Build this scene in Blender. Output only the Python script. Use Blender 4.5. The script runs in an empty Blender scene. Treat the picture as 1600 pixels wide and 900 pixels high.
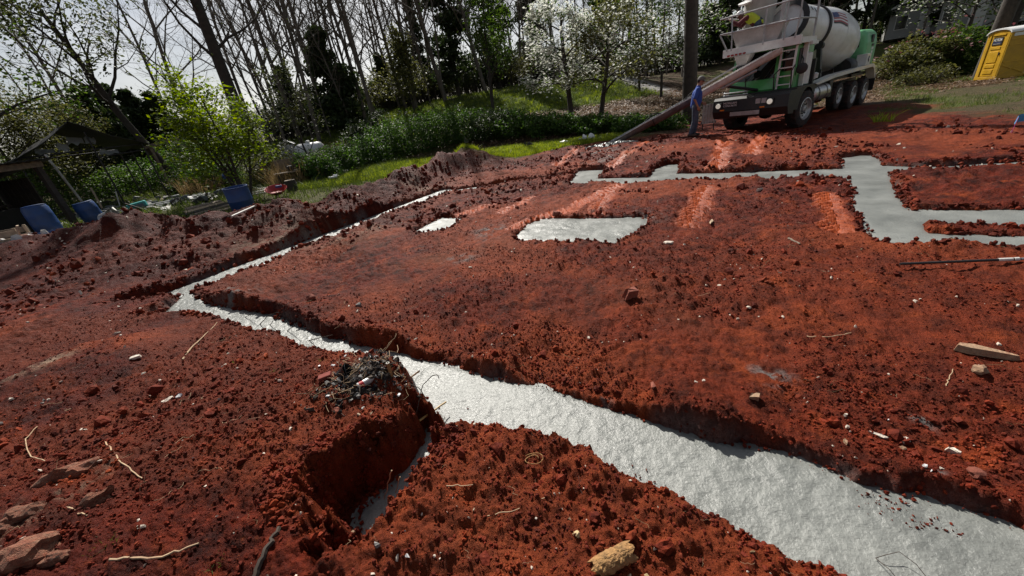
import bpy, bmesh, math, random
import numpy as np
from mathutils import Vector, Matrix, Euler
R = math.radians
PI = math.pi
SC = bpy.context.scene
COL = SC.collection

# ------------------------------------------------------------------ camera
CAMZ = 2.0            # eye height above the poured concrete (z = 0)
FPX = 585.0           # focal length for a 1600 px wide picture (ultra wide phone lens)
_p, _r = R(25.5), R(8.4)
_fw = np.array([0, math.cos(_p), -math.sin(_p)])
_ri = np.array([1.0, 0, 0]); _up = np.cross(_ri, _fw)
_cx = math.cos(_r) * _ri - math.sin(_r) * _up
_cy = math.sin(_r) * _ri + math.cos(_r) * _up
cam_d = bpy.data.cameras.new('camera'); cam = bpy.data.objects.new('camera', cam_d); COL.objects.link(cam)
cam_d.sensor_width = 36; cam_d.lens = FPX * 36 / 1600; cam_d.clip_start = 0.05; cam_d.clip_end = 3000
cam.matrix_world = Matrix(((_cx[0], _cy[0], -_fw[0], 0), (_cx[1], _cy[1], -_fw[1], 0), (_cx[2], _cy[2], -_fw[2], CAMZ), (0, 0, 0, 1)))
SC.camera = cam

# ------------------------------------------------------------------ sky, sun, exposure
SUN_EL, SUN_AZ = R(45), R(-13)        # azimuth from +Y, negative = left
w = bpy.data.worlds.new('World'); SC.world = w; w.use_nodes = True
nt = w.node_tree; nt.nodes.clear()
sky = nt.nodes.new('ShaderNodeTexSky'); sky.sky_type = 'NISHITA'; sky.sun_disc = False
sky.sun_elevation = SUN_EL; sky.sun_rotation = SUN_AZ; sky.dust_density = 2.0; sky.air_density = 1.0
tc = nt.nodes.new('ShaderNodeTexCoord')
mp = nt.nodes.new('ShaderNodeMapping'); mp.inputs['Scale'].default_value = (1, 1, 2.6)
cn = nt.nodes.new('ShaderNodeTexNoise'); cn.inputs['Scale'].default_value = 2.2; cn.inputs['Detail'].default_value = 7; cn.inputs['Roughness'].default_value = .58
cr = nt.nodes.new('ShaderNodeValToRGB'); cr.color_ramp.elements[0].position = .32; cr.color_ramp.elements[1].position = .62
cm = nt.nodes.new('ShaderNodeMix'); cm.data_type = 'RGBA'
hsv = nt.nodes.new('ShaderNodeHueSaturation'); hsv.inputs['Saturation'].default_value = .22; hsv.inputs['Value'].default_value = 1.4   # thin bright cloud over the whole dome
bg = nt.nodes.new('ShaderNodeBackground'); bg.inputs['Strength'].default_value = .05
wo = nt.nodes.new('ShaderNodeOutputWorld')
L = nt.links.new
L(tc.outputs['Generated'], mp.inputs['Vector']); L(mp.outputs['Vector'], cn.inputs['Vector']); L(cn.outputs['Fac'], cr.inputs['Fac'])
L(cr.outputs['Color'], cm.inputs[0]); L(sky.outputs['Color'], cm.inputs[6]); L(sky.outputs['Color'], hsv.inputs['Color']); L(hsv.outputs['Color'], cm.inputs[7]); L(cm.outputs[2], bg.inputs['Color']); L(bg.outputs['Background'], wo.inputs['Surface'])
sl = bpy.data.lights.new('sun', 'SUN'); sl.energy = 5.0; sl.angle = R(.53); sl.color = (1, .95, .87)
so = bpy.data.objects.new('sun', sl); COL.objects.link(so)
so.rotation_euler = Vector((-math.sin(SUN_AZ) * math.cos(SUN_EL), -math.cos(SUN_AZ) * math.cos(SUN_EL), -math.sin(SUN_EL))).to_track_quat('-Z', 'Y').to_euler()
so.location = (0, 0, 60)
SC.view_settings.view_transform = 'Standard'; SC.view_settings.look = 'None'
SC.view_settings.exposure = 0.5; SC.view_settings.gamma = 1.0
SC.render.engine = 'CYCLES'
SC.cycles.use_denoising = True
SC.cycles.max_bounces = 6; SC.cycles.diffuse_bounces = 3; SC.cycles.transparent_max_bounces = 8
SC.cycles.caustics_reflective = False; SC.cycles.caustics_refractive = False

# ------------------------------------------------------------------ picking points of the site
def ray(px, py):
    return _cx * (px - 800) / FPX - _cy * (py - 450) / FPX + _fw
def at(px, py, z=0.0):
    d = ray(px, py); t = (z - CAMZ) / d[2]
    return np.array([d[0] * t, d[1] * t, z])
def pos(px, py, D):
    d = ray(px, py); k = D / math.hypot(d[0], d[1])
    return d[0] * k, d[1] * k

# ------------------------------------------------------------------ numpy noise
def _hash(ix, iy, s):
    h = (ix.astype(np.int64) * 374761393 + iy.astype(np.int64) * 668265263 + s * 974711) & 0xffffffff
    h = ((h ^ (h >> 13)) * 1274126177) & 0xffffffff
    return ((h ^ (h >> 16)) & 0xffff).astype(np.float64) / 65535.0
def vn(x, y, s=0):
    x0 = np.floor(x); y0 = np.floor(y); fx = x - x0; fy = y - y0
    u = fx * fx * fx * (fx * (fx * 6 - 15) + 10); v = fy * fy * fy * (fy * (fy * 6 - 15) + 10)
    a = _hash(x0, y0, s); b = _hash(x0 + 1, y0, s); c = _hash(x0, y0 + 1, s); d = _hash(x0 + 1, y0 + 1, s)
    return (a + (b - a) * u + (c - a) * v + (a - b - c + d) * u * v) * 2 - 1
def fbm(x, y, f, n, s=0, g=.5):
    o = np.zeros_like(x); a = 1.0; ca, sa = math.cos(.6), math.sin(.6)
    for i in range(n):
        o += a * vn(x * f, y * f, s + i); a *= g; f *= 2.03
        x, y = x * ca - y * sa, x * sa + y * ca
    return o
def worley(x, y, f, s=0):
    X = x * f; Y = y * f; xi = np.floor(X); yi = np.floor(Y); best = np.full(X.shape, 9.0)
    for dx in (-1, 0, 1):
        for dy in (-1, 0, 1):
            cx = xi + dx; cy = yi + dy
            d = (cx + _hash(cx, cy, s) - X) ** 2 + (cy + _hash(cx, cy, s + 7) - Y) ** 2
            best = np.minimum(best, d)
    return np.sqrt(best)
def sst(a, b, x):
    t = np.clip((x - a) / (b - a), 0, 1); return t * t * (3 - 2 * t)
def sdf_poly(P, x, y):
    P = np.asarray(P, float)[:, :2]; out = np.full(x.shape, 1e3)
    x0, y0 = P.min(0) - 1.5; x1, y1 = P.max(0) + 1.5
    m = (x > x0) & (x < x1) & (y > y0) & (y < y1)
    X = x[m]; Y = y[m]
    if X.size == 0: return out
    d2 = np.full(X.shape, 1e6); ins = np.zeros(X.shape, bool); n = len(P)
    for i in range(n):
        ax, ay = P[i]; bx, by = P[(i + 1) % n]; ex, ey = bx - ax, by - ay
        t = np.clip(((X - ax) * ex + (Y - ay) * ey) / (ex * ex + ey * ey + 1e-12), 0, 1)
        d2 = np.minimum(d2, (X - ax - t * ex) ** 2 + (Y - ay - t * ey) ** 2)
        c = ((ay > Y) != (by > Y)) & (X < (bx - ax) * (Y - ay) / (by - ay + 1e-12) + ax)
        ins ^= c
    out[m] = np.where(ins, -np.sqrt(d2), np.sqrt(d2)); return out
def dist_line(P, x, y):
    d2 = np.full(x.shape, 1e6)
    for (ax, ay), (bx, by) in zip(P[:-1], P[1:]):
        ex, ey = bx - ax, by - ay
        t = np.clip(((x - ax) * ex + (y - ay) * ey) / (ex * ex + ey * ey), 0, 1)
        d2 = np.minimum(d2, (x - ax - t * ex) ** 2 + (y - ay - t * ey) ** 2)
    return np.sqrt(d2)

# ------------------------------------------------------------------ outlines of the pour, in plan
def poly(far, near=(), zf=0.0, zn=0.2):
    return [at(a, b, zf)[:2] for a, b in far] + [at(a, b, zn)[:2] for a, b in near]
NEAR = poly([(300, 450), (303, 462), (330, 476), (372, 483), (420, 491), (470, 510), (520, 527), (560, 537), (620, 549), (680, 567), (740, 582), (800, 598), (850, 607), (900, 621), (960, 641), (1030, 662), (1100, 682), (1150, 693), (1200, 703), (1270, 727), (1340, 753), (1400, 772), (1470, 789), (1540, 807), (1600, 827), (1750, 880)],
            [(1650, 1020), (1350, 893), (1290, 868), (1230, 845), (1180, 822), (1130, 795), (1080, 775), (1030, 755), (985, 742), (960, 720), (930, 690), (880, 675), (830, 668), (780, 667), (730, 673), (695, 690), (686, 715), (690, 640), (650, 592), (600, 562), (540, 556), (500, 546), (465, 535), (440, 522), (400, 512), (370, 503), (330, 492), (290, 487), (222, 485)], 0, .2)
PITC = poly([], [(705, 652), (690, 705), (660, 738), (600, 786), (565, 814), (552, 812)], 0, .1) + poly([(566, 798), (606, 762), (640, 722), (664, 672)])
PITT = poly([], [(690, 645), (655, 628), (612, 652), (575, 660), (540, 682), (500, 694), (470, 725), (436, 744), (424, 772), (432, 800), (470, 818), (520, 834), (560, 822), (596, 796), (660, 742), (700, 690)], 0, .36)
_a = at(303, 455)[:2]; _b = at(690, 297, .12)[:2]; _d = (_b - _a) / np.linalg.norm(_b - _a); _n = np.array([-_d[1], _d[0]])
LEFT = [_a - _d * .4, _b + _d * .6, _b + _d * .6 + _n * .5, _a - _d * .9 + _n * .55]
_c = _b + _d * .3; _e = at(905, 272)[:2]; _f = (_e - _c) / np.linalg.norm(_e - _c); _g = np.array([-_f[1], _f[0]])
BACK = [_c - _g * .12, _e - _g * .12, _e + _g * .2, _c + _g * .2]
NETA = poly([(888, 287), (905, 267), (945, 265), (942, 273), (932, 279), (1014, 277), (1022, 265), (1040, 257), (1062, 256), (1060, 271), (1150, 270), (1220, 267), (1340, 262), (1385, 259), (1440, 261), (1480, 259), (1545, 255), (1640, 250)],
            [(1640, 262), (1545, 264), (1440, 266), (1390, 268), (1330, 276), (1220, 278), (1170, 280), (1130, 283), (1090, 281), (1050, 284), (970, 288), (940, 286), (915, 289)], 0, .03)
NETB = poly([(1313, 247), (1345, 243), (1362, 243), (1374, 250), (1388, 268), (1395, 287), (1406, 310), (1420, 330), (1442, 346), (1448, 360)],
            [(1455, 383), (1395, 383), (1375, 377), (1358, 370), (1359, 355), (1350, 340), (1335, 325), (1333, 310), (1335, 295), (1327, 283)], 0, .03)
ARM1 = poly([(1400, 328), (1450, 328), (1600, 327), (1800, 322)], [(1800, 352), (1600, 352), (1520, 348), (1400, 346)], 0, .03)
ARM2 = poly([(1400, 364), (1450, 364), (1520, 367), (1600, 370), (1800, 374)], [(1800, 412), (1600, 396), (1560, 390), (1500, 381), (1400, 383)], 0, .03)
PAD1 = poly([(806, 372), (818, 361), (830, 352), (850, 345), (920, 343), (1000, 342), (1008, 347), (1002, 358), (988, 369)], [(955, 381), (925, 378), (905, 376), (890, 380), (850, 377), (820, 376)], 0, .02)
PAD2 = poly([(645, 364), (690, 342), (722, 342), (715, 348)], [(690, 364), (670, 367)], 0, .02)
SPLASH = poly([(925, 229), (940, 226), (955, 228), (985, 219), (995, 219), (975, 228), (955, 234), (935, 234)], (), .24)
POLYS = [NEAR, PITC, LEFT, BACK, NETA, NETB, ARM1, ARM2, PAD1, PAD2]

# ------------------------------------------------------------------ ground levels
CTRL = np.array([(0, .3, .33), (1, .4, .27), (-.4, 1.15, .34), (-1.4, .9, .4), (-2.4, 1, .52), (-2.0, 1.9, .42), (-2.6, 2.8, .34), (-4.2, 3.2, .4), (-1.0, 2.15, .36), (-.75, 2.3, .37), (-1.9, 3.1, .26), (-3.4, 4.2, .24), (-4.8, 4.6, .2), (-6.5, 4.6, .3), (.6, 1.1, .24),
                 (1.9, 1.5, .035), (0.3, 2.4, .03), (-.6, 3, .03), (3, 2.8, .05), (-1.6, 4.0, .03), (-3, 5, .03), (-3.6, 6.8, .05), (0, 6, .05), (3, 6, .05), (5, 4, .05), (8, 8, .07), (2, 8.6, .05), (0, 12, .1), (6, 13, .24), (7, 13.5, .28), (10, 14.5, .08), (12, 13, .08), (13, 16, .08), (16, 17, .08), (12, 10, .1), (20, 12, .04), (28, 21, -.02), (30, 16, 0),
                 (-7.2, 7.2, .22), (-9.5, 8, .3), (-12, 7, .35), (-8, 12.5, .3), (-9, 15, .3), (-14, 12, .3), (-17, 20, .2), (-24, 16, .2), (-3.4, 14, .2), (4, 16, .24), (0, 18, .25), (-6, 18, .28), (-6, 5.9, .2), (-2.6, 12.5, .08), (-4.6, 5.9, .05), (-5.6, 6.4, .12), (-4.4, 9, .1)])
_la = at(303, 455)[:2]; _lb = at(690, 297, .05)[:2]; _ld = (_lb - _la) / np.linalg.norm(_lb - _la); _ln = np.array([-_ld[1], _ld[0]])
CTRL = np.vstack([CTRL] + [[(*(_la + _ld * t_ - _ln * .32), .03), (*(_la + _ld * t_ - _ln * .9), .035), (*(_la + _ld * t_ + _ln * .85), .09)] for t_ in np.arange(1.0, 8.2, .9)])   # low bank beside the left trench
CREST = [tuple(at(*q)[:2]) for q in [(-250, 430, .6), (0, 388, .68), (110, 362, .7), (200, 347, .72), (320, 338, .72), (430, 312, .8), (500, 298, .8), (560, 283, .72), (640, 262, .66), (690, 240, .78), (730, 243, .5)]]
HILLFOOT = [(-70, 30), (-30, 26), (-14, 23), (-7, 20.5), (0, 19.6), (6, 18.6), (10, 19.0), (14, 21.5), (20, 24.5), (26, 25.5), (32, 26), (46, 22), (80, 5)]
TRACKS = [([(1078, 340), (1102, 290)], .42), ([(1120, 266), (1130, 222)], .42), ([(797, 352), (880, 326), (925, 306), (962, 288)], .34), ([(925, 336), (953, 292)], .36), ([(1312, 352), (1295, 300)], .36), ([(715, 332), (764, 314)], .3), ([(783, 328), (826, 305)], .34),
          ([(1175, 240), (1195, 205)], .4), ([(950, 262), (1010, 228)], .4), ([(870, 258), (905, 236)], .34)]
TRK = [([tuple(at(a, b, .1)[:2]) for a, b in p], wd) for p, wd in TRACKS]

def hill(x, y):
    d = dist_line(HILLFOOT, x, y)
    P = np.array(HILLFOOT); yl = np.interp(x, P[:, 0], P[:, 1]); up = y > yl
    d = np.where(up, d, 0)
    A = np.interp(x, [-60, -20, -8, 3, 12, 18, 26, 40], [.45, .5, .82, .88, .88, .7, .8, .7])
    return A * (.95 * sst(0, 4.2, d) + 2.9 * sst(3, 20, d) + .045 * np.clip(d - 16, 0, 140)) , d

def height(x, y, fine=True, zones=False):
    x = np.asarray(x, float); y = np.asarray(y, float)
    num = np.zeros_like(x); den = np.zeros_like(x)
    for cx, cy, cz in CTRL:
        wgt = 1 / ((x - cx) ** 2 + (y - cy) ** 2 + .05) ** 1.7; num += wgt * cz; den += wgt
    z = num / den
    hz, hd = hill(x, y)
    rr = np.hypot(x, y)
    # spoil berm along the left
    wob = fbm(x, y, .7, 3, 31)
    bd = dist_line(CREST, x, y) + .35 * wob
    berm = np.exp(-(bd / np.interp(x, [-5, -2.5], [1.1, .8])) ** 2) * (.5 + .24 * fbm(x, y, 1.1, 3, 5))
    z = z + berm + hz
    veg = sst(.2, 1.0, hd + .35 * wob) 
    P = np.array(CREST); left = sst(.5, 1.3, np.where((x < -1.5) & (y > np.interp(x, P[:, 0], P[:, 1])), bd, 0))
    gx = sst(15.2, 16.4, y + .4 * wob - .07 * x) * (x < 9) * (x > -9)
    ra, rb2 = at(1362, 172, .08), at(1600, 186, .05)
    rn = np.array([-(rb2 - ra)[1], (rb2 - ra)[0]]); rn = rn / np.linalg.norm(rn) * (1 if rn[0] > 0 else -1)
    rightg = sst(-.6, 1.6, (x - ra[0]) * rn[0] + (y - ra[1]) * rn[1] + 1.3 * wob)
    clay = 1 - np.clip(np.maximum(np.maximum(veg, left), np.maximum(gx, rightg)), 0, 1)
    track = np.zeros_like(x); tread = np.zeros_like(x)
    for p, wd in TRK:
        d = dist_line(p, x, y); m = d < wd
        if not m.any(): continue
        k = (1 - sst(wd * .36, wd * .66, d + .07 * fbm(x, y, 3.0, 2, 33))) * sst(-1.3, -.6, fbm(x, y, 1.3, 3, 34)); track = np.maximum(track, k)
        (ax, ay), (bx, by) = p[0], p[-1]; l = math.hypot(bx - ax, by - ay); ux, uy = (bx - ax) / l, (by - ay) / l
        s_ = (x - ax) * ux + (y - ay) * uy; o_ = -(x - ax) * uy + (y - ay) * ux
        side = np.where(o_ > 0, 0, .075)
        ph = (s_ + np.abs(o_) * .7 + side) / .15
        bar = sst(.28, .42, np.abs(ph - np.floor(ph) - .5) * 2 * .75)
        tread = np.where(k > .25, np.maximum(tread, bar * k), tread)
    wig = .035 * fbm(x, y, 2.2, 2, 91) + .022 * fbm(x, y, 9, 2, 92) + .012 * fbm(x, y, 30, 2, 93)
    sd = np.full(x.shape, 1e3)
    for q in POLYS: sd = np.minimum(sd, sdf_poly(q, x, y))
    mc = at(572, 590, .36)
    z = z + .075 * np.exp(-((x - mc[0]) ** 2 + (y - mc[1]) ** 2) / .06)
    if fine:
        am = .35 + .65 * clay
        rough = .8 + .4 * vn(x * .55, y * .55, 77)                   # some stretches raked smooth, some churned
        flat = 1 - .82 * track
        z = z + am * (.055 * fbm(x, y, .45, 2, 11) * (.3 + .7 * sst(0, 1.2, sd)) + flat * rough * (.05 * fbm(x, y, 1.6, 3, 13)))
        am = am * (.35 + .65 * sst(0, .7, sd)); near = (1 + 1.6 * berm) * sst(40, 12, rr) * clay * flat * (.4 + .6 * sst(0, .5, sd))
        w1 = worley(x + .06 * vn(x * 5, y * 5, 3), y + .06 * vn(x * 5, y * 5, 4), 3.2, 21)
        z = z + near * rough * (.06 * (.5 - w1)) 
        w2 = worley(x, y, 10, 22)
        n2 = sst(30, 11, rr) * clay * flat
        z = z + n2 * rough * (.042 * (.5 - w2) * (1 + vn(x * 1.3, y * 1.3, 40)) + .012 * fbm(x, y, 14, 2, 51))
        z = z + sst(22, 9, rr) * clay * flat * rough * .022 * (.5 - worley(x + .02 * vn(x * 13, y * 13, 5), y, 19, 24))
        n3 = sst(8, 3.5, rr) * clay
        z = z + n3 * (.014 * (.5 - worley(x, y, 32, 23)) + .006 * fbm(x, y, 45, 2, 61))
        z = z + track * (-.055 + .07 * tread + .012 * vn(x * 9, y * 9, 8))
    # carve the trenches
    e = sst(-.035, .065, sd + wig)
    lip = .014 * np.exp(-((sd - .14) / .09) ** 2) * (1 + fbm(x, y, 3, 2, 44)) * (rr < 30)
    z = -.10 + (z + lip + .10) * e
    sp = sdf_poly(PITT, x, y) + 2.6 * wig + .03 * fbm(x, y, 4, 3, 72)
    pit = np.clip(-sp / .2, 0, 1) ** .8
    pit = np.where(sp < 0, pit, 0)
    z = np.where(sd + wig > 0, z * (1 - pit) + (-.03 + .05 * fbm(x, y, 5, 3, 71) * (1 - pit)) * pit + .16 * pit * (1 - pit) * fbm(x, y, 9, 4, 73), z)
    if not zones: return z
    height.track = track; height.moist = np.clip(np.exp(-(bd / 2.0) ** 2) + .6 * sst(-.3, -1.6, x) * sst(5.6, 4.6, y + .55 * x + 1.2) * sst(-.5, .5, fbm(x, y, .9, 3, 66)), 0, 1) * clay  # berm shade as a colour mask, plus damp dug spoil at left front
    pale = np.exp(-(dist_line([tuple(at(395, 345, .6)[:2]), tuple(at(520, 318, .7)[:2])], x, y) / .75) ** 2) * .9
    pale = np.maximum(pale, np.exp(-(np.hypot(x - at(650, 275, .5)[0], y - at(650, 275, .5)[1]) / .7) ** 2) * .8)
    pale = np.maximum(pale, .8 * np.exp(-(dist_line([tuple(at(20, 575, .38)[:2]), tuple(at(80, 560, .38)[:2])], x, y) / .16) ** 2))
    pale = np.maximum(pale, .75 * np.exp(-(dist_line([tuple(at(-30, 870, .5)[:2]), tuple(at(60, 800, .5)[:2]), tuple(at(150, 735, .5)[:2])], x, y) / .13) ** 2))
    pale = pale * sst(-.15, .45, fbm(x, y, 3.5, 4, 15) + .7 * fbm(x, y, 22, 3, 16))
    comp = np.clip(track * (.85 + .4 * fbm(x, y, 4, 3, 18)) + sst(.0, .6, fbm(x, y, .5, 3, 17)) * .6 + .35 * np.exp(-((x - 2.6) ** 2 / 6 + (y - 3.2) ** 2 / 4)), 0, 1)
    grey = np.zeros_like(x)
    for px, py, zz, rad in [(880, 606, .05, .07), (940, 628, .05, .06), (1030, 655, .04, .04), (365, 470, .08, .3), (1205, 578, .1, .13), (720, 397, .1, .2), (770, 357, .1, .3), (942, 250, .15, .5), (940, 238, .2, .6), (1000, 336, .1, .3), (1470, 735, .1, .02), (1450, 640, .1, .05)]:
        c = at(px, py, zz); grey = np.maximum(grey, np.exp(-(np.hypot(x - c[0], y - c[1]) / rad) ** 2))
    grey = np.maximum(grey * sst(-.1, .5, fbm(x, y, 9, 4, 19) + .35 * fbm(x, y, 40, 2, 20)), sst(.06, .01, np.abs(sd + wig)) * .5 * sst(.1, .6, fbm(x, y, 1.7, 2, 29)))
    dirt_road = np.exp(-(dist_line([(15, 17), (18.5, 20), (22, 24), (25, 30), (24, 40)], x, y) / 1.5) ** 2)
    c0 = at(1040, 104, 4.0)
    gravel = np.exp(-(dist_line([pos(1075, 100, 33), pos(1020, 100, 35), pos(960, 100, 42)], x, y) / 1.5) ** 4)
    lawn = sst(7, 9, hd) * sst(21, 15, hd + 2 * wob) * (x < 14)
    gstrip = gx * sst(1.2, -.3, hd) * sst(-9, -7, x) * sst(7.5, 4.5, x)
    rlawn = rightg * (.12 + .7 * sst(-.7, .3, fbm(x, y, .35, 3, 88)))
    grass = np.clip(np.maximum(np.maximum(lawn, gstrip), np.maximum(rlawn * .8, left * .3)), 0, 1) * (1 - gravel)
    soft = sst(0, 1, np.hypot(x + 1.8, y - 9) / 12)
    return z, clay, grass * (1 - dirt_road), pale, comp, grey, np.maximum(dirt_road * .9, 0), gravel, sd, hd
def hz(x, y):
    return float(height(np.array([x]), np.array([y]), fine=False)[0])
def hzf(x, y):
    return float(height(np.array([x]), np.array([y]))[0])
def onp(px, py, it=4):
    """point where the line of sight meets the built ground"""
    z = .2
    for _ in range(it + 2):
        q = at(px, py, z); z = .4 * z + .6 * hz(q[0], q[1])
    return np.array([q[0], q[1], hzf(q[0], q[1])])

# ------------------------------------------------------------------ materials
MATS = {}
def nodes_of(name):
    m = bpy.data.materials.new(name); m.use_nodes = True; MATS[name] = m
    return m, m.node_tree, m.node_tree.nodes['Principled BSDF']
def N(t, typ, **kw):
    n = t.nodes.new(typ)
    for k, v in kw.items(): n.inputs[k.replace('_', ' ')].default_value = v
    return n
def mixc(t, fac, a, b, mode='MIX'):
    n = t.nodes.new('ShaderNodeMix'); n.data_type = 'RGBA'; n.blend_type = mode
    for s, v in ((0, fac), (6, a), (7, b)):
        if isinstance(v, bpy.types.NodeSocket): t.links.new(v, n.inputs[s])
        elif s == 0: n.inputs[0].default_value = v
        else: n.inputs[s].default_value = (*v, 1)
    return n.outputs[2]
def ramp(t, src, a, b):
    n = t.nodes.new('ShaderNodeMapRange'); n.inputs[1].default_value = a; n.inputs[2].default_value = b
    t.links.new(src, n.inputs[0]); return n.outputs[0]
def mul(t, a, b, op='MULTIPLY'):
    n = t.nodes.new('ShaderNodeMath'); n.operation = op
    for i, v in enumerate((a, b)):
        if isinstance(v, bpy.types.NodeSocket): t.links.new(v, n.inputs[i])
        else: n.inputs[i].default_value = v
    return n.outputs[0]
def simple(name, col, rough=.6, metal=0, var=.25, scale=6.0, bump=0.0, bscale=40, dirt=None, dirt_amt=.0, spec=None, coat=0):
    """a base colour with grain, stains and fine relief"""
    m, t, p = nodes_of(name)
    tc = t.nodes.new('ShaderNodeTexCoord')
    n1 = N(t, 'ShaderNodeTexNoise', Scale=scale, Detail=6.0, Roughness=.65); t.links.new(tc.outputs['Object'], n1.inputs['Vector'])
    c = mixc(t, ramp(t, n1.outputs['Fac'], .3, .7), tuple(v * (1 - var) for v in col), tuple(min(1, v * (1 + var)) for v in col))
    if dirt is not None:
        n2 = N(t, 'ShaderNodeTexNoise', Scale=scale * .6, Detail=8.0, Roughness=.7); t.links.new(tc.outputs['Object'], n2.inputs['Vector'])
        c = mixc(t, mul(t, ramp(t, n2.outputs['Fac'], .45, .7), dirt_amt), c, dirt)
    t.links.new(c, p.inputs['Base Color'])
    r = mul(t, ramp(t, n1.outputs['Fac'], 0, 1), .3); r = mul(t, r, rough - .15, 'ADD'); t.links.new(r, p.inputs['Roughness'])
    p.inputs['Metallic'].default_value = metal
    if spec is not None: p.inputs['Specular IOR Level'].default_value = spec
    if coat: p.inputs['Coat Weight'].default_value = coat
    if bump:
        n3 = N(t, 'ShaderNodeTexNoise', Scale=bscale, Detail=4.0); t.links.new(tc.outputs['Object'], n3.inputs['Vector'])
        b = N(t, 'ShaderNodeBump', Strength=bump, Distance=.02); t.links.new(n3.outputs['Fac'], b.inputs['Height']); t.links.new(b.outputs['Normal'], p.inputs['Normal'])
    return m
def leafmat(name, c1, c2, trans=.45, rough=.55):
    m, t, p = nodes_of(name)
    g = t.nodes.new('ShaderNodeNewGeometry')
    col = mixc(t, g.outputs['Random Per Island'], c1, c2)
    t.links.new(col, p.inputs['Base Color']); p.inputs['Roughness'].default_value = rough
    p.inputs['Specular IOR Level'].default_value = .3
    tr = t.nodes.new('ShaderNodeBsdfTranslucent')
    hs = N(t, 'ShaderNodeHueSaturation', Saturation=1.15, Value=1.5); t.links.new(col, hs.inputs['Color']); t.links.new(hs.outputs[0], tr.inputs['Color'])
    mx = t.nodes.new('ShaderNodeMixShader'); mx.inputs[0].default_value = trans
    t.links.new(p.outputs[0], mx.inputs[1]); t.links.new(tr.outputs[0], mx.inputs[2])
    t.links.new(mx.outputs[0], t.nodes['Material Output'].inputs['Surface'])
    return m

def clay_color(t, vec, comp=None):
    n0 = N(t, 'ShaderNodeTexNoise', Scale=.8, Detail=5.0, Roughness=.6); n1 = N(t, 'ShaderNodeTexNoise', Scale=5.0, Detail=7.0, Roughness=.7); n2 = N(t, 'ShaderNodeTexNoise', Scale=38.0, Detail=5.0, Roughness=.75); n4 = N(t, 'ShaderNodeTexNoise', Scale=2.1, Detail=6.0, Roughness=.7)
    for n in (n0, n1, n2, n4): t.links.new(vec, n.inputs['Vector'])
    c = mixc(t, ramp(t, n1.outputs['Fac'], .36, .64), (.036, .0050, .0028), (.19, .0235, .0080))
    c = mixc(t, ramp(t, n4.outputs['Fac'], .52, .72), c, (.34, .060, .0135))          # iron orange
    c = mixc(t, mul(t, ramp(t, n0.outputs['Fac'], .5, .72), .55), c, (.085, .0125, .0085))
    c = mixc(t, mul(t, ramp(t, n2.outputs['Fac'], .56, .72), .55), c, (.42, .10, .034))
    c = mixc(t, mul(t, ramp(t, n2.outputs['Fac'], .45, .25), .6), c, (.045, .010, .007))
    return c, n1, n2
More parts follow.
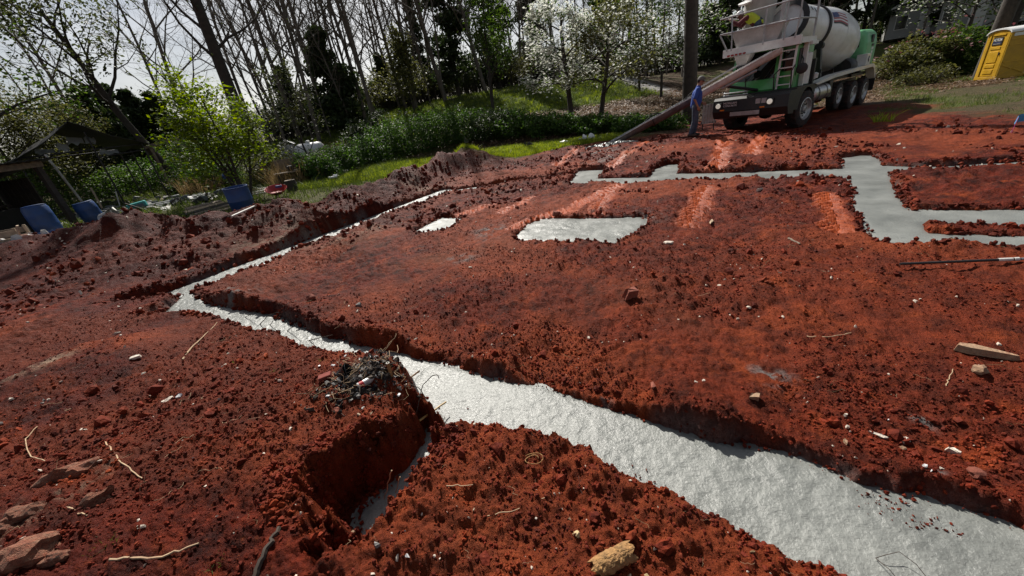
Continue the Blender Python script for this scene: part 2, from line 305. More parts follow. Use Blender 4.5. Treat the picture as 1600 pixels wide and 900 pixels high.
def ground_material():
    m, t, p = nodes_of('red_clay_ground')
    g = t.nodes.new('ShaderNodeNewGeometry'); vec = g.outputs['Position']
    za = t.nodes.new('ShaderNodeAttribute'); za.attribute_name = 'za'; zb = t.nodes.new('ShaderNodeAttribute'); zb.attribute_name = 'zb'
    sa = t.nodes.new('ShaderNodeSeparateColor'); sb = t.nodes.new('ShaderNodeSeparateColor'); t.links.new(za.outputs['Color'], sa.inputs[0]); t.links.new(zb.outputs['Color'], sb.inputs[0])
    c, n1, n2 = clay_color(t, vec)
    comp = mixc(t, ramp(t, n1.outputs['Fac'], .3, .7), (.21, .036, .0115), (.40, .088, .028))
    c = mixc(t, mul(t, sb.outputs[0], .9), c, comp)
    c = mixc(t, sa.outputs[2], c, mixc(t, ramp(t, n2.outputs['Fac'], .35, .65), (.22, .12, .075), (.52, .40, .29)))
    # leaf litter and grass
    nv = N(t, 'ShaderNodeTexNoise', Scale=9.0, Detail=7.0, Roughness=.75); t.links.new(vec, nv.inputs['Vector'])
    nl = N(t, 'ShaderNodeTexNoise', Scale=.5, Detail=5.0, Roughness=.6); t.links.new(vec, nl.inputs['Vector'])
    lit = mixc(t, ramp(t, nv.outputs['Fac'], .35, .65), (.030, .020, .012), (.16, .105, .07))
    lit = mixc(t, mul(t, ramp(t, nl.outputs['Fac'], .45, .65), .6), lit, (.045, .06, .016))
    grs = mixc(t, ramp(t, nv.outputs['Fac'], .3, .7), (.045, .075, .012), (.13, .18, .03))
    grs = mixc(t, mul(t, ramp(t, nl.outputs['Fac'], .5, .75), .5), grs, (.12, .10, .04))
    v = mixc(t, sa.outputs[1], lit, grs)
    road = mixc(t, ramp(t, nv.outputs['Fac'], .3, .7), (.09, .05, .035), (.24, .16, .12))
    v = mixc(t, sb.outputs[2], v, road)
    c = mixc(t, sa.outputs[0], v, c)
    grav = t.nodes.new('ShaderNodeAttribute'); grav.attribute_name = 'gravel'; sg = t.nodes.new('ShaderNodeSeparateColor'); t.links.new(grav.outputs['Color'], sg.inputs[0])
    c = mixc(t, mul(t, sg.outputs[2], .75), c, (.052, .0085, .0062))          # berm slope turned from the sun painted darker; left foreground spoil damp
    c = mixc(t, sg.outputs[0], c, mixc(t, ramp(t, nv.outputs['Fac'], .3, .7), (.22, .21, .20), (.42, .40, .38)))
    c = mixc(t, mul(t, sb.outputs[1], .85), c, mixc(t, ramp(t, n2.outputs['Fac'], .35, .65), (.10, .105, .10), (.32, .33, .32)))
    t.links.new(c, p.inputs['Base Color']); rgh = mul(t, mul(t, ramp(t, n2.outputs['Fac'], .3, .7), .3), .52, 'ADD'); rgh = mul(t, rgh, mul(t, mul(t, sg.outputs[1], -.3), 1.0, 'ADD')); rgh = mul(t, rgh, mul(t, mul(t, sa.outputs[0], -.3), 1.3, 'ADD')); t.links.new(rgh, p.inputs['Roughness']); p.inputs['Specular IOR Level'].default_value = .12
    nb = N(t, 'ShaderNodeTexNoise', Scale=60.0, Detail=6.0, Roughness=.7); t.links.new(vec, nb.inputs['Vector'])
    nb2 = N(t, 'ShaderNodeTexNoise', Scale=14.0, Detail=6.0, Roughness=.7); t.links.new(vec, nb2.inputs['Vector'])
    b1 = N(t, 'ShaderNodeBump', Strength=1.0, Distance=.09); t.links.new(nb2.outputs['Fac'], b1.inputs['Height'])
    b2 = N(t, 'ShaderNodeBump', Strength=1.0, Distance=.03); t.links.new(nb.outputs['Fac'], b2.inputs['Height']); t.links.new(b1.outputs['Normal'], b2.inputs['Normal'])
    st_ = mul(t, mul(t, sg.outputs[1], -.7), 1.0, 'ADD'); t.links.new(st_, b1.inputs['Strength']); t.links.new(st_, b2.inputs['Strength'])
    t.links.new(b2.outputs['Normal'], p.inputs['Normal'])
    return m
def concrete_material():
    m, t, p = nodes_of('wet_concrete')
    g = t.nodes.new('ShaderNodeNewGeometry'); vec = g.outputs['Position']
    n1 = N(t, 'ShaderNodeTexNoise', Scale=1.6, Detail=6.0, Roughness=.6); n2 = N(t, 'ShaderNodeTexNoise', Scale=70.0, Detail=4.0, Roughness=.7)
    n3 = N(t, 'ShaderNodeTexNoise', Scale=46.0, Detail=5.0, Roughness=.68, Distortion=.4); n4 = N(t, 'ShaderNodeTexVoronoi', Scale=55.0)
    for n in (n1, n2, n3, n4): t.links.new(vec, n.inputs['Vector'])
    c = mixc(t, ramp(t, n1.outputs['Fac'], .3, .7), (.125, .132, .124), (.215, .224, .21))
    c = mixc(t, mul(t, ramp(t, n2.outputs['Fac'], .5, .75), .4), c, (.10, .105, .10))
    t.links.new(c, p.inputs['Base Color'])
    t.links.new(mul(t, mul(t, n1.outputs['Fac'], .45), .16, 'ADD'), p.inputs['Roughness'])
    p.inputs['Specular IOR Level'].default_value = .5
    b1 = N(t, 'ShaderNodeBump', Strength=.5, Distance=.012); t.links.new(n3.outputs['Fac'], b1.inputs['Height'])
    b3 = N(t, 'ShaderNodeBump', Strength=.3, Distance=.006); t.links.new(n4.outputs['Distance'], b3.inputs['Height']); t.links.new(b1.outputs['Normal'], b3.inputs['Normal'])
    b2 = N(t, 'ShaderNodeBump', Strength=.35, Distance=.004); t.links.new(n2.outputs['Fac'], b2.inputs['Height']); t.links.new(b3.outputs['Normal'], b2.inputs['Normal'])
    t.links.new(b2.outputs['Normal'], p.inputs['Normal'])
    return m
M_GROUND = ground_material(); M_CONC = concrete_material()
def clod_material():
    m, t, p = nodes_of('clay_clod')
    g = t.nodes.new('ShaderNodeNewGeometry'); c, n1, n2 = clay_color(t, g.outputs['Position'])
    oi = t.nodes.new('ShaderNodeObjectInfo')
    c = mixc(t, mul(t, oi.outputs['Random'], .35), c, (.05, .012, .008)); t.links.new(c, p.inputs['Base Color']); p.inputs['Roughness'].default_value = .75; p.inputs['Specular IOR Level'].default_value = .12
    nb = N(t, 'ShaderNodeTexNoise', Scale=70.0, Detail=5.0); t.links.new(g.outputs['Position'], nb.inputs['Vector'])
    b = N(t, 'ShaderNodeBump', Strength=.7, Distance=.01); t.links.new(nb.outputs['Fac'], b.inputs['Height']); t.links.new(b.outputs['Normal'], p.inputs['Normal'])
    return m
M_CLOD = clod_material()

# ------------------------------------------------------------------ mesh helpers
def np_mesh(name, V, F, smooth=True):
    """V (n,3) and F (m,k) arrays -> mesh"""
    V = np.asarray(V, np.float32); F = np.asarray(F, np.int32); k = F.shape[1]
    me = bpy.data.meshes.new(name); me.vertices.add(len(V)); me.vertices.foreach_set('co', V.ravel())
    me.loops.add(F.size); me.loops.foreach_set('vertex_index', F.ravel())
    me.polygons.add(len(F)); me.polygons.foreach_set('loop_start', np.arange(0, F.size, k, dtype=np.int32)); me.polygons.foreach_set('loop_total', np.full(len(F), k, np.int32))
    me.polygons.foreach_set('use_smooth', np.full(len(F), smooth, bool))
    me.update(calc_edges=True); me.validate(); return me
def link(name, me, mat=None, parent=None, loc=None, rot=None):
    o = bpy.data.objects.new(name, me); COL.objects.link(o)
    if mat is not None and me is not None:
        me.materials.clear(); me.materials.append(mat)
    if parent is not None: o.parent = parent
    if loc is not None: o.location = loc
    if rot is not None: o.rotation_euler = rot
    return o
def tag(o, label=None, cat=None, group=None, kind=None):
    if label: o['label'] = label
    if cat: o['category'] = cat
    if group: o['group'] = group
    if kind: o['kind'] = kind
    return o
def thing(name, label, cat, loc=(0, 0, 0), rotz=0, group=None):
    o = bpy.data.objects.new(name, None); COL.objects.link(o); o.location = loc; o.rotation_euler = (0, 0, rotz); o.empty_display_size = .2
    return tag(o, label, cat, group)

# ------------------------------------------------------------------ the ground sheet
def build_ground():
    C = (0.0, -.8)
    rs = [.004, .05, .1, .16, .22, .28, .35]
    while rs[-1] < 700: rs.append(rs[-1] + (.0046 * rs[-1] ** 1.25 + .0018 if rs[-1] > 13.5 else min(.0046 * rs[-1] ** 1.25 + .0018, .034)))
    rs = np.array(rs)
    an = np.concatenate([np.linspace(-180, -70, 24)[:-1], np.linspace(-70, 70, 720), np.linspace(70, 180, 24)[1:]])[:-1]
    an = np.radians(an); A, Q = np.meshgrid(an, rs)
    x = C[0] + np.sin(A) * Q; y = C[1] + np.cos(A) * Q
    sh = x.shape; z, clay, grass, pale, comp, grey, road, gravel, sd, hd = height(x.ravel(), y.ravel(), True, True)
    nr, na = sh; idx = np.arange(nr * na).reshape(sh)
    a = idx[:-1]; b = idx[1:]
    F = np.stack([a, np.roll(a, -1, 1), np.roll(b, -1, 1), b], -1).reshape(-1, 4)[:, ::-1]
    V = np.stack([x.ravel(), y.ravel(), z], -1)
    me = np_mesh('ground', V, F)
    o = link('ground', me, M_GROUND)
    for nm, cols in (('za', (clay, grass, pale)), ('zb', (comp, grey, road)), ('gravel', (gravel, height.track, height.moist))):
        at_ = me.color_attributes.new(nm, 'FLOAT_COLOR', 'POINT')
        d = np.ones((len(V), 4), np.float32)
        for i, q in enumerate(cols): d[:, i] = q
        at_.data.foreach_set('color', d.ravel())
    tag(o, 'churned red clay ground of the building site', 'ground', kind='structure')
    return o
GROUND = build_ground()

def concrete(name, polys, z, step, label, cat='concrete footing', amp=.006, grow=.07):
    P = np.vstack([np.asarray(q)[:, :2] for q in polys]); x0, y0 = P.min(0) - .15; x1, y1 = P.max(0) + .15
    # grid turned along the house
    nx = int((x1 - x0) / step) + 1; ny = int((y1 - y0) / step) + 1
    X, Y = np.meshgrid(x0 + np.arange(nx) * step, y0 + np.arange(ny) * step)
    sd = np.full(X.size, 1e3)
    for q in polys: sd = np.minimum(sd, sdf_poly(q, X.ravel(), Y.ravel()))
    sd = sd.reshape(X.shape); idx = np.arange(X.size).reshape(X.shape); k = sd < grow
    f = k[:-1, :-1] & k[1:, :-1] & k[:-1, 1:] & k[1:, 1:]
    F = np.stack([idx[:-1, :-1][f], idx[:-1, 1:][f], idx[1:, 1:][f], idx[1:, :-1][f]], -1)
    used = np.unique(F); remap = np.full(X.size, -1); remap[used] = np.arange(len(used))
    x = X.ravel()[used]; y = Y.ravel()[used]
    zz = z + amp * fbm(x, y, 1.2, 2, 201) + amp * .5 * fbm(x, y, 6, 3, 203) + .0035 * fbm(x, y, 26, 2, 207) * (step < .02)
    zz -= .012 * sst(-.05, .03, sd.ravel()[used])
    o = link(name, np_mesh(name, np.stack([x, y, zz], -1), remap[F]), M_CONC)
    return tag(o, label, cat)
concrete('poured_footing', [NEAR, PITC, LEFT], 0, .014, 'long wet grey concrete footing curving across the foreground and away up the left')
concrete('poured_footing', [NETA, NETB, ARM1, ARM2], 0, .03, 'branching wet concrete footing with two arms at the right edge of the plot')
concrete('poured_footing', [BACK], -.01, .03, 'thin sliver of concrete footing in the far trench below the grass')
concrete('concrete_pad', [PAD1], .03, .02, 'large four sided wet concrete pad in the middle of the plot', 'concrete pad', .012)
concrete('concrete_pad', [PAD2], .02, .02, 'small pale wet concrete pad left of the large one', 'concrete pad', .01)

# ------------------------------------------------------------------ scattered stuff through geometry nodes
def rock_mesh(name, seed, sub=1, jag=.32, flat=1.0):
    rg = np.random.default_rng(seed); bm = bmesh.new(); bmesh.ops.create_icosphere(bm, subdivisions=sub, radius=1.0)
    for v in bm.verts: v.co *= 1 + jag * (rg.random() - .5) * 2; v.co.z *= flat
    me = bpy.data.meshes.new(name); bm.to_mesh(me); bm.free(); return me
def scatter(name, P, rot, sc, protos, idx, label, cat, kind='stuff'):
    """one object: points that carry scale, turn and a pick of the prototype meshes"""
    me = bpy.data.meshes.new(name); me.vertices.add(len(P)); me.vertices.foreach_set('co', np.asarray(P, np.float32).ravel())
    for nm, ty, key, val in (('rot', 'FLOAT_VECTOR', 'vector', rot), ('sc', 'FLOAT_VECTOR', 'vector', sc), ('pick', 'INT', 'value', idx)):
        a = me.attributes.new(nm, ty, 'POINT'); a.data.foreach_set(key, np.asarray(val, np.int32 if ty == 'INT' else np.float32).ravel())
    o = link(name, me); tag(o, label, cat, kind=kind)
    pc = bpy.data.collections.new(name + '_kinds')
    for i, q in enumerate(protos):
        pc.objects.link(bpy.data.objects.new(f'{name}_kind_{i:02d}', q))
    ng = bpy.data.node_groups.new(name, 'GeometryNodeTree')
    ng.interface.new_socket('Geometry', in_out='INPUT', socket_type='NodeSocketGeometry'); ng.interface.new_socket('Geometry', in_out='OUTPUT', socket_type='NodeSocketGeometry')
    gi = ng.nodes.new('NodeGroupInput'); go = ng.nodes.new('NodeGroupOutput'); ci = ng.nodes.new('GeometryNodeCollectionInfo'); ip = ng.nodes.new('GeometryNodeInstanceOnPoints')
    ci.inputs['Collection'].default_value = pc; ci.inputs['Separate Children'].default_value = True; ci.inputs['Reset Children'].default_value = True
    ip.inputs['Pick Instance'].default_value = True
    def na(nm, ty):
        n = ng.nodes.new('GeometryNodeInputNamedAttribute'); n.data_type = ty; n.inputs['Name'].default_value = nm; return n.outputs['Attribute']
    k = ng.links.new
    k(gi.outputs[0], ip.inputs['Points']); k(ci.outputs[0], ip.inputs['Instance']); k(na('pick', 'INT'), ip.inputs['Instance Index'])
    e2r = ng.nodes.new('FunctionNodeEulerToRotation'); k(na('rot', 'FLOAT_VECTOR'), e2r.inputs[0]); k(e2r.outputs[0], ip.inputs['Rotation']); k(na('sc', 'FLOAT_VECTOR'), ip.inputs['Scale']); k(ip.outputs[0], go.inputs[0])
    md = o.modifiers.new('scatter', 'NODES'); md.node_group = ng
    return o
RG = np.random.default_rng(4)
def field(n, r0, r1, power=1.0):
    r = r0 + (r1 - r0) * RG.random(n) ** power; a = np.radians(RG.uniform(-69, 69, n))
    return np.sin(a) * r, -.8 + np.cos(a) * r
def soil_points(n, r0, r1, thr=-.2, power=1.0):
    x, y = field(n, r0, r1, power)
    z, clay, grass, pale, comp, grey, road, gravel, sd, hd = height(x, y, True, True)
    m = (clay > .6) & (sd > .05) & (fbm(x, y, .8, 3, 301) + RG.normal(0, .22, n) > thr) & (comp < .8)
    return x[m], y[m], z[m]
CL = [rock_mesh(f'clod_{i}', 50 + i, 2 if i < 2 else 1, .34, .75) for i in range(7)]
for q in CL: q.materials.append(M_CLOD)
xs, ys, zs, ss = [], [], [], []
for n, r0, r1, s0, s1, thr, pw in [(42000, .9, 4.0, .003, .012, -.15, 1), (3600, .9, 5.0, .010, .036, .4, 1), (64000, 2.8, 8.5, .0035, .013, -.25, 1), (1300, 3.5, 12, .016, .06, .5, 1), (18000, 8.5, 17, .01, .045, .05, 1), (2600, 9, 17, .03, .09, .2, 1)]:
    x, y, z = soil_points(n, r0, r1, thr, pw); s = s0 + (s1 - s0) * RG.random(len(x)) ** 3.6
    xs.append(x); ys.append(y); zs.append(z + s * .25); ss.append(s)
x, y = field(120000, .9, 13); z, _c, *_q = height(x, y, True, True); sdq = _q[-2]; m = (np.abs(sdq - .05) < .075) & (RG.random(len(x)) < .75); x, y, z = x[m], y[m], z[m]; s = (.004 + .02 * RG.random(len(x)) ** 2.5) * np.clip(np.hypot(x, y) / 4, .6, 2)
xs.append(x); ys.append(y); zs.append(np.maximum(z, .004) + s * .3); ss.append(s)
pb = np.array(PITT); x = RG.uniform(pb[:, 0].min() - .1, pb[:, 0].max() + .1, 5000); y = RG.uniform(pb[:, 1].min() - .1, pb[:, 1].max() + .1, 5000); z = height(x, y); m = (sdf_poly(PITT, x, y) < .06) & (z > .0); x, y, z = x[m], y[m], z[m]; s = .003 + .016 * RG.random(len(x)) ** 2.5
xs.append(x); ys.append(y); zs.append(z + s * .2); ss.append(s)
x, y, z, s = map(np.concatenate, (xs, ys, zs, ss)); n = len(x)
scatter('soil_clods', np.stack([x, y, z], -1), RG.uniform(0, 6.3, (n, 3)), s[:, None] * RG.uniform(.65, 1.35, (n, 3)), CL, RG.integers(0, len(CL), n), 'loose crumbs and clods of red clay strewn over the site', 'soil')
# crumbs along the lips of the trenches and fallen onto the pour

# pale grit
M_GRIT = simple('quartz_grit', (.55, .47, .38), .7, var=.35, scale=30)
GR = [rock_mesh(f'grit_{i}', 80 + i, 1, .45, .55) for i in range(4)]
for q in GR: q.materials.append(M_GRIT)
xs, ys, zs, ss = [], [], [], []
for n, r0, r1, s0, s1 in [(700, .9, 4, .003, .010), (900, 3.5, 10, .005, .018), (500, 9, 17, .012, .04)]:
    x, y, z = soil_points(n, r0, r1, -.3); s = s0 + (s1 - s0) * RG.random(len(x)) ** 2.2
    xs.append(x); ys.append(y); zs.append(z + s * .3); ss.append(s)
x, y, z, s = map(np.concatenate, (xs, ys, zs, ss)); n = len(x)
scatter('stone_grit', np.stack([x, y, z], -1), RG.uniform(0, 6.3, (n, 3)), s[:, None] * RG.uniform(.6, 1.5, (n, 3)), GR, RG.integers(0, 4, n), 'fine pale grit and stone crumbs sprinkled over the red clay', 'grit')

# ------------------------------------------------------------------ shape collector
def basis_for(d):
    d = d / (np.linalg.norm(d) + 1e-12); a = np.array([0, 0, 1.0]) if abs(d[2]) < .9 else np.array([1.0, 0, 0])
    u = np.cross(a, d); u /= np.linalg.norm(u); return u, np.cross(d, u)
class MB:
    def __init__(s): s.v = []; s.f = []
    def add(s, V, F):
        o = len(s.v); s.v.extend([tuple(map(float, q)) for q in V]); s.f.extend([tuple(i + o for i in f) for f in F]); return s
    def box(s, c, d, M=None, taper=1.0, ch=0.0):
        """box with centre c, size d; optional 3x3 turn M, top taper, chamfered edges"""
        x, y, z = [q / 2 for q in d]
        if ch:
            bm = bmesh.new(); bmesh.ops.create_cube(bm, size=1); bmesh.ops.scale(bm, vec=d, verts=bm.verts)
            bmesh.ops.bevel(bm, geom=list(bm.edges), offset=ch, segments=2, profile=.6, affect='EDGES')
            V = [np.array(v.co) for v in bm.verts]; bm.verts.index_update(); F = [[v.index for v in f.verts] for f in bm.faces]; bm.free()
            V = [np.array((q[0] * (taper if q[2] > 0 else 1), q[1] * (taper if q[2] > 0 else 1), q[2])) for q in V]
        else:
            V = [np.array((a * x * (taper if k > 0 else 1), b * y * (taper if k > 0 else 1), k * z)) for k in (-1, 1) for a, b in ((-1, -1), (1, -1), (1, 1), (-1, 1))]
            F = [(3, 2, 1, 0), (4, 5, 6, 7), (0, 1, 5, 4), (1, 2, 6, 5), (2, 3, 7, 6), (3, 0, 4, 7)]
        if M is not None: V = [np.array(M) @ q for q in V]
        return s.add([q + np.array(c) for q in V], F)
    def bar(s, a, b, w_, h_, roll=0):
        """rectangular bar from a to b"""
        a = np.array(a, float); b = np.array(b, float); d = b - a; u, v = basis_for(d)
        if roll: u, v = u * math.cos(roll) + v * math.sin(roll), v * math.cos(roll) - u * math.sin(roll)
        V = [p + u * i * w_ / 2 + v * j * h_ / 2 for p in (a, b) for i, j in ((-1, -1), (1, -1), (1, 1), (-1, 1))]
        return s.add(V, [(3, 2, 1, 0), (4, 5, 6, 7), (0, 1, 5, 4), (1, 2, 6, 5), (2, 3, 7, 6), (3, 0, 4, 7)])
    def tube(s, pts, r, n=8, cap=True):
        pts = [np.array(p, float) for p in pts]; r = [r] * len(pts) if np.isscalar(r) else list(r)
        V = []; pu = None
        for i, p in enumerate(pts):
            d = pts[min(i + 1, len(pts) - 1)] - pts[max(i - 1, 0)]; u, v = basis_for(d)
            if pu is not None:
                dn = d / (np.linalg.norm(d) + 1e-12); u = pu - dn * (pu @ dn); u /= np.linalg.norm(u) + 1e-12; v = np.cross(dn, u)
            pu = u
            V += [p + (u * math.cos(2 * PI * k / n) + v * math.sin(2 * PI * k / n)) * r[i] for k in range(n)]
        F = [(i * n + k, i * n + (k + 1) % n, (i + 1) * n + (k + 1) % n, (i + 1) * n + k) for i in range(len(pts) - 1) for k in range(n)]
        if cap: F += [tuple(reversed(range(n))), tuple(range((len(pts) - 1) * n, len(pts) * n))]
        return s.add(V, F)
    def lathe(s, prof, a, d, n=24, cap=True, arc=None):
        """profile [(t, r)] turned about the axis from a along unit d"""
        a = np.array(a, float); d = np.array(d, float); d /= np.linalg.norm(d); u, v = basis_for(d); m = len(prof); V = []
        ang = np.linspace(0, 2 * PI, n, endpoint=False)
        for t_, r_ in prof: V += [a + d * t_ + (u * math.cos(q) + v * math.sin(q)) * r_ for q in ang]
        F = [(i * n + k, i * n + (k + 1) % n, (i + 1) * n + (k + 1) % n, (i + 1) * n + k) for i in range(m - 1) for k in range(n)]
        if cap: F += [tuple(reversed(range(n))), tuple(range((m - 1) * n, m * n))]
        return s.add(V, F)
    def prism(s, P, axis, a, b):
        """closed outline P in the two other axes, run along axis (0,1,2) from a to b"""
        n = len(P); V = []
        for k in (a, b):
            for p in P:
                q = list(p); q.insert(axis, k); V.append(q)
        F = [(i, (i + 1) % n, n + (i + 1) % n, n + i) for i in range(n)] + [tuple(reversed(range(n))), tuple(range(n, 2 * n))]
        return s.add(V, F)
    def mesh(s, name, smooth=False):
        me = bpy.data.meshes.new(name); me.from_pydata(s.v, [], s.f); me.update()
        bm = bmesh.new(); bm.from_mesh(me); bmesh.ops.recalc_face_normals(bm, faces=bm.faces)
        if smooth:
            for f in bm.faces: f.smooth = True
            for e in bm.edges:
                if len(e.link_faces) == 2 and e.calc_face_angle(0) > R(38): e.smooth = False
        bm.to_mesh(me); bm.free(); return me
    def build(s, name, mat, parent=None, smooth=False, loc=None, rot=None):
        return link(name, s.mesh(name, smooth), mat, parent, loc, rot)
def single(name, mb, mat, label, cat, loc=(0, 0, 0), rot=(0, 0, 0), group=None, smooth=False):
    return tag(mb.build(name, mat, None, smooth, loc, rot), label, cat, group)
def copy_tree(o, loc, rotz=0, scale=1.0, label=None, group=None, tilt=(0, 0)):
    c = o.copy(); COL.objects.link(c); c.location = loc; c.rotation_euler = (tilt[0], tilt[1], rotz); c.scale = (scale,) * 3 if np.isscalar(scale) else scale
    if label: c['label'] = label
    if group: c['group'] = group
    for ch in o.children:
        k = ch.copy(); COL.objects.link(k); k.parent = c
        for g_ in ch.children:
            q = g_.copy(); COL.objects.link(q); q.parent = k
    return c

# ------------------------------------------------------------------ trees
M_BARK_G = simple('grey_bark', (.105, .088, .072), .9, var=.45, scale=5, bump=.6, bscale=16)
M_BARK_D = simple('dark_bark', (.04, .032, .026), .92, var=.5, scale=7, bump=.7, bscale=14)
M_TWIG = simple('twig_bark', (.12, .10, .082), .9, var=.35, scale=2)
M_TWIG_D = simple('dark_twig', (.045, .036, .030), .9, var=.35, scale=3)
M_LEAF_BRIGHT = leafmat('spring_leaf', (.06, .105, .010), (.19, .23, .03), .5)
M_LEAF_MID = leafmat('mid_leaf', (.035, .07, .014), (.085, .13, .026), .4)
M_LEAF_OLIVE = leafmat('olive_leaf', (.05, .055, .018), (.12, .12, .04), .4)
M_LEAF_DARK = leafmat('evergreen_leaf', (.016, .028, .010), (.048, .068, .022), .28)
M_LEAF_BACKLIT = leafmat('young_dark_leaf', (.03, .04, .014), (.075, .085, .03), .35)
M_BLOSSOM = leafmat('dogwood_blossom', (.42, .44, .38), (.70, .70, .65), .35)
M_VINE = leafmat('vine_leaf', (.025, .06, .012), (.085, .145, .03), .4)
M_GRASS = leafmat('grass_blade', (.14, .20, .022), (.34, .37, .06), .45)
M_GRASS_DK = leafmat('rough_grass_blade', (.04, .065, .014), (.10, .125, .03), .4)
M_STRAW = leafmat('dry_stalk', (.16, .105, .05), (.33, .24, .13), .3)
M_PINK = leafmat('pink_flower', (.14, .05, .06), (.26, .13, .13), .3)

def grow(seed, Hh, r0, first=.35, nl=14, limb=.42, up=.5, wig=.12, lvl=3, kids=(5, 5), lean=(0, 0), curve=.0, fork=None, droop=0.0, flatl=0.0, lrad=.52):
    """returns tube paths by level and the tips of the last level"""
    rg = np.random.default_rng(seed); paths = [[] for _ in range(lvl + 1)]; tips = []
    def br(p, d, Ln, r, k):
        ns = max(3, int(6 if k == 0 else 4 if k == 1 else 3)) if k < lvl else 2
        pts = [p]; rad = [r]; cur = d / np.linalg.norm(d); st = Ln / ns
        for i in range(ns):
            cur = cur + rg.normal(0, wig * (1 if k else .35), 3) + np.array([0, 0, (up * .16 if k else .02) - droop * (k > 0) * .12])
            if flatl and k: cur[2] *= (1 - flatl)
            cur /= np.linalg.norm(cur); p = p + cur * st; pts.append(p); rad.append(r * (1 - (i + 1) / ns * (.72 if k else .66)))
        paths[k].append((pts, rad))
        if k == lvl: tips.append((pts[-1], cur)); tips.append((pts[1], cur)); return
        m = nl if k == 0 else kids[min(k - 1, len(kids) - 1)]
        for j in range(m):
            f = (first + (1 - first) * (j + rg.random()) / m) if k == 0 else .25 + .75 * (j + rg.random()) / m
            f = min(f, .995) * ns; i = int(f); q = pts[i] + (pts[i + 1] - pts[i]) * (f - i); rr = rad[i] + (rad[i + 1] - rad[i]) * (f - i)
            u, v = basis_for(cur if k else pts[i + 1] - pts[i]); a = rg.uniform(0, 2 * PI) if k else j * 2.4 + rg.normal(0, .4)
            out = u * math.cos(a) + v * math.sin(a); ax = pts[i + 1] - pts[i]; ax = ax / np.linalg.norm(ax)
            dd = ax * (.55 + .35 * rg.random()) + out * (.75 + .3 * rg.random())
            Lk = (Hh * limb * (1.15 - .75 * (f / ns)) if k == 0 else Ln * (.62 - .22 * rg.random()) * (1.1 - .5 * f / ns)) * rg.uniform(.75, 1.2)
            br(q, dd, Lk, rr * (lrad if k == 0 else .55), k + 1)
        tips.append((pts[-1], cur))
    br(np.zeros(3) + np.array([0, 0, -.3]), np.array([lean[0], lean[1], 1.0]), Hh, r0, 0)
    return paths, tips
def tubes_np(paths, n):
    """fast joined tubes, paths of equal length handled together"""
    VV = []; FF = []; o = 0; by = {}
    for q in paths: by.setdefault(len(q[0]), []).append(q)
    cs = np.array([[math.cos(2 * PI * k / n), math.sin(2 * PI * k / n)] for k in range(n)])
    for m, g in by.items():
        P = np.array([q[0] for q in g], float); Rr = np.array([q[1] for q in g], float); d = P[:, -1] - P[:, 0]; d /= np.linalg.norm(d, axis=1)[:, None] + 1e-12
        a = np.where((np.abs(d[:, 2]) < .9)[:, None], np.array([[0, 0, 1.0]]), np.array([[1.0, 0, 0]])); u = np.cross(a, d); u /= np.linalg.norm(u, axis=1)[:, None]; v = np.cross(d, u)
        ring = u[:, None, :] * cs[None, :, :1] + v[:, None, :] * cs[None, :, 1:]
        V = P[:, :, None, :] + ring[:, None] * Rr[:, :, None, None]; VV.append(V.reshape(-1, 3))
        k = np.arange(n); i = np.arange(m - 1); b = o + np.arange(len(g)) * m * n
        A = b[:, None, None] + i[None, :, None] * n; F = np.stack([A + k, A + (k + 1) % n, A + n + (k + 1) % n, A + n + k], -1); FF.append(F.reshape(-1, 4)); o += V.shape[0] * m * n
    return np.vstack(VV), np.vstack(FF)
def leaves_np(C, size, seed, jitter=.3, upish=.35, aspect=.55):
    """one bent leaf of two quads per centre"""
    rg = np.random.default_rng(seed); n = len(C); C = np.asarray(C) + rg.normal(0, jitter, (n, 3))
    nrm = rg.normal(0, 1, (n, 3)); nrm[:, 2] = np.abs(nrm[:, 2]) + upish * 2; nrm /= np.linalg.norm(nrm, axis=1)[:, None]
    t = np.cross(nrm, rg.normal(0, 1, (n, 3))); t /= np.linalg.norm(t, axis=1)[:, None] + 1e-9; b = np.cross(nrm, t)
    s = (size * rg.uniform(.6, 1.3, n))[:, None]
    V = np.stack([C - t * s, C + b * s * aspect + nrm * s * .12, C + t * s, C - b * s * aspect + nrm * s * .12], 1).reshape(-1, 3)
    return V, np.arange(n * 4).reshape(n, 4)
def blob_points(n, seed, size, center=(0, 0, 0), shell=.55, lump=.35):
    """points in the outer shell of a lumpy ellipsoid"""
    rg = np.random.default_rng(seed); d = rg.normal(0, 1, (n, 3)); d /= np.linalg.norm(d, axis=1)[:, None]
    k = 1 + lump * fbm(d[:, 0] * 2 + d[:, 2] * 1.3 + seed, d[:, 1] * 2 - d[:, 2] * .7, 1.3, 3, seed)
    r = (shell + (1 - shell) * rg.random(n) ** .5) * k
    return d * r[:, None] * np.array(size) + np.array(center)
def tips_cloud(tips, per, spread, seed):
    rg = np.random.default_rng(seed); T = np.array([t[0] for t in tips])
    return np.repeat(T, per, 0) + rg.normal(0, spread, (len(T) * per, 3))
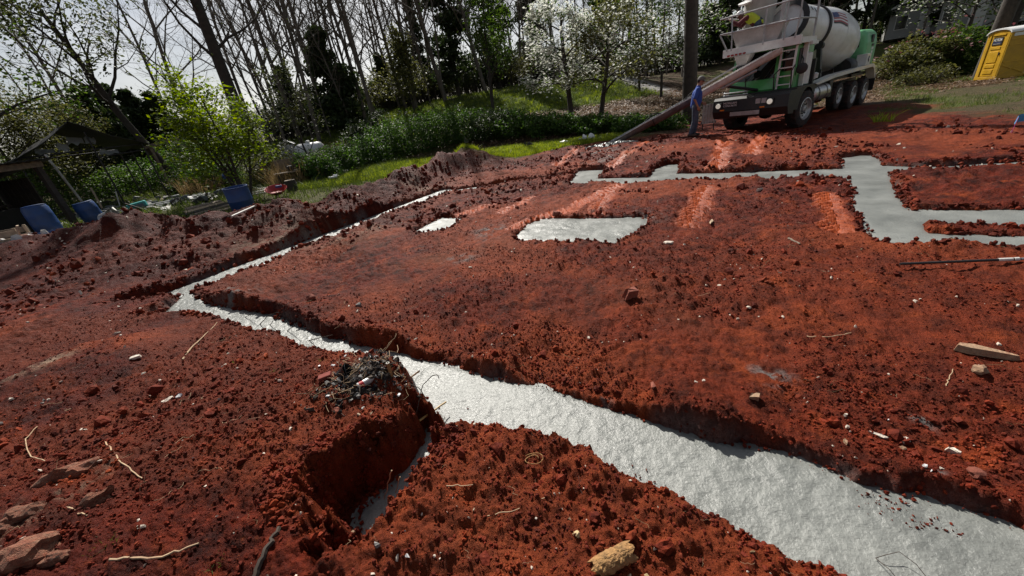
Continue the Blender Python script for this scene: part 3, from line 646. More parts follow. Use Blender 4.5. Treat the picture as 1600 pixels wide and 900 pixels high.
def tree(name, label, loc, seed, H=14, r=.18, leaf=None, leafmat_=None, per=0, spread=.3, lsize=.1, bark=None, twig=None, rotz=0, group=None, blossom=None, bark_lv=1, **kw):
    t = thing(name, label, 'tree', loc, rotz, group)
    paths, tips = grow(seed, H, r, **kw)
    big = sum(paths[:bark_lv + 1], []); small = sum(paths[bark_lv + 1:], [])
    V, F = tubes_np(big, 7); link('trunk', np_mesh(name + '_trunk', V, F), bark or M_BARK_G, t)
    if small:
        V, F = tubes_np(small, 3); cr = link('crown' if not per else 'branches', np_mesh(name + '_twigs', V, F), twig or M_TWIG, t); cr['kind'] = 'stuff'
    if per:
        V, F = leaves_np(tips_cloud(tips, per, spread, seed), lsize, seed + 1, .04); link('crown', np_mesh(name + '_leaves', V, F, False), leafmat_ or M_LEAF_MID, t)
    if blossom:
        pb, sb, zb_ = blossom; V, F = leaves_np(tips_cloud(tips, pb, sb, seed + 9) + np.array([0, 0, .05]), zb_, seed + 3, .03, 1.2, .8); link('blossom', np_mesh(name + '_blossom', V, F, False), M_BLOSSOM, t)
    return t
def gpos(px, py, D):
    x, y = pos(px, py, D); return (x, y, hz(x, y) - .05)

# the bare wood on the hill: four growth forms, then copies
random.seed(3)
BARE = [dict(seed=11, H=19, r=.15, first=.25, nl=19, limb=.30, up=.9, kids=(6, 6)), dict(seed=12, H=17, r=.11, first=.3, nl=16, limb=.26, up=1.0, kids=(6, 5)),
        dict(seed=13, H=20, r=.19, first=.18, nl=20, limb=.34, up=.8, kids=(6, 6)), dict(seed=14, H=12, r=.075, first=.2, nl=14, limb=.36, up=.7, kids=(6, 5)), dict(seed=15, H=22, r=.14, first=.4, nl=14, limb=.22, up=1.0, kids=(6, 5))]
bare_protos = []
bare_spots = []
rb = random.Random(8)
for i in range(64):
    px = 395 + 440 * (i + rb.random()) / 64; D = rb.choice([36, 40, 44, 48, 53, 58, 64]) + rb.uniform(-2, 2); bare_spots.append((px, 120 - (px - 395) * .06, D))
for i in range(30): bare_spots.append((830 + 330 * (i + rb.random()) / 30, 60, rb.uniform(37, 66)))
for i in range(14): bare_spots.append((1150 + 460 * (i + rb.random()) / 14, 10, rb.uniform(46, 72)))
for px, D in [(30, 48), (75, 52), (105, 46), (245, 44), (262, 50), (300, 46), (345, 42), (372, 48), (395, 44)]: bare_spots.append((px, 150, D))
for i, (px, py, D) in enumerate(bare_spots):
    k = i % 5; loc = gpos(px, py, D); sc = rb.uniform(.8, 1.15); lean = (rb.gauss(0, .03), rb.gauss(0, .03))
    b6 = ['behind the carport side of the lawn', 'behind the white gas tank', 'left of the middle of the hill wood', 'at the middle of the hill wood', 'above the vine hedge', 'left of the dogwoods'][min(5, max(0, int((px - 395) / 74)))]
    where = b6 if i < 64 else ('behind the dogwood pair' if px < 985 else 'between dogwoods and truck') if i < 94 else ('behind the truck' if px < 1370 else 'behind the small houses') if i < 108 else 'against the pale sky at the left'
    dn = 'near ' if D < 43 else 'far ' if D > 53 else ''
    lab = ['tall bare grey tree ', 'slender bare tree ', 'stout bare tree ', 'small thin bare tree ', 'bare high branching tree '][k]; lab = dn + lab + where
    grp = ['tall bare trees ', 'slender bare trees ', 'stout bare trees ', 'small bare trees ', 'high branching bare trees '][k] + where + (', ' + dn.strip() if dn else '')
    if i < 5:
        o = tree('bare_tree', lab, loc, rotz=rb.uniform(0, 6), group=grp, **BARE[k]); bare_protos.append(o)
    else:
        o = copy_tree(bare_protos[k], loc, rb.uniform(0, 6.28), sc, lab, grp, lean)

# evergreens
def conifer(name, label, loc, seed, H, rad, n, leaf=M_LEAF_DARK, group=None, ls=.16, bare=.08):
    t = thing(name, label, 'tree', loc, 0, group); rg = np.random.default_rng(seed)
    mb = MB(); mb.tube([(0, 0, -.3), (.05, 0, H * .5), (0, .03, H)], [H * .014, H * .010, .02], 7); mb.build('trunk', M_BARK_D, t, True)
    paths = []; C = []
    lv = int(H * 5)
    for i in range(lv):
        f = bare + (1 - bare) * i / lv; R_ = rad * (1 - f) ** .8 * rg.uniform(.65, 1.15) + .1; a = rg.uniform(0, 2 * PI); z = f * H
        e = np.array([math.cos(a) * R_, math.sin(a) * R_, z + R_ * rg.uniform(-.05, .35)]); s0 = np.array([0, 0, z]); paths.append(([s0, (s0 + e) / 2 + [0, 0, .05], e], [.03, .02, .008]))
        m = max(6, int(n / lv)); tt = rg.random(m) ** .6; C.append(s0 + (e - s0) * tt[:, None] + rg.normal(0, .16 + .10 * R_, (m, 3)) * np.array([1, 1, .6]))
    V, F = tubes_np(paths, 4); link('branches', np_mesh(name + '_branches', V, F), M_BARK_D, t)['kind'] = 'stuff'
    V, F = leaves_np(np.vstack(C), ls, seed, .03, .1, .5); link('crown', np_mesh(name + '_crown', V, F, False), leaf, t)
    return t
cA = conifer('cedar_tree', 'dense dark cedar behind the lawn at the left edge of the bare wood', gpos(520, 140, 38), 31, 7.5, 2.6, 9000, ls=.2)
cB = conifer('pine_tree', 'tall dark evergreen rising through the bare wood, right of its middle', gpos(705, 80, 40), 32, 15, 2.3, 9000, ls=.2)
EV = 'dark evergreens of the hill wood'
for i, (pr, px, py, D, sc, lab) in enumerate([(cB, 770, 60, 43, 1.0, 'tall dark evergreen directly left of the dogwoods'), (cB, 655, 90, 56, .8, 'narrow dark evergreen deep in the bare wood'), (cA, 600, 130, 46, .7, 'rounded dark cedar at the foot of the bare wood'), (cA, 640, 140, 44, .7, 'low dark cedar at the near edge of the bare wood above the vines'),
                                      (cB, 950, 40, 46, 1.1, 'dark evergreen behind the right dogwood'), (cB, 828, 50, 56, 1.0, 'tallest dark evergreen behind the left dogwood'), (cA, 455, 160, 44, .8, 'dark cedar behind the white gas tank'), (cB, 1395, 20, 60, 1.1, 'dark evergreen behind the green engine cover of the truck'), (cB, 1320, 10, 60, 1.1, 'dark evergreen above the truck drum'), (cA, 1250, 20, 58, 1.6, 'broad dark cedar behind the truck drum'), (cB, 1480, -10, 60, 1.0, 'dark evergreen between the two houses'), (cA, 1420, 25, 64, 1.4, 'broad dark cedar left of the small house'), (cA, 1130, 40, 50, 1.1, 'dark cedar behind the truck platform')]):
    copy_tree(pr, gpos(px, py, D), i * 1.3, sc, lab)
for i, (px, D, sc, lab) in enumerate([(150, 40, .85, 'black evergreen mass behind the ridge of the carport'), (105, 44, .8, 'black evergreen left of the carport ridge against the sky'), (215, 41, .8, 'black rounded evergreen right of the leaning tree'), (185, 45, .9, 'black evergreen directly behind the leaning tree'), (255, 40, .75, 'low black evergreen behind the oak trunk'), (300, 44, .7, 'small dark evergreen between oak and green tree')]):
    copy_tree(cA, gpos(px, 190, D), i * 2.1, sc, lab)

# undergrowth that closes the foot of the wood
def brush(label, loc, seed, rx, h, lm):
    t = thing('brush_thicket', label, 'thicket', loc); paths = []; rg = np.random.default_rng(seed); C = []
    for i in range(70):
        a = rg.uniform(0, 2 * PI); q = rx * math.sqrt(rg.random()); p0 = np.array([math.cos(a) * q, math.sin(a) * q, -.1]); d = np.array([rg.normal(0, .22), rg.normal(0, .22), 1]); Lb = h * rg.uniform(.5, 1.1); p1 = p0 + d * Lb * .5; p2 = p0 + d * Lb + rg.normal(0, .15, 3); paths.append(([p0, p1, p2], [.022, .014, .006]))
        for j in range(5):
            f = rg.uniform(.3, 1); b = p0 + (p2 - p0) * f; e = b + np.array([rg.normal(0, .35), rg.normal(0, .35), rg.uniform(.1, .5)]); paths.append(([b, e], [.01, .004])); C.append(b + (e - b) * rg.random((8, 1)) + rg.normal(0, .12, (8, 3)))
    V, F = tubes_np([q_ for q_ in paths if len(q_[0]) == 3], 4); link('stems', np_mesh('brush_stems', V, F), M_TWIG_D, t)['kind'] = 'stuff'
    V, F = tubes_np([q_ for q_ in paths if len(q_[0]) == 2], 3); link('twigs', np_mesh('brush_twigs', V, F), M_TWIG_D, t)['kind'] = 'stuff'
    V, F = leaves_np(np.vstack(C), .11, seed, .03); link('foliage', np_mesh('brush_leaves', V, F, False), lm, t); return t
bp = [brush('', (0, 0, 0), 300 + i, 2.2, 3.2, [M_LEAF_OLIVE, M_LEAF_DARK, M_LEAF_BACKLIT][i]) for i in range(3)]
rb = random.Random(21); spots = []
for i in range(34): spots.append((390 + 470 * i / 34 + rb.uniform(-6, 6), 120, rb.uniform(41, 58)))
for i in range(16): spots.append((860 + 300 * i / 16, 70, rb.uniform(50, 64)))
for i in range(14): spots.append((1170 + 430 * i / 14, 10, rb.uniform(60, 72)))
for i in range(12): spots.append((-20 + 420 * i / 12, 190, rb.uniform(46, 58)))
first = [True] * 3
for i, (px, py, D) in enumerate(spots):
    k = i % 3; zone = 'at the foot of the hill wood' if i < 34 else 'behind the dogwoods' if i < 50 else 'behind the houses' if i < 64 else 'behind the junk yard'
    part_ = ['left end', 'left', 'middle', 'right', 'right end'][min(4, int(5 * ((i if i < 34 else i - 34 if i < 50 else i - 50 if i < 64 else i - 64) / (34 if i < 34 else 16 if i < 50 else 14 if i < 64 else 12))))]
    lab = ['olive', 'dark green', 'brown green'][k] + f' brush thicket {zone}, {part_}'; grp = lab.replace('thicket', 'thickets'); loc = gpos(px, py, D)
    if first[k]: first[k] = False; o = bp[k]; o.location = loc; o['label'] = lab; o['group'] = grp
    else: copy_tree(bp[k], loc, rb.uniform(0, 6), (rb.uniform(.9, 1.4), rb.uniform(.9, 1.4), rb.uniform(.7, 1.25)), lab, grp)
# dogwoods
dog = dict(H=5.2, first=.26, nl=13, limb=.62, up=.25, kids=(6, 5), flatl=.35, wig=.16)
tree('dogwood_tree', 'dogwood in full white blossom standing on the leafy bank, left of the pair', gpos(895, 170, 22.6), 41, r=.17, per=2, spread=.16, lsize=.07, leafmat_=M_LEAF_MID, bark=M_BARK_D, twig=M_TWIG_D, blossom=(5, .15, .075), lean=(-.05, 0), **dog)
tree('dogwood_tree', 'greener dogwood with thin white blossom, right of the pair on the bank', gpos(938, 168, 22.2), 42, r=.15, per=5, spread=.18, lsize=.075, leafmat_=M_LEAF_OLIVE, bark=M_BARK_D, twig=M_TWIG_D, blossom=(1, .16, .07), lean=(.05, 0), **dog)
tree('dogwood_tree', 'thin blossoming dogwood behind the big straight trunk', gpos(1035, 90, 30), 43, r=.1, per=3, spread=.25, lsize=.09, leafmat_=M_LEAF_MID, bark=M_BARK_D, twig=M_TWIG_D, blossom=(2, .25, .08), **dict(dog, H=6.5))
tree('dogwood_tree', 'blossoming dogwood sprays high above the far house at the right', gpos(1525, -10, 44), 44, r=.1, per=1, spread=.25, lsize=.09, leafmat_=M_LEAF_MID, bark=M_BARK_D, twig=M_TWIG_D, blossom=(1, .25, .08), **dict(dog, H=7.5))
# single trees that stand out
tree('oak_tree', 'thick dark oak trunk leaning against the pale sky with budding branches', gpos(402, 232, 26), 51, H=18, r=.33, per=1, spread=.1, lsize=.055, leafmat_=M_LEAF_BACKLIT, bark=M_BARK_D, twig=M_TWIG_D, lrad=.3, first=.3, nl=18, limb=.28, up=.55, kids=(5, 5), wig=.2)
tree('pine_tree', 'big straight dark trunk beside the truck chute', gpos(1081, 120, 21.5), 52, H=19, r=.34, per=2, spread=.3, lsize=.14, leafmat_=M_LEAF_DARK, bark=M_BARK_D, twig=M_TWIG_D, first=.66, nl=12, limb=.2, up=.4)
tree('oak_tree', 'dark trunk directly behind the yellow portable toilet', gpos(1567, 25, 36), 53, H=16, r=.38, per=1, spread=.25, lsize=.1, leafmat_=M_LEAF_MID, bark=M_BARK_D, twig=M_TWIG_D, first=.35, nl=12, limb=.3)
tree('oak_tree', 'slim dark trunk at the right edge behind the yellow toilet roof', gpos(1592, 15, 42), 54, H=14, r=.22, per=2, spread=.25, lsize=.1, leafmat_=M_LEAF_MID, bark=M_BARK_D, twig=M_TWIG_D, first=.3, nl=12, limb=.3)
tree('maple_tree', 'leaning forked tree with small dark leaves above the carport', gpos(268, 245, 32), 55, H=9.6, r=.26, per=4, spread=.28, lsize=.105, leafmat_=M_LEAF_BACKLIT, bark=M_BARK_D, twig=M_TWIG_D, lean=(-.33, 0), first=.5, nl=11, limb=.62, up=.7, kids=(6, 5))
tree('maple_tree', 'tree with fresh green leaves at the top left corner', gpos(-95, 140, 29), 56, H=11.5, r=.2, per=6, spread=.3, lsize=.11, leafmat_=M_LEAF_MID, bark=M_BARK_D, twig=M_TWIG_D, first=.3, nl=13, limb=.45)
tree('maple_tree', 'tall leafy green tree left of the dogwoods in front of the wood', gpos(762, 110, 29), 57, H=8.5, r=.13, per=5, spread=.3, lsize=.1, leafmat_=M_LEAF_MID, bark=M_BARK_D, twig=M_TWIG_D, first=.2, nl=14, limb=.28, up=.8)
tree('maple_tree', 'thin green leafed tree standing left of the big straight trunk', gpos(1000, 80, 33), 58, H=9, r=.1, per=4, spread=.35, lsize=.12, leafmat_=M_LEAF_MID, bark=M_BARK_D, twig=M_TWIG_D, first=.25, nl=12, limb=.36)
tree('maple_tree', 'bushy green tree between the bare wood and the lawn', gpos(640, 140, 36), 59, H=5.5, r=.1, per=4, spread=.3, lsize=.12, leafmat_=M_LEAF_OLIVE, bark=M_BARK_D, twig=M_TWIG_D, first=.15, nl=14, limb=.35)
tree('maple_tree', 'thin dark leafed sapling beside the white gas tank', gpos(470, 205, 24), 60, H=5.2, r=.06, per=2, spread=.2, lsize=.07, leafmat_=M_LEAF_BACKLIT, bark=M_BARK_D, twig=M_TWIG_D, first=.15, nl=13, limb=.38)
for i, (px, py, D, H_, lab) in enumerate([(1290, 0, 60, 12, 'olive leafed tree rising behind the truck drum'), (1360, 0, 60, 12, 'olive leafed tree behind the truck rear'), (1440, 0, 64, 11, 'dark olive tree above the small house'), (1500, 0, 66, 11, 'olive tree above the flowering bush'), (1215, 20, 58, 11, 'green tree seen through the truck railing'), (1600, -20, 46, 11, 'olive tree at the top right corner')]):
    tree('maple_tree', lab, gpos(px, py, D), 70 + i, H=H_, r=.18, per=6, spread=.45, lsize=.16, leafmat_=[M_LEAF_OLIVE, M_LEAF_DARK][i % 2], bark=M_BARK_D, twig=M_TWIG_D, first=.15, nl=14, limb=.42, kids=(5, 4))
for i, (px, py, D, H_, lab) in enumerate([(20, 175, 36, 5.6, 'olive green shrubby tree behind the lean-to at the left edge'), (75, 175, 38, 5.2, 'olive green shrubby tree behind the left slope of the carport'), (-40, 180, 34, 6.5, 'olive green tree cut by the left edge')]):
    tree('shrub_tree', lab, gpos(px, py, D), 80 + i, H=H_, r=.1, per=9, spread=.3, lsize=.075, leafmat_=M_LEAF_OLIVE, bark=M_BARK_D, twig=M_TWIG_D, first=.08, nl=16, limb=.5, kids=(6, 5))
# the bright small tree by the blue barrel: several stems
def multi_stem(name, label, loc, seed, stems, H, per, spread, ls, lm):
    t = thing(name, label, 'tree', loc); tp = []; P0 = []; P1 = []
    for i in range(stems):
        a = 2 * PI * i / stems + .4; paths, tips = grow(seed + i, H * (.8 + .25 * ((i * 7) % 3) / 2), .055, first=.3, nl=9, limb=.38, up=.6, wig=.16, kids=(5, 4), lean=(math.cos(a) * .32, math.sin(a) * .32))
        P0 += paths[0] + paths[1]; P1 += paths[2] + paths[3]; tp += tips
    V, F = tubes_np(P0, 6); link('trunk', np_mesh('stems', V, F), M_BARK_D, t); V, F = tubes_np(P1, 3); link('branches', np_mesh('twigs', V, F), M_TWIG_D, t)['kind'] = 'stuff'
    V, F = leaves_np(tips_cloud(tp, per, spread, seed), ls, seed, .03, .5, .5); link('crown', np_mesh('leaves', V, F, False), lm, t)
    return t
_g = onp(385, 318)
multi_stem('young_tree', 'small many stemmed tree with bright yellow green leaves behind the blue barrel', (at(385, 312, .3)[0], at(385, 312, .3)[1], .2), 91, 5, 4.1, 3, .15, .07, M_LEAF_BRIGHT)

# ------------------------------------------------------------------ shrubs, vines, grass
def bush(name, label, loc, seed, size, n, lm, ls, stems=6, group=None, lump=.4, cat='bush', flowers=None):
    t = thing(name, label, cat, loc, 0, group); rg = np.random.default_rng(seed); mb = MB()
    for i in range(stems):
        a = rg.uniform(0, 2 * PI); e = np.array([math.cos(a) * size[0] * .6, math.sin(a) * size[1] * .6, size[2] * rg.uniform(.9, 1.6)])
        mb.tube([(0, 0, -.1), e * .5 + rg.normal(0, .05, 3), e], [.03, .02, .008], 5)
    mb.build('stems', M_BARK_D, t)
    C = blob_points(n, seed, size, (0, 0, size[2] * .75), .45, lump); C = C[C[:, 2] > -.05]
    V, F = leaves_np(C, ls, seed, .04, .3, .55); link('foliage', np_mesh(name + '_leaves', V, F, False), lm, t)
    if flowers:
        C = blob_points(flowers, seed + 1, [q * 1.03 for q in size], (0, 0, size[2] * .8), .9, lump); C = C[(C[:, 2] > size[2] * .9)]
        V, F = leaves_np(C, ls, seed + 2, .05, .6, .8); link('blossom', np_mesh(name + '_flowers', V, F, False), M_PINK, t)
    return t
vine_spots = [(520, 232, 20.5, 1.3, .7, 'vine covered mound left of the tyre'), (560, 240, 21.5, 1.4, .75, 'vine covered mound directly behind the tyre'), (600, 225, 22.5, 1.5, .9, 'vine covered bush right of the tyre'), (640, 215, 22.5, 1.6, .95, 'tangled green bush at the middle of the hedge'), (685, 205, 22.5, 1.6, .95, 'tangled green bush behind the red spoil heap'), (725, 200, 22.3, 1.5, .85, 'tangled bush behind the left end of the bright grass'), (765, 195, 22.0, 1.5, .75, 'dark tangled bush behind the middle of the bright grass'), (805, 192, 21.6, 1.4, .7, 'tangled bush behind the right end of the bright grass'), (845, 190, 21.2, 1.3, .6, 'low tangle at the foot of the left dogwood'), (885, 188, 21, 1.2, .5, 'low green tangle in front of the left dogwood trunk'), (560, 212, 25, 1.0, .8, 'dark round bush on the slope above the tyre'), (590, 205, 25.5, 1.1, 1.0, 'darkest round bush at the edge of the lawn'), (930, 180, 20.8, 1.2, .4, 'low weeds in front of the right dogwood'), (985, 170, 20.3, 1.2, .42, 'low weeds on the bank above the chute end'), (1030, 160, 19.8, 1.1, .38, 'low weeds on the bank behind the chute'), (485, 240, 19, 1.0, .6, 'bushy weeds right of the wooden bench')]
for i, (px, py, D, rx, rz, lab) in enumerate(vine_spots):
    lm = M_LEAF_DARK if 'dark' in lab.split(' bush')[0] else M_VINE
    bush('vine_bush' if 'weeds' not in lab else 'weed_clump', lab, gpos(px, py, D), 120 + i, (rx, rx * .8, rz * 1.08), 4600, lm, .062, group=None, cat='bush' if 'weeds' not in lab else 'weeds')
bush('flowering_bush', 'broad dark evergreen bush with pink blossom on top, left of the yellow toilet', gpos(1437, 80, 40), 140, (2.3, 2.0, 1.4), 9000, M_LEAF_OLIVE, .10, flowers=260)
bush('flowering_bush', 'right half of the pink topped hedge beside the yellow toilet', gpos(1494, 60, 41), 141, (2.2, 1.9, 1.5), 9000, M_LEAF_MID, .10, flowers=420)
bush('bush', 'thin leggy shrub below the pink flowering bush', gpos(1432, 95, 35), 142, (1.2, 1.0, .5), 1200, M_LEAF_OLIVE, .07, 14)
bush('bush', 'thin leggy shrub on the lawn between path and toilet', gpos(1468, 92, 35), 143, (1.0, .9, .6), 900, M_LEAF_OLIVE, .07, 14)
for i, (px, py, D, rx, rz, lab) in enumerate([(215, 262, 34, 2.3, 1.1, 'green bush seen through the carport frame'), (165, 268, 34, 2.2, 1.1, 'green bush behind the left carport pole'), (285, 276, 28, 1.1, .5, 'weedy bush at the foot of the right carport pole'), (315, 255, 26, 1.5, .8, 'tangled bush beyond the lumber pile'), (330, 240, 27, 2.0, 1.5, 'dull green bush behind the bright young tree'), (420, 250, 22, 1.2, .8, 'dull bush right of the bright young tree'), (285, 235, 34, 2.2, 1.5, 'brown green bush behind the old gate frame'), (10, 250, 27, 1.8, 1.5, 'dark bush behind the lean-to')]):
    bush('bush', lab, gpos(px, py, D), 150 + i, (rx, rx * .85, rz), 3800, [M_VINE, M_LEAF_MID, M_LEAF_OLIVE][i % 3], .07)
# dry stalks
def stalks(name, label, loc, seed, n, rad, h, mat, wd=.008, cat='weeds', lean=.25):
    rg = np.random.default_rng(seed); mb = MB(); V = []; F = []
    for i in range(n):
        a, q = rg.uniform(0, 2 * PI), rad * math.sqrt(rg.random()); p = np.array([math.cos(a) * q, math.sin(a) * q, -.03]); d = np.array([rg.normal(0, lean), rg.normal(0, lean), 1]); L_ = h * rg.uniform(.5, 1.1)
        s = np.array([math.cos(a * 3), math.sin(a * 3), 0]) * wd; m_ = p + d * L_ * .55; e = p + d * L_ + np.array([d[0], d[1], -.1]) * L_ * .3
        o = len(V); V += [p - s, p + s, m_ + s * .8, m_ - s * .8, e + s * .15, e - s * .15]; F += [(o, o + 1, o + 2, o + 3), (o + 3, o + 2, o + 4, o + 5)]
    o = link(name, np_mesh(name, np.array(V), np.array(F), False), mat, None, loc); return tag(o, label, cat)
stalks('dry_grass_clump', 'tall tawny dry grass clump between the gas tank and the vines', gpos(515, 222, 22), 161, 500, .6, 1.5, M_STRAW)
stalks('dry_grass_clump', 'brown dry brush behind the wooden bench', gpos(450, 245, 19.5), 162, 700, 1.1, 1.1, M_STRAW)
stalks('dry_grass_clump', 'brown dead brush behind the bright young tree', gpos(300, 262, 25), 163, 500, 1.0, 1.0, M_STRAW)
# grass tufts as stuff
def tuft(name, seed, n, h, mat, wd=.004, rad=.035):
    rg = np.random.default_rng(seed); V = []; F = []
    for i in range(n):
        a = rg.uniform(0, 6.28); p = np.array([rg.normal(0, rad), rg.normal(0, rad), -.01]); d = np.array([rg.normal(0, .35), rg.normal(0, .35), 1]); L_ = h * rg.uniform(.5, 1.15); s = np.array([math.cos(a), math.sin(a), 0]) * wd
        m_ = p + d * L_ * .6; e = p + d * L_ + np.array([d[0], d[1], 0]) * L_ * .3; o = len(V); V += [p - s, p + s, m_ + s * .7, m_ - s * .7, e + s * .1, e - s * .1]; F += [(o, o + 1, o + 2, o + 3), (o + 3, o + 2, o + 4, o + 5)]
    me = np_mesh(name, np.array(V), np.array(F), False); me.materials.append(mat); return me
TB = [tuft(f'tuft_b{i}', 170 + i, 16, .13, M_GRASS, .006, .06) for i in range(3)] + [tuft(f'tuft_d{i}', 180 + i, 14, .15, M_GRASS_DK, .006, .07) for i in range(3)]
def grass_patch(name, n, x, y, keep, sc, picks, label):
    z, clay, grass, *_ = height(x, y, True, True); m = (grass * (1 - clay) > keep(x, y)); x, y, z = x[m], y[m], z[m]; k = len(x)
    scatter(name, np.stack([x, y, z], -1), np.stack([RG.normal(0, .1, k), RG.normal(0, .1, k), RG.uniform(0, 6.28, k)], -1), (RG.uniform(.6, 1.25, k) * sc)[:, None] * np.ones((1, 3)), TB, RG.choice(picks, k), label, 'grass')
n = 26000; grass_patch('bright_grass', n, RG.uniform(-9, 8, n), RG.uniform(14.8, 21.5, n), lambda x, y: .38 + RG.random(len(x)) * .5, 1.0, [0, 1, 2, 0, 1, 3], 'bright sunlit yellow green grass strip along the edge of the clay')
n = 20000; x = RG.uniform(-22, 13, n); y = RG.uniform(23, 48, n); grass_patch('lawn_grass', n, x, y, lambda x, y: RG.random(len(x)) * .9, 1.5, [0, 3, 4, 5], 'mown lawn on the rise behind the vines')
n = 13000; x = RG.uniform(14, 42, n); y = RG.uniform(8, 32, n); grass_patch('rough_grass', n, x, y, lambda x, y: .1 + RG.random(len(x)) * .8, 1.1, [3, 4, 5], 'rough patchy grass around the yellow toilet')
n = 8000; x = RG.uniform(-30, -4, n); y = RG.uniform(10.5, 26, n); grass_patch('yard_weeds', n, x, y, lambda x, y: .1 + RG.random(len(x)) * .6, 1.6, [3, 4, 5], 'weeds and rough grass over the junk yard')
# fallen leaves on the bank
LF = []
for i in range(3):
    V, F = leaves_np(RG.normal(0, .16, (14, 3)) * np.array([1, 1, .08]), .05, 190 + i, .01, 1.5, .6); me = np_mesh(f'litter_{i}', V, F, False); me.materials.append(leafmat(f'fallen_leaf_{i}', (.07, .04, .022), (.24, .15, .09), .15)); LF.append(me)
n = 15000; x = RG.uniform(-8, 34, n); y = RG.uniform(18, 36, n); z, clay, grass, *_ , gravel, sd, hd = height(x, y, True, True); m = ((hd > .3) & (hd < 9) | (x > 15) & (clay < .4)) & (grass < RG.random(n) * .6); x, y, z = x[m], y[m], z[m]; k = len(x)
scatter('leaf_litter', np.stack([x, y, z + .015], -1), np.stack([RG.normal(0, .15, k), RG.normal(0, .15, k), RG.uniform(0, 6.28, k)], -1), RG.uniform(.7, 1.5, k)[:, None] * np.ones((1, 3)), LF, RG.integers(0, 3, k), 'brown fallen leaves covering the bank under the dogwoods', 'leaf litter')

# ------------------------------------------------------------------ paints
M_WHITE = simple('white_truck_paint', (.74, .74, .72), .38, var=.06, scale=2, dirt=(.30, .27, .23), dirt_amt=.45, coat=.3)
M_DRUM = simple('drum_paint', (.80, .80, .80), .35, var=.05, scale=1.5, dirt=(.46, .43, .39), dirt_amt=.75, coat=.3)
M_HOP = simple('shaded_stained_steel', (.46, .45, .43), .6, var=.15, scale=3, dirt=(.26, .24, .22), dirt_amt=.7)  # darker grey puts the hopper's shade into the colour; stains on top
M_GREEN = simple('green_truck_paint', (.07, .36, .09), .35, var=.1, scale=2, dirt=(.08, .13, .06), dirt_amt=.55, coat=.5)
M_GREEN2 = simple('pale_green_cowl', (.16, .46, .22), .42, var=.08, scale=2, dirt=(.16, .24, .14), dirt_amt=.4)
M_BLACK = simple('black_steel', (.012, .012, .013), .5, var=.3, scale=5, dirt=(.05, .03, .022), dirt_amt=.5)
M_RUBBER = simple('tyre_rubber', (.016, .015, .014), .85, var=.35, scale=9, dirt=(.11, .04, .026), dirt_amt=.75, bump=.3)
M_ALU = simple('wheel_aluminium', (.55, .55, .54), .42, metal=.55, var=.12, scale=9, dirt=(.25, .16, .12), dirt_amt=.55)
M_STEEL = simple('galvanised_steel', (.42, .42, .43), .45, metal=.6, var=.15, scale=7, dirt=(.2, .15, .12), dirt_amt=.4)
M_TANK = simple('polished_tank', (.55, .56, .57), .32, metal=.75, var=.1, scale=4, dirt=(.22, .17, .14), dirt_amt=.4)
M_CHUTE = simple('chute_paint', (.60, .57, .55), .5, var=.12, scale=4, dirt=(.30, .20, .16), dirt_amt=.7)
M_CHUTE_D = simple('worn_chute_steel', (.10, .085, .08), .6, metal=.2, var=.4, scale=6, dirt=(.22, .20, .19), dirt_amt=.6)
M_AMBER = simple('amber_lens', (.75, .20, .02), .25, var=.1)
M_REDL = simple('red_lens', (.35, .012, .012), .3, var=.2)
M_INK = simple('black_print', (.015, .015, .018), .5, var=.1)
M_PRINT_W = simple('white_print', (.7, .7, .7), .5, var=.05)
M_PRINT_R = simple('red_print', (.35, .035, .04), .5, var=.1)
M_PRINT_B = simple('blue_print', (.03, .05, .17), .5, var=.1)
m, t, p = nodes_of('windscreen_glass'); p.inputs['Base Color'].default_value = (.012, .016, .014, 1); p.inputs['Roughness'].default_value = .06; p.inputs['Specular IOR Level'].default_value = .6; M_GLASS = m
m, t, p = nodes_of('headlight_glint'); p.inputs['Base Color'].default_value = (.8, .8, .75, 1); p.inputs['Emission Color'].default_value = (1, .93, .78, 1); p.inputs['Emission Strength'].default_value = .2; p.inputs['Roughness'].default_value = .2; M_LAMP = m  # faint glow stands in for the reflection on an unlit lens

def text_mesh(body, size, mat, parent, name, loc, rot, bold=.0, width=None):
    cu = bpy.data.curves.new(name, 'FONT'); cu.body = body; cu.size = size; cu.align_x = 'CENTER'; cu.align_y = 'CENTER'; cu.extrude = .002; cu.offset = bold
    o = bpy.data.objects.new(name, cu); COL.objects.link(o); dg = bpy.context.evaluated_depsgraph_get(); me = bpy.data.meshes.new_from_object(o.evaluated_get(dg)); bpy.data.objects.remove(o)
    if width:
        xs_ = [v.co.x for v in me.vertices]; k = width / (max(xs_) - min(xs_))
        for v in me.vertices: v.co.x *= k
    return link(name, me, mat, parent, loc, rot)

# ------------------------------------------------------------------ the mixer truck (x forward, y left)
TR = thing('concrete_mixer_truck', 'white and green front discharge concrete mixer truck pouring through its long chute', 'mixer truck', (10.24, 14.66, .07), R(214))
TR.rotation_euler = (R(.6), R(.4), R(214))
mb = MB(); [mb.box((-3.3, s * .45, .9), (9.2, .12, .28)) for s in (-1, 1)]
for x_ in (.9, -1.2, -2.6, -4.2, -5.7, -7.4): mb.box((x_, 0, .88), (.12, .8, .16))
for x_ in (0, -5.0, -6.5): mb.tube([(x_, -1, .55), (x_, 1, .55)], .09, 8); mb.lathe([(-.2, .05), (-.16, .2), (0, .24), (.16, .2), (.2, .05)], (x_, 0, .55), (0, 1, 0), 12)
mb.box((-6.6, 0, 1.2), (2.4, 1.9, .1)); mb.box((-3.4, 0, 1.22), (4.2, 1.7, .1)); mb.box((-1.2, -.9, .8), (1.4, .5, .5), ch=.04); mb.box((-3.2, .62, .8), (.9, .3, .45), ch=.03)
mb.build('chassis', M_BLACK, TR, True)
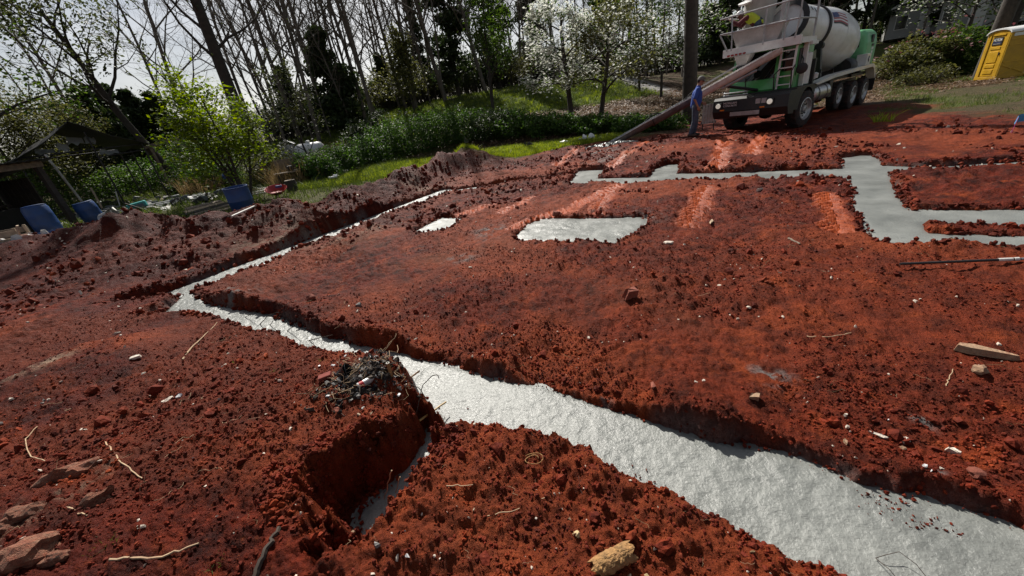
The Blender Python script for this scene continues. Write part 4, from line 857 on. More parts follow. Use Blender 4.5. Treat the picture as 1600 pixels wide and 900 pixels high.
mb = MB(); mb.prism([(.78, .5), (1.42, .58), (1.52, .78), (1.5, 1.18), (1.4, 1.25), (-.75, 1.27), (-.75, 1.05), (-.62, .72), (.62, .72)][:0] or [(1.0, .52), (1.42, .56), (1.54, .8), (1.5, 1.16), (1.42, 1.24), (1.0, 1.24)], 1, -1.2, 1.2)
nose = mb.build('nose', M_BLACK, TR)
mb = MB()
for s in (-1, 1):
    arch = [(math.cos(a) * .66, .57 + math.sin(a) * .66) for a in np.linspace(.05, PI - .05, 12)]
    mb.prism([(1.0, .62)] + arch + [(-.72, .62), (-.8, 1.26), (1.0, 1.24)], 1, s * 1.2 - .04 * (s > 0), s * 1.2 + .04 * (s < 0))
mb.box((.1, 0, 1.265), (1.8, 2.42, .05)); mb.build('fender', M_BLACK, TR)
for y_ in (-1.0, .67):
    b = MB().box((1.535, y_, .99), (.05, .24, .2), ch=.015).build('headlight', M_BLACK, TR); MB().lathe([(0, .085), (.03, .08), (.035, .02)], (1.555, y_, .995), (1, 0, 0), 16).build('lens', M_LAMP, b)
for y_ in (-.86, .45): MB().box((1.54, y_, .845), (.04, .15, .045), ch=.01).build('turn_signal', M_AMBER, TR)
MB().box((1.545, -.09, .70), (.03, .95, .13)).build('bumper_plate', M_STEEL, TR)
for y_ in (.30, .48): MB().box((1.525, y_, 1.04), (.02, .15, .15)).build('marker_panel', M_STEEL, TR)
npl = MB().box((1.527, -.6, 1.015), (.02, .52, .17)).build('name_plate', M_INK, TR)
text_mesh('MORGAN', .09, M_PRINT_W, npl, 'lettering', (1.541, -.6, 1.058), (R(90), 0, R(90)), width=.44)
text_mesh('CONCRETE', .08, M_PRINT_W, npl, 'lettering', (1.541, -.6, .975), (R(90), 0, R(90)), width=.46)
for z_ in (1.29, 1.37): MB().tube([(1.05, -1.05, z_ + .02), (1.32, -.95, z_), (1.36, -.3, z_), (1.2, -.2, z_)], .022, 8).build('guard_bar', M_STEEL, TR, True)
# cab
mb = MB(); mb.prism([(.92, 1.29), (.95, 1.34), (.86, 1.66), (-.75, 1.66), (-.75, 1.29)], 1, -.95, .5); mb.prism([(.62, 1.29), (.62, 2.55), (-.75, 2.55), (-.75, 1.29)], 1, .5, .93)
cab = mb.build('cab', M_GREEN, TR)
for nm, a, b in [('pillar', (.84, -.92, 1.66), (.66, -.88, 2.55)), ('pillar', (.84, .47, 1.66), (.66, .44, 2.55)), ('pillar', (-.7, -.92, 1.66), (-.7, -.88, 2.55))]: MB().bar(a, b, .09, .09).build(nm, M_GREEN, cab)
MB().box((-.03, -.2, 2.53), (1.5, 1.5, .09), ch=.03).build('roof', M_GREEN, cab)
MB().add([(.83, -.88, 1.67), (.83, .43, 1.67), (.67, .40, 2.5), (.67, -.85, 2.5), (.81, -.88, 1.67), (.81, .43, 1.67), (.65, .40, 2.5), (.65, -.85, 2.5)], [(0, 1, 2, 3), (7, 6, 5, 4), (0, 4, 5, 1), (1, 5, 6, 2), (2, 6, 7, 3), (3, 7, 4, 0)]).build('windscreen', M_GLASS, cab)
MB().box((-.03, -.9, 2.1), (1.3, .02, .8)).build('window', M_GLASS, cab); MB().box((.1, .94, 2.1), (.75, .02, .62)).build('window', M_GLASS, cab)
MB().box((.635, .72, 2.12), (.02, .34, .62)).build('window', M_GLASS, cab)
dr = MB().box((.1, .945, 1.72), (.86, .03, .16), ch=.01).build('door_panel', M_GREEN, cab); MB().bar((.35, .975, 1.72), (.2, .975, 1.72), .03, .04).build('handle', M_BLACK, dr)
for y_ in (-.5, .1): MB().tube([(.86, y_, 1.64), (.86, y_ + .12, 1.8), (.80, y_ + .3, 2.1)], .012, 5).build('wiper', M_BLACK, cab)
MB().box((-.1, -.2, 1.85), (.5, .5, .5), ch=.08).build('seat', M_BLACK, cab)
MB().tube([(1.0, -.35, 1.3), (1.12, -.35, 1.75), (1.2, -.3, 1.95)], .018, 6).build('mirror_arm', M_BLACK, cab); MB().lathe([(-.02, .02), (-.03, .12), (.02, .13), (.03, .02)], (1.2, -.3, 2.0), (1, .2, 0), 14).build('mirror', M_BLACK, cab, True)
# ladder, mirror, tanks
ld = MB().bar((.86, .54, 1.3), (.78, .54, 2.5), .05, .05).build('ladder', M_WHITE, TR); MB().bar((.86, .95, 1.3), (.78, .95, 2.5), .05, .05).build('ladder_rail', M_WHITE, ld)
for k in range(5): MB().bar((.85 - k * .017, .55, 1.42 + k * .245), (.85 - k * .017, .94, 1.42 + k * .245), .04, .035).build('rung', M_WHITE, ld)
for a in ([(.95, .5, 1.3), (1.05, .5, 1.75), (.9, .6, 1.9)], [(.95, 1.0, 1.3), (1.08, 1.0, 1.8), (.85, 1.0, 1.95)]): MB().tube(a, .02, 6).build('grab_handle', M_BLACK, ld)
mr = MB().tube([(.45, 1.0, 2.2), (.62, 1.12, 2.1), (.66, 1.14, 1.9)], .02, 6).build('mirror_arm', M_BLACK, TR); MB().lathe([(-.03, .03), (-.03, .15), (.03, .16), (.05, .08)], (.68, 1.15, 1.82), (1, .1, 0), 18).build('mirror', M_BLACK, mr, True)
MB().lathe([(0, .1), (.04, .25), (.95, .25), (1.0, .1)], (-.15, .86, 1.29), (0, 0, 1), 20).build('water_tank', M_WHITE, TR, True)
MB().bar((.2, 1.02, 1.3), (.2, 1.02, 2.6), .12, .1).build('platform_post', M_WHITE, TR); MB().bar((.2, -1.02, 1.3), (.2, -1.02, 2.6), .12, .1).build('platform_post', M_WHITE, TR)
MB().box((-.55, 1.06, 1.65), (.1, .12, .8)).build('exhaust_guard', M_BLACK, TR)
MB().lathe([(0, .06), (.02, .12), (.16, .13), (.2, .05)], (-.8, 1.05, 1.42), (0, 0, 1), 14).build('filter_canister', M_WHITE, TR, True)
ft = MB().lathe([(0, .2), (.04, .29), (1.42, .29), (1.46, .2)], (-.62, .98, .93), (-1, 0, 0), 24).build('fuel_tank', M_TANK, TR, True)
for x_ in (-.95, -1.7): MB().lathe([(-.03, .3), (.03, .3)], (x_, .98, .93), (1, 0, 0), 24, False).build('strap', M_BLACK, ft)
MB().box((-.9, 1.05, .52), (.6, .3, .04)).build('step', M_STEEL, TR); MB().box((-.55, 1.05, .28), (.4, .25, .04)).build('step', M_STEEL, TR)
# rear fender rail
for s in (-1, 1):
    mb = MB(); mb.prism([(-.5, 1.27), (-.75, 1.30), (-2.4, 1.44), (-6.95, 1.52), (-7.2, 1.42), (-7.75, .85), (-7.68, .85), (-7.15, 1.32), (-6.9, 1.4), (-2.4, 1.32), (-.75, 1.22)], 1, s * 1.24 - .3 * (s > 0), s * 1.24 + .3 * (s < 0)); mb.build('rear_fender', M_WHITE, TR)
    MB().box((-7.62, s * 1.0, .75), (.03, .5, .62)).build('mud_flap', M_BLACK, TR)
    MB().box((-2.35, s * 1.02, .95), (.35, .3, .55), ch=.03).build('tool_box', M_BLACK, TR)
# wheels
def wheel(x_, s, r_, z_, w_=.36, turn=0):
    t_ = MB().lathe([(-w_ / 2, r_ * .6), (-w_ / 2, r_ * .86), (-w_ * .42, r_ * .97), (-w_ * .3, r_), (w_ * .3, r_), (w_ * .42, r_ * .97), (w_ / 2, r_ * .86), (w_ / 2, r_ * .6)], (0, 0, 0), (0, 1, 0), 30, False)
    for k in range(30):
        a = 2 * PI * k / 30; t_.box((math.cos(a) * r_ * .99, (-1) ** k * w_ * .2, math.sin(a) * r_ * .99), (.05, w_ * .42, .045), [[math.cos(a), 0, -math.sin(a)], [0, 1, 0], [math.sin(a), 0, math.cos(a)]])
    wl = t_.build('wheel', M_RUBBER, TR, True, (x_, s * (1.04 if r_ > .53 else 1.06), z_), (0, 0, turn)); wl['label'] = 'muddy tyre'
    rm = MB().lathe([(w_ * .5 * s, r_ * .62), (w_ * .52 * s, r_ * .58), (w_ * .30 * s, r_ * .53), (w_ * .22 * s, r_ * .40), (w_ * .24 * s, r_ * .2), (w_ * .24 * s, .01)], (0, 0, 0), (0, 1, 0), 28, False).build('rim', M_ALU, wl, True)
    hb = MB().lathe([(w_ * .22 * s, r_ * .19), (w_ * .42 * s, r_ * .17), (w_ * .46 * s, r_ * .08), (w_ * .46 * s, .005)], (0, 0, 0), (0, 1, 0), 16, False)
    hb.build('hub', M_STEEL, wl, True)
    hl = MB()
    for k in range(10): a = 2 * PI * k / 10; hl.lathe([(w_ * .26 * s, .035), (w_ * .262 * s, .001)], (math.cos(a) * r_ * .43, 0, math.sin(a) * r_ * .43), (0, 1, 0), 8, False)
    for k in range(10): a = 2 * PI * (k + .5) / 10; hl.lathe([(w_ * .22 * s, .018), (w_ * .34 * s, .015), (w_ * .34 * s, .001)], (math.cos(a) * r_ * .27, 0, math.sin(a) * r_ * .27), (0, 1, 0), 6, False)
    hq = hl.build('lug_ring', M_BLACK, wl); hq['kind'] = 'stuff'
for s in (-1, 1):
    wheel(0, s, .57, .55, .4, R(-8)); wheel(-3.35, s, .46, .62, .3); wheel(-5.0, s, .53, .5); wheel(-6.5, s, .53, .5)
# drum
A_ = np.array([-6.4, 0, 2.28]); Bq = np.array([.6, 0, 3.55]); ax = (Bq - A_) / np.linalg.norm(Bq - A_)
PROF = [(0, .35), (.08, .6), (.28, .80), (.6, .96), (1.05, 1.08), (1.6, 1.14), (2.2, 1.14), (2.9, 1.07), (3.6, .95), (4.2, .83), (5.0, .69), (5.8, .58), (6.6, .5), (7.1, .49)]
pt = np.linspace(0, 5.75, 36); pr = np.interp(pt, [q[0] for q in PROF], [q[1] * (.91 if q[0] < 5 else .97) for q in PROF]); pr[1:-1] = (pr[:-2] + pr[1:-1] + pr[2:]) / 3
drum = MB().lathe(list(zip(pt, pr)), A_, ax, 48).build('drum', M_DRUM, TR, True)
rr_ = lambda t_: float(np.interp(t_, pt, pr))
MB().lathe([(4.02, rr_(4.05) + .005), (4.04, rr_(4.05) + .05), (4.14, rr_(4.15) + .05), (4.16, rr_(4.15) + .005)], A_, ax, 48, False).build('track_ring', M_BLACK, drum, True)
for tt in (1.3, 2.75): MB().lathe([(tt, rr_(tt) + .002), (tt + .01, rr_(tt) + .008), (tt + .03, rr_(tt) + .002)], A_, ax, 48, False).build('weld_seam', M_DRUM, drum, True)
u_, v_ = basis_for(ax)
def on_drum(t_, a, off=.008): # a: angle up from the left side
    left = np.array([0, 1.0, 0]); upv = np.cross(ax, left); upv = upv if upv[2] > 0 else -upv
    return A_ + ax * t_ + (left * math.cos(a) + upv * math.sin(a)) * (rr_(t_) + off)
def drum_patch(name, mat, t0, t1, a0, a1, nt_=8, na_=4, off=.008, wave=0.0):
    V = []; F = []
    for i in range(nt_ + 1):
        for j in range(na_ + 1):
            tt = t0 + (t1 - t0) * i / nt_; V.append(on_drum(tt, a0 + (a1 - a0) * j / na_ + wave * math.sin((tt - 1) * 6), off))
    for i in range(nt_):
        for j in range(na_): q = i * (na_ + 1) + j; F.append((q, q + 1, q + na_ + 2, q + na_ + 1))
    return MB().add(V, F).build(name, mat, drum, True)
fa, fb, ft0, ft1 = R(13), R(37), 2.85, 3.85
for k in range(7):
    h0 = fa + (fb - fa) * k / 7; h1 = fa + (fb - fa) * (k + 1) / 7
    drum_patch('flag_stripe', M_PRINT_R if k % 2 == 0 else M_PRINT_W, ft0, ft1, h0, h1, wave=.03)
drum_patch('flag_canton', M_PRINT_B, ft1 - .42, ft1, fa + (fb - fa) * .45, fb, off=.012, wave=.03)
drum_patch('flag_edge', M_INK, ft0, ft1, fa - R(3.2), fa, wave=.03)
for (tt, a) in ((5.25, R(30)), (5.05, R(26))): drum_patch('hatch_slot', M_INK, tt, tt + .06, a, a + R(14))
# drum stands
mb = MB(); mb.prism([(-1.0, 1.25), (1.0, 1.25), (.75, 1.55), (-.75, 1.55)], 0, -6.5, -6.2); mb.lathe([(0, .5), (.15, .5), (.3, .4)], A_ - ax * .35, ax, 20); mb.bar((-6.4, 0, 1.3), (-6.4, 0, 2.2), .5, .5); mb.build('drum_drive', M_BLACK, TR, True)
mb = MB()
for s in (-1, 1): mb.bar((-2.3, s * .75, 1.25), (-2.25, s * .6, 2.5), .14, .16); mb.lathe([(-.1, .13), (.1, .13)], (-2.25, s * .62, 2.45), ax, 14)
mb.bar((-2.3, -.8, 1.6), (-2.3, .8, 1.6), .12, .12); mb.build('drum_pedestal', M_BLACK, TR)
mb = MB(); mb.lathe([(0, .28), (.1, .33), (.6, .33), (.7, .28)], (-5.6, .72, 1.55), (1, 0, 0), 18); mb.build('oil_cooler', M_BLACK, TR, True)
# engine cover
cow = MB(); P_ = [(-.95, 1.3), (.95, 1.3), (.95, 2.35), (.88, 2.7), (.70, 2.86), (-.70, 2.86), (-.88, 2.7), (-.95, 2.35)]
sec = [(-6.62, .94), (-6.72, 1.0), (-7.95, 1.0), (-8.12, .93)]
V = []; F = []
for x_, k in sec:
    for a, b in P_: V.append((x_ + (b - 1.3) * .05, a * k, 1.3 + (b - 1.3) * (k if k < 1 else 1)))
for i in range(3):
    for j in range(8): F.append((i * 8 + j, i * 8 + (j + 1) % 8, (i + 1) * 8 + (j + 1) % 8, (i + 1) * 8 + j))
F += [tuple(range(8)), tuple(range(24, 32))]
cw = cow.add(V, F).build('engine_cover', M_GREEN2, TR)
bv = cw.modifiers.new('bevel', 'BEVEL'); bv.width = .07; bv.segments = 3
for p_ in ((-6.68 + .04, .5, 2.5), (-7.25, .955, 2.52)):
    q = MB()
    if p_[1] < .9: q.box((p_[0] + .06, .55, 2.42), (.06, .3, .42), ch=.025)
    else: q.box((-7.25, .945, 2.48), (.26, .06, .3), ch=.025)
    q.build('vent', M_INK, cw)
for k in range(3): MB().box((-7.42, .957, 2.24 - k * .13), (.30 - .05 * k, .02, .085)).build('number_decal', [M_INK, M_PRINT_W, M_PRINT_W][k], cw)
MB().tube([(-6.75, .955, 1.72), (-7.3, .958, 1.68), (-7.95, .955, 1.4)], .014, 5).build('panel_seam', M_GREEN, cw)
hb = MB().box((-6.25, 1.02, 1.72), (.55, .34, .42), ch=.015).build('hazard_box', M_WHITE, TR)
MB().box((-6.25, 1.195, 1.73), (.16, .01, .16), [[.707, 0, -.707], [0, 1, 0], [.707, 0, .707]]).build('diamond_mark', M_INK, hb); MB().box((-6.25, 1.203, 1.73), (.07, .01, .07), [[.707, 0, -.707], [0, 1, 0], [.707, 0, .707]]).build('diamond_centre', M_PRINT_W, hb)
# platform over the cab
pf = MB().box((.95, -.08, 2.64), (.12, 2.36, .25), ch=.01).build('platform_beam', M_WHITE, TR)
MB().box((.05, -.1, 2.58), (1.66, 2.3, .05)).build('catwalk', M_STEEL, TR)
MB().box((.3, 1.06, 2.62), (1.2, .1, .16)).build('side_beam', M_WHITE, TR); MB().box((.1, -1.22, 2.62), (1.5, .1, .2)).build('side_beam', M_WHITE, TR)
MB().box((-.1, 1.08, 2.52), (.5, .16, .1)).build('bracket', M_WHITE, TR)
for k in range(5): MB().box((1.02, -1.05 + k * .13, 2.56), (.03, .09, .05), ch=.01).build('marker_lamp', M_REDL, pf)
RY0, RY1 = -1.38, .98
def rail(a, b, r_=.024): return MB().tube([a, b], r_, 8).build('rail', M_STEEL, TR, True)
rail((1.02, RY0 - .06, 3.72), (1.0, RY1, 3.74)); rail((1.05, RY0, 3.26), (1.0, RY1, 3.22)); rail((1.0, RY1, 3.74), (-.3, RY1 + .02, 3.74)); rail((1.0, RY1, 3.22), (-.3, RY1 + .02, 3.22)); rail((1.02, RY0, 3.72), (-.3, RY0, 3.72)); rail((1.04, RY0, 3.26), (-.3, RY0, 3.26))
for y_, lo in ((-1.0, -.98), (.02, .02), (.62, .62), (RY1, .92)): MB().tube([(1.0, lo, 2.7), (1.0, y_, 3.2), (1.0, y_ + (.0 if y_ > -.9 else -.06), 3.74)], .026, 8).build('rail_post', M_STEEL, TR, True)
MB().tube([(1.0, -1.12, 2.72), (1.04, -1.4, 3.26)], .028, 8).build('rail_post', M_STEEL, TR, True); MB().bar((-.3, RY1 + .02, 2.6), (-.3, RY1 + .02, 3.76), .05, .05).build('rail_post', M_STEEL, TR)
MB().bar((.72, .40, 2.6), (.72, .40, 4.3), .12, .1).build('mast', M_STEEL, TR)
MB().box((.34, -.6, 2.51), (.42, 1.2, .05)).build('step', M_STEEL, TR)
# hopper and charging tube
def frustum(name, mat, bot, top, zb_, zt, th=.03):
    (bx0, bx1, by0, by1), (tx0, tx1, ty0, ty1) = bot, top; V = []
    for k in (0, th):
        V += [(bx0 + k, by0 + k, zb_), (bx1 - k, by0 + k, zb_), (bx1 - k, by1 - k, zb_), (bx0 + k, by1 - k, zb_), (tx0 + k, ty0 + k, zt), (tx1 - k, ty0 + k, zt), (tx1 - k, ty1 - k, zt), (tx0 + k, ty1 - k, zt)]
    F = []
    for i in range(4): j = (i + 1) % 4; F += [(i, j, 4 + j, 4 + i), (8 + j, 8 + i, 12 + i, 12 + j), (4 + i, 4 + j, 12 + j, 12 + i), (j, i, 8 + i, 8 + j)]
    return MB().add(V, F).build(name, mat, TR)
frustum('discharge_hopper', M_HOP, (.62, .86, -.82, .3), (.58, .92, -1.08, .58), 2.62, 3.28)
MB().lathe([(0, .36), (.1, .42), (.5, .46), (1.4, .5), (1.5, .5)], (-.34, -.80, 2.95), (.10, .08, 1), 26).build('charging_tube', M_HOP, TR, True)
MB().lathe([(0, .02), (.03, .22), (.09, .24), (.12, .02)], (.2, -1.0, 4.05), (.3, 0, 1), 18).build('work_lamp', M_WHITE, TR, True)
MB().lathe([(0, .6), (.18, .66), (.22, .5)], A_ + ax * 5.6, ax, 28, False).build('drum_mouth', M_BLACK, TR, True)
frustum('chute_funnel', M_HOP, (1.0, 1.25, -.62, -.34), (.95, 1.3, -.72, -.2), 2.2, 2.5)
# chute
T0 = np.array([1.15, .35, 2.42]); T1 = np.array([4.32, -3.8, .24]); dv = (T1 - T0) / np.linalg.norm(T1 - T0); LT = np.linalg.norm(T1 - T0)
sv = np.cross(dv, [0, 0, 1]); sv /= np.linalg.norm(sv); nv_ = np.cross(sv, dv)
def trough(name, mat, a, b, r_, off=0, parent=TR, th=.018):
    V = []; F = []; n_ = 12
    for t_ in (a, b):
        for rr0 in (r_, r_ - th):
            for k in range(n_ + 1):
                q = PI + PI * k / n_; V.append(T0 + dv * t_ + sv * math.cos(q) * rr0 + nv_ * (math.sin(q) * rr0 * 1.05 + off))
    m_ = n_ + 1
    for k in range(n_): F += [(k, k + 1, 2 * m_ + k + 1, 2 * m_ + k), (m_ + k + 1, m_ + k, 3 * m_ + k, 3 * m_ + k + 1), (k + 1, k, m_ + k, m_ + k + 1), (2 * m_ + k, 2 * m_ + k + 1, 3 * m_ + k + 1, 3 * m_ + k)]
    F += [(0, 2 * m_, 3 * m_, m_), (n_, m_ + n_, 3 * m_ + n_, 2 * m_ + n_)]
    return MB().add(V, F).build(name, mat, parent, True)
ch = trough('chute', M_CHUTE, -.25, LT * .42, .2)
e1 = trough('chute_extension', M_CHUTE_D, LT * .40, LT * .70, .225, -.01); e2 = trough('chute_extension', M_CHUTE_D, LT * .68, LT, .20, .0)
for par, mt, a, b in ((ch, M_CHUTE, -.1, LT * .42), (e1, M_STEEL, LT * .42, LT * .70), (e2, M_STEEL, LT * .70, LT)):
    for s in (-1, 1):
        rr1 = .215 if par is not e1 else .24
        MB().tube([T0 + dv * a + sv * s * rr1 + nv_ * .01, T0 + dv * b + sv * s * rr1 + nv_ * .01], .018, 6).build('rim', mt, par)
for tt in (.43, .69):
    MB().tube([T0 + dv * LT * tt + sv * .25 * math.cos(q) + nv_ * .25 * math.sin(q) for q in np.linspace(PI, 2 * PI, 9)], .022, 6).build('collar', M_BLACK, ch)
    MB().tube([T0 + dv * (LT * tt - .35) + sv * .24, T0 + dv * (LT * tt - .1) + sv * .22 + nv_ * .14, T0 + dv * (LT * tt + .3) + sv * .24], .02, 6).build('hinge_arm', M_BLACK, ch)
MB().tube([T0 + dv * .5 - nv_ * .28, T0 + dv * 1.6 - nv_ * .25], .045, 8).build('lift_ram', M_STEEL, ch); MB().tube([(.95, 0, 1.35), T0 + dv * 1.5 - nv_ * .2], .05, 8).build('chute_support', M_BLACK, TR)
for s in (-1, 1): MB().tube([T0 + dv * .9 + sv * s * .2 + nv_ * .16, T0 + dv * LT * .41 + sv * s * .2 + nv_ * .14], .013, 5).build('hydraulic_line', M_STEEL, ch)
# a grey slatted board propped by the nose
pl = onp(1107, 190)
bd = thing('slatted_board', 'grey slatted board propped on the ground between the man and the truck', 'board', (*pos(1108, 178, 18.2), hz(*pos(1108, 178, 18.2))), R(-28))
for k in range(5): MB().box((-.2 + k * .1, 0, .62), (.085, .03, .72)).build('slat', M_STEEL, bd)
MB().box((0, .03, .3), (.56, .04, .07)).build('rail', M_BLACK, bd); MB().box((0, .03, .9), (.5, .03, .06)).build('rail', M_BLACK, bd)
for s in (-1, 1): MB().bar((s * .2, .05, -.05), (s * .2, .04, .9), .04, .04).build('leg', M_BLACK, bd)

# ------------------------------------------------------------------ people
M_SKIN = simple('skin', (.28, .15, .10), .55, var=.1, scale=12); M_SKIN_D = simple('darker_skin', (.16, .075, .05), .55, var=.1, scale=12)
M_BLUE = simple('blue_cotton', (.022, .065, .30), .85, var=.18, scale=7, bump=.3, bscale=25); M_DENIM = simple('denim', (.035, .05, .085), .85, var=.4, scale=10, dirt=(.16, .18, .20), dirt_amt=.35, bump=.3, bscale=30)
M_CAP = simple('grey_cap_cloth', (.13, .13, .12), .85, var=.15); M_BOOT = simple('boot_leather', (.035, .024, .018), .7, var=.3, dirt=(.13, .04, .026), dirt_amt=.6)
M_VEST = simple('hi_vis_vest', (.52, .58, .035), .7, var=.15, scale=9); M_MAROON = simple('maroon_cloth', (.11, .022, .026), .85, var=.2); M_HAIR = simple('dark_hair', (.018, .013, .010), .7, var=.3); M_TAPE = simple('orange_tape', (.55, .14, .03), .5, var=.1); M_EYE = simple('eye_dark', (.02, .015, .012), .3)
def caps(mb, a, b, ra, rb_, n=10, sq=1.0):
    a = np.array(a, float); b = np.array(b, float); d = b - a; L_ = np.linalg.norm(d); d = d / L_
    pr_ = [(-ra * math.cos(q), ra * math.sin(q)) for q in np.linspace(0.05, PI / 2, 4)] + [(L_ + rb_ * math.sin(q), rb_ * math.cos(q)) for q in np.linspace(0, PI / 2 - .05, 4)]
    mb.lathe(pr_, a, d, n)
def ell(mb, c, s_, n=12):
    V = []; F = []; m_ = 8
    for i in range(m_ + 1):
        f = PI * i / m_
        for k in range(n): g_ = 2 * PI * k / n; V.append((c[0] + s_[0] * math.sin(f) * math.cos(g_), c[1] + s_[1] * math.sin(f) * math.sin(g_), c[2] + s_[2] * math.cos(f)))
    for i in range(m_):
        for k in range(n): F.append((i * n + k, i * n + (k + 1) % n, (i + 1) * n + (k + 1) % n, (i + 1) * n + k))
    mb.add(V, F)
def fleshed(mb, name, mat, parent, vox=.012, smooth=6):
    o = mb.build(name, mat, parent, True); r_ = o.modifiers.new('skin', 'REMESH'); r_.mode = 'VOXEL'; r_.voxel_size = vox; r_.use_smooth_shade = True
    s_ = o.modifiers.new('soft', 'SMOOTH'); s_.factor = .5; s_.iterations = smooth; return o
def hand(mb, w_, d, pal):
    """palm and five bent fingers from the wrist w_ along d; pal is the palm side"""
    w_ = np.array(w_, float); d = np.array(d, float); d /= np.linalg.norm(d); pal = np.array(pal, float); pal -= d * (pal @ d); pal /= np.linalg.norm(pal); sd_ = np.cross(d, pal)
    for k in range(4):
        o_ = (k - 1.5) * .021; b = w_ + d * .085 + sd_ * o_; caps(mb, w_ + d * .01 + sd_ * o_ * .7, b, .015, .0125, 8)
        l_ = [.036, .042, .039, .030][k]; m_ = b + d * l_ + pal * .012; caps(mb, b, m_, .0105, .0095, 8); caps(mb, m_, m_ + d * l_ * .6 + pal * .024, .0095, .008, 8)
    th = w_ + d * .025 + sd_ * -.03; e_ = th + d * .045 - sd_ * .02 + pal * .012; caps(mb, w_ + d * .01 - sd_ * .012, th, .016, .013, 8); caps(mb, th, e_, .0125, .0105, 8); caps(mb, e_, e_ + d * .026 + pal * .01, .0105, .009, 8)
def person(label, loc, rotz, J, cloth, parent=None):
    """J: joints (x forward, y left, z up); cloth: materials and headgear"""
    P = thing('person', label, 'person', loc, rotz); V3 = lambda k: np.array(J[k], float)
    mb = MB()
    caps(mb, V3('pelvis'), V3('chest'), .125, .135, 14); caps(mb, V3('chest'), V3('neck'), .12, .062, 12); caps(mb, V3('neck'), V3('head') - (V3('head') - V3('neck')) * .25, .058, .06, 12)
    h = V3('head'); fw = np.array(J.get('look', (1, 0, -.1)), float); fw /= np.linalg.norm(fw); upv = h - V3('neck'); upv = upv - fw * (upv @ fw); upv /= np.linalg.norm(upv); sd_ = np.cross(upv, fw)
    M3 = np.stack([fw, sd_, upv], 1)
    tmp = MB(); ell(tmp, (0, 0, .02), (.098, .077, .12)); ell(tmp, (.035, 0, -.06), (.065, .058, .055)); caps(tmp, (.088, 0, .03), (.112, 0, -.012), .011, .017, 8)
    for s in (-1, 1): ell(tmp, (-.005, s * .08, 0), (.022, .012, .034), 8)
    caps(tmp, (.092, -.022, -.052), (.092, .022, -.052), .009, .009, 6)
    mb.add([h + M3 @ np.array(q) for q in tmp.v], tmp.f)
    for s in 'LR':
        caps(mb, V3('sh' + s), V3('el' + s), .052, .042, 10); caps(mb, V3('el' + s), V3('wr' + s), .042, .028, 10); caps(mb, V3('chest') + (V3('neck') - V3('chest')) * .4, V3('sh' + s), .09, .055, 10)
        hand(mb, V3('wr' + s), V3('wr' + s) - V3('el' + s), J.get('palm' + s, (0, -1 if s == 'L' else 1, 0)))
        caps(mb, V3('hip' + s), V3('kn' + s), .088, .06, 12); caps(mb, V3('kn' + s), V3('an' + s), .058, .04, 12); caps(mb, V3('pelvis'), V3('hip' + s), .12, .09, 12)
        f = V3('an' + s); caps(mb, f + [-.04, 0, -.04], f + [.14, 0, -.055], .038, .03, 8)
    body = fleshed(mb, 'body', cloth['skin'], P, .010, 4)
    for s in (-1, 1):
        q = MB(); ell(q, (0, 0, 0), (.008, .013, .008), 8); MB().add([h + M3 @ (np.array(v) + np.array((.09, s * .031, .025))) for v in q.v], q.f).build('eye', M_EYE, P)
    # shirt
    mb = MB(); g_ = .022
    caps(mb, V3('pelvis') + [0, 0, .0], V3('chest'), .125 + g_ * 1.3, .135 + g_, 16); caps(mb, V3('chest'), V3('neck') - (V3('neck') - V3('chest')) * .12, .12 + g_, .07 + g_ * .4, 14)
    tw = np.array(J.get('belly', (.03, 0, 0)), float); caps(mb, V3('pelvis') + (V3('chest') - V3('pelvis')) * .35 + tw, V3('chest') + tw * .6, .135, .13, 14)
    for s in 'LR':
        caps(mb, V3('chest') + (V3('neck') - V3('chest')) * .4, V3('sh' + s), .095, .055 + g_, 12); k = cloth.get('sleeve', .75); e_ = V3('sh' + s) + (V3('el' + s) - V3('sh' + s)) * min(k, 1); caps(mb, V3('sh' + s), e_, .052 + g_, .046 + g_, 12)
        if k > 1: caps(mb, V3('el' + s), V3('el' + s) + (V3('wr' + s) - V3('el' + s)) * (k - 1), .042 + g_, .03 + g_ * .8, 10)
    fleshed(mb, 'shirt', cloth['shirt'], P, .014, 5)
    # trousers
    mb = MB(); g_ = .016
    for s in 'LR': caps(mb, V3('pelvis') + [0, 0, .06], V3('hip' + s), .13 + g_ * .3, .095 + g_, 14); caps(mb, V3('hip' + s), V3('kn' + s), .088 + g_, .062 + g_ * 1.3, 14); caps(mb, V3('kn' + s), V3('an' + s) + (V3('kn' + s) - V3('an' + s)) * .08, .06 + g_ * 1.3, .05 + g_ * 1.3, 14)
    fleshed(mb, 'trousers', cloth['trousers'], P, .014, 4)
    for s in 'LR':
        f = V3('an' + s); mb = MB(); caps(mb, f + [-.05, 0, -.035], f + [.16, 0, -.055], .052, .042, 10); caps(mb, f + [0, 0, .06], f + [0, 0, -.03], .055, .05, 10); fleshed(mb, 'boot', M_BOOT, P, .012, 3)
    # hair and headgear
    q = MB(); ell(q, (-.018, 0, .035), (.098, .084, .112), 14); MB().add([h + M3 @ np.array(v) for v in q.v], q.f).build('hair', M_HAIR, P, True)
    q = MB(); dome = [(-.005, .106), (.03, .107), (.075, .098), (.11, .07), (.125, .03), (.128, .004)]
    q.lathe(dome, (0, 0, .035), (0, 0, 1), 18); brim = cloth.get('brim', 'cap')
    n_ = 12; Vb = []; 
    rng_ = np.linspace(-1.05, 1.05, n_ + 1) if brim == 'cap' else np.linspace(-PI, PI, n_ + 1)
    for zz in (.036, .046):
        for a in rng_: Vb.append((math.cos(a) * .1, math.sin(a) * .1, zz + (.0)));
        for a in rng_: k = .19 if brim == 'cap' else .135; Vb.append((math.cos(a) * k, math.sin(a) * (k * .62 if brim == 'cap' else k), zz - (.018 if brim == 'cap' else .008)))
    m_ = n_ + 1; Fb = []
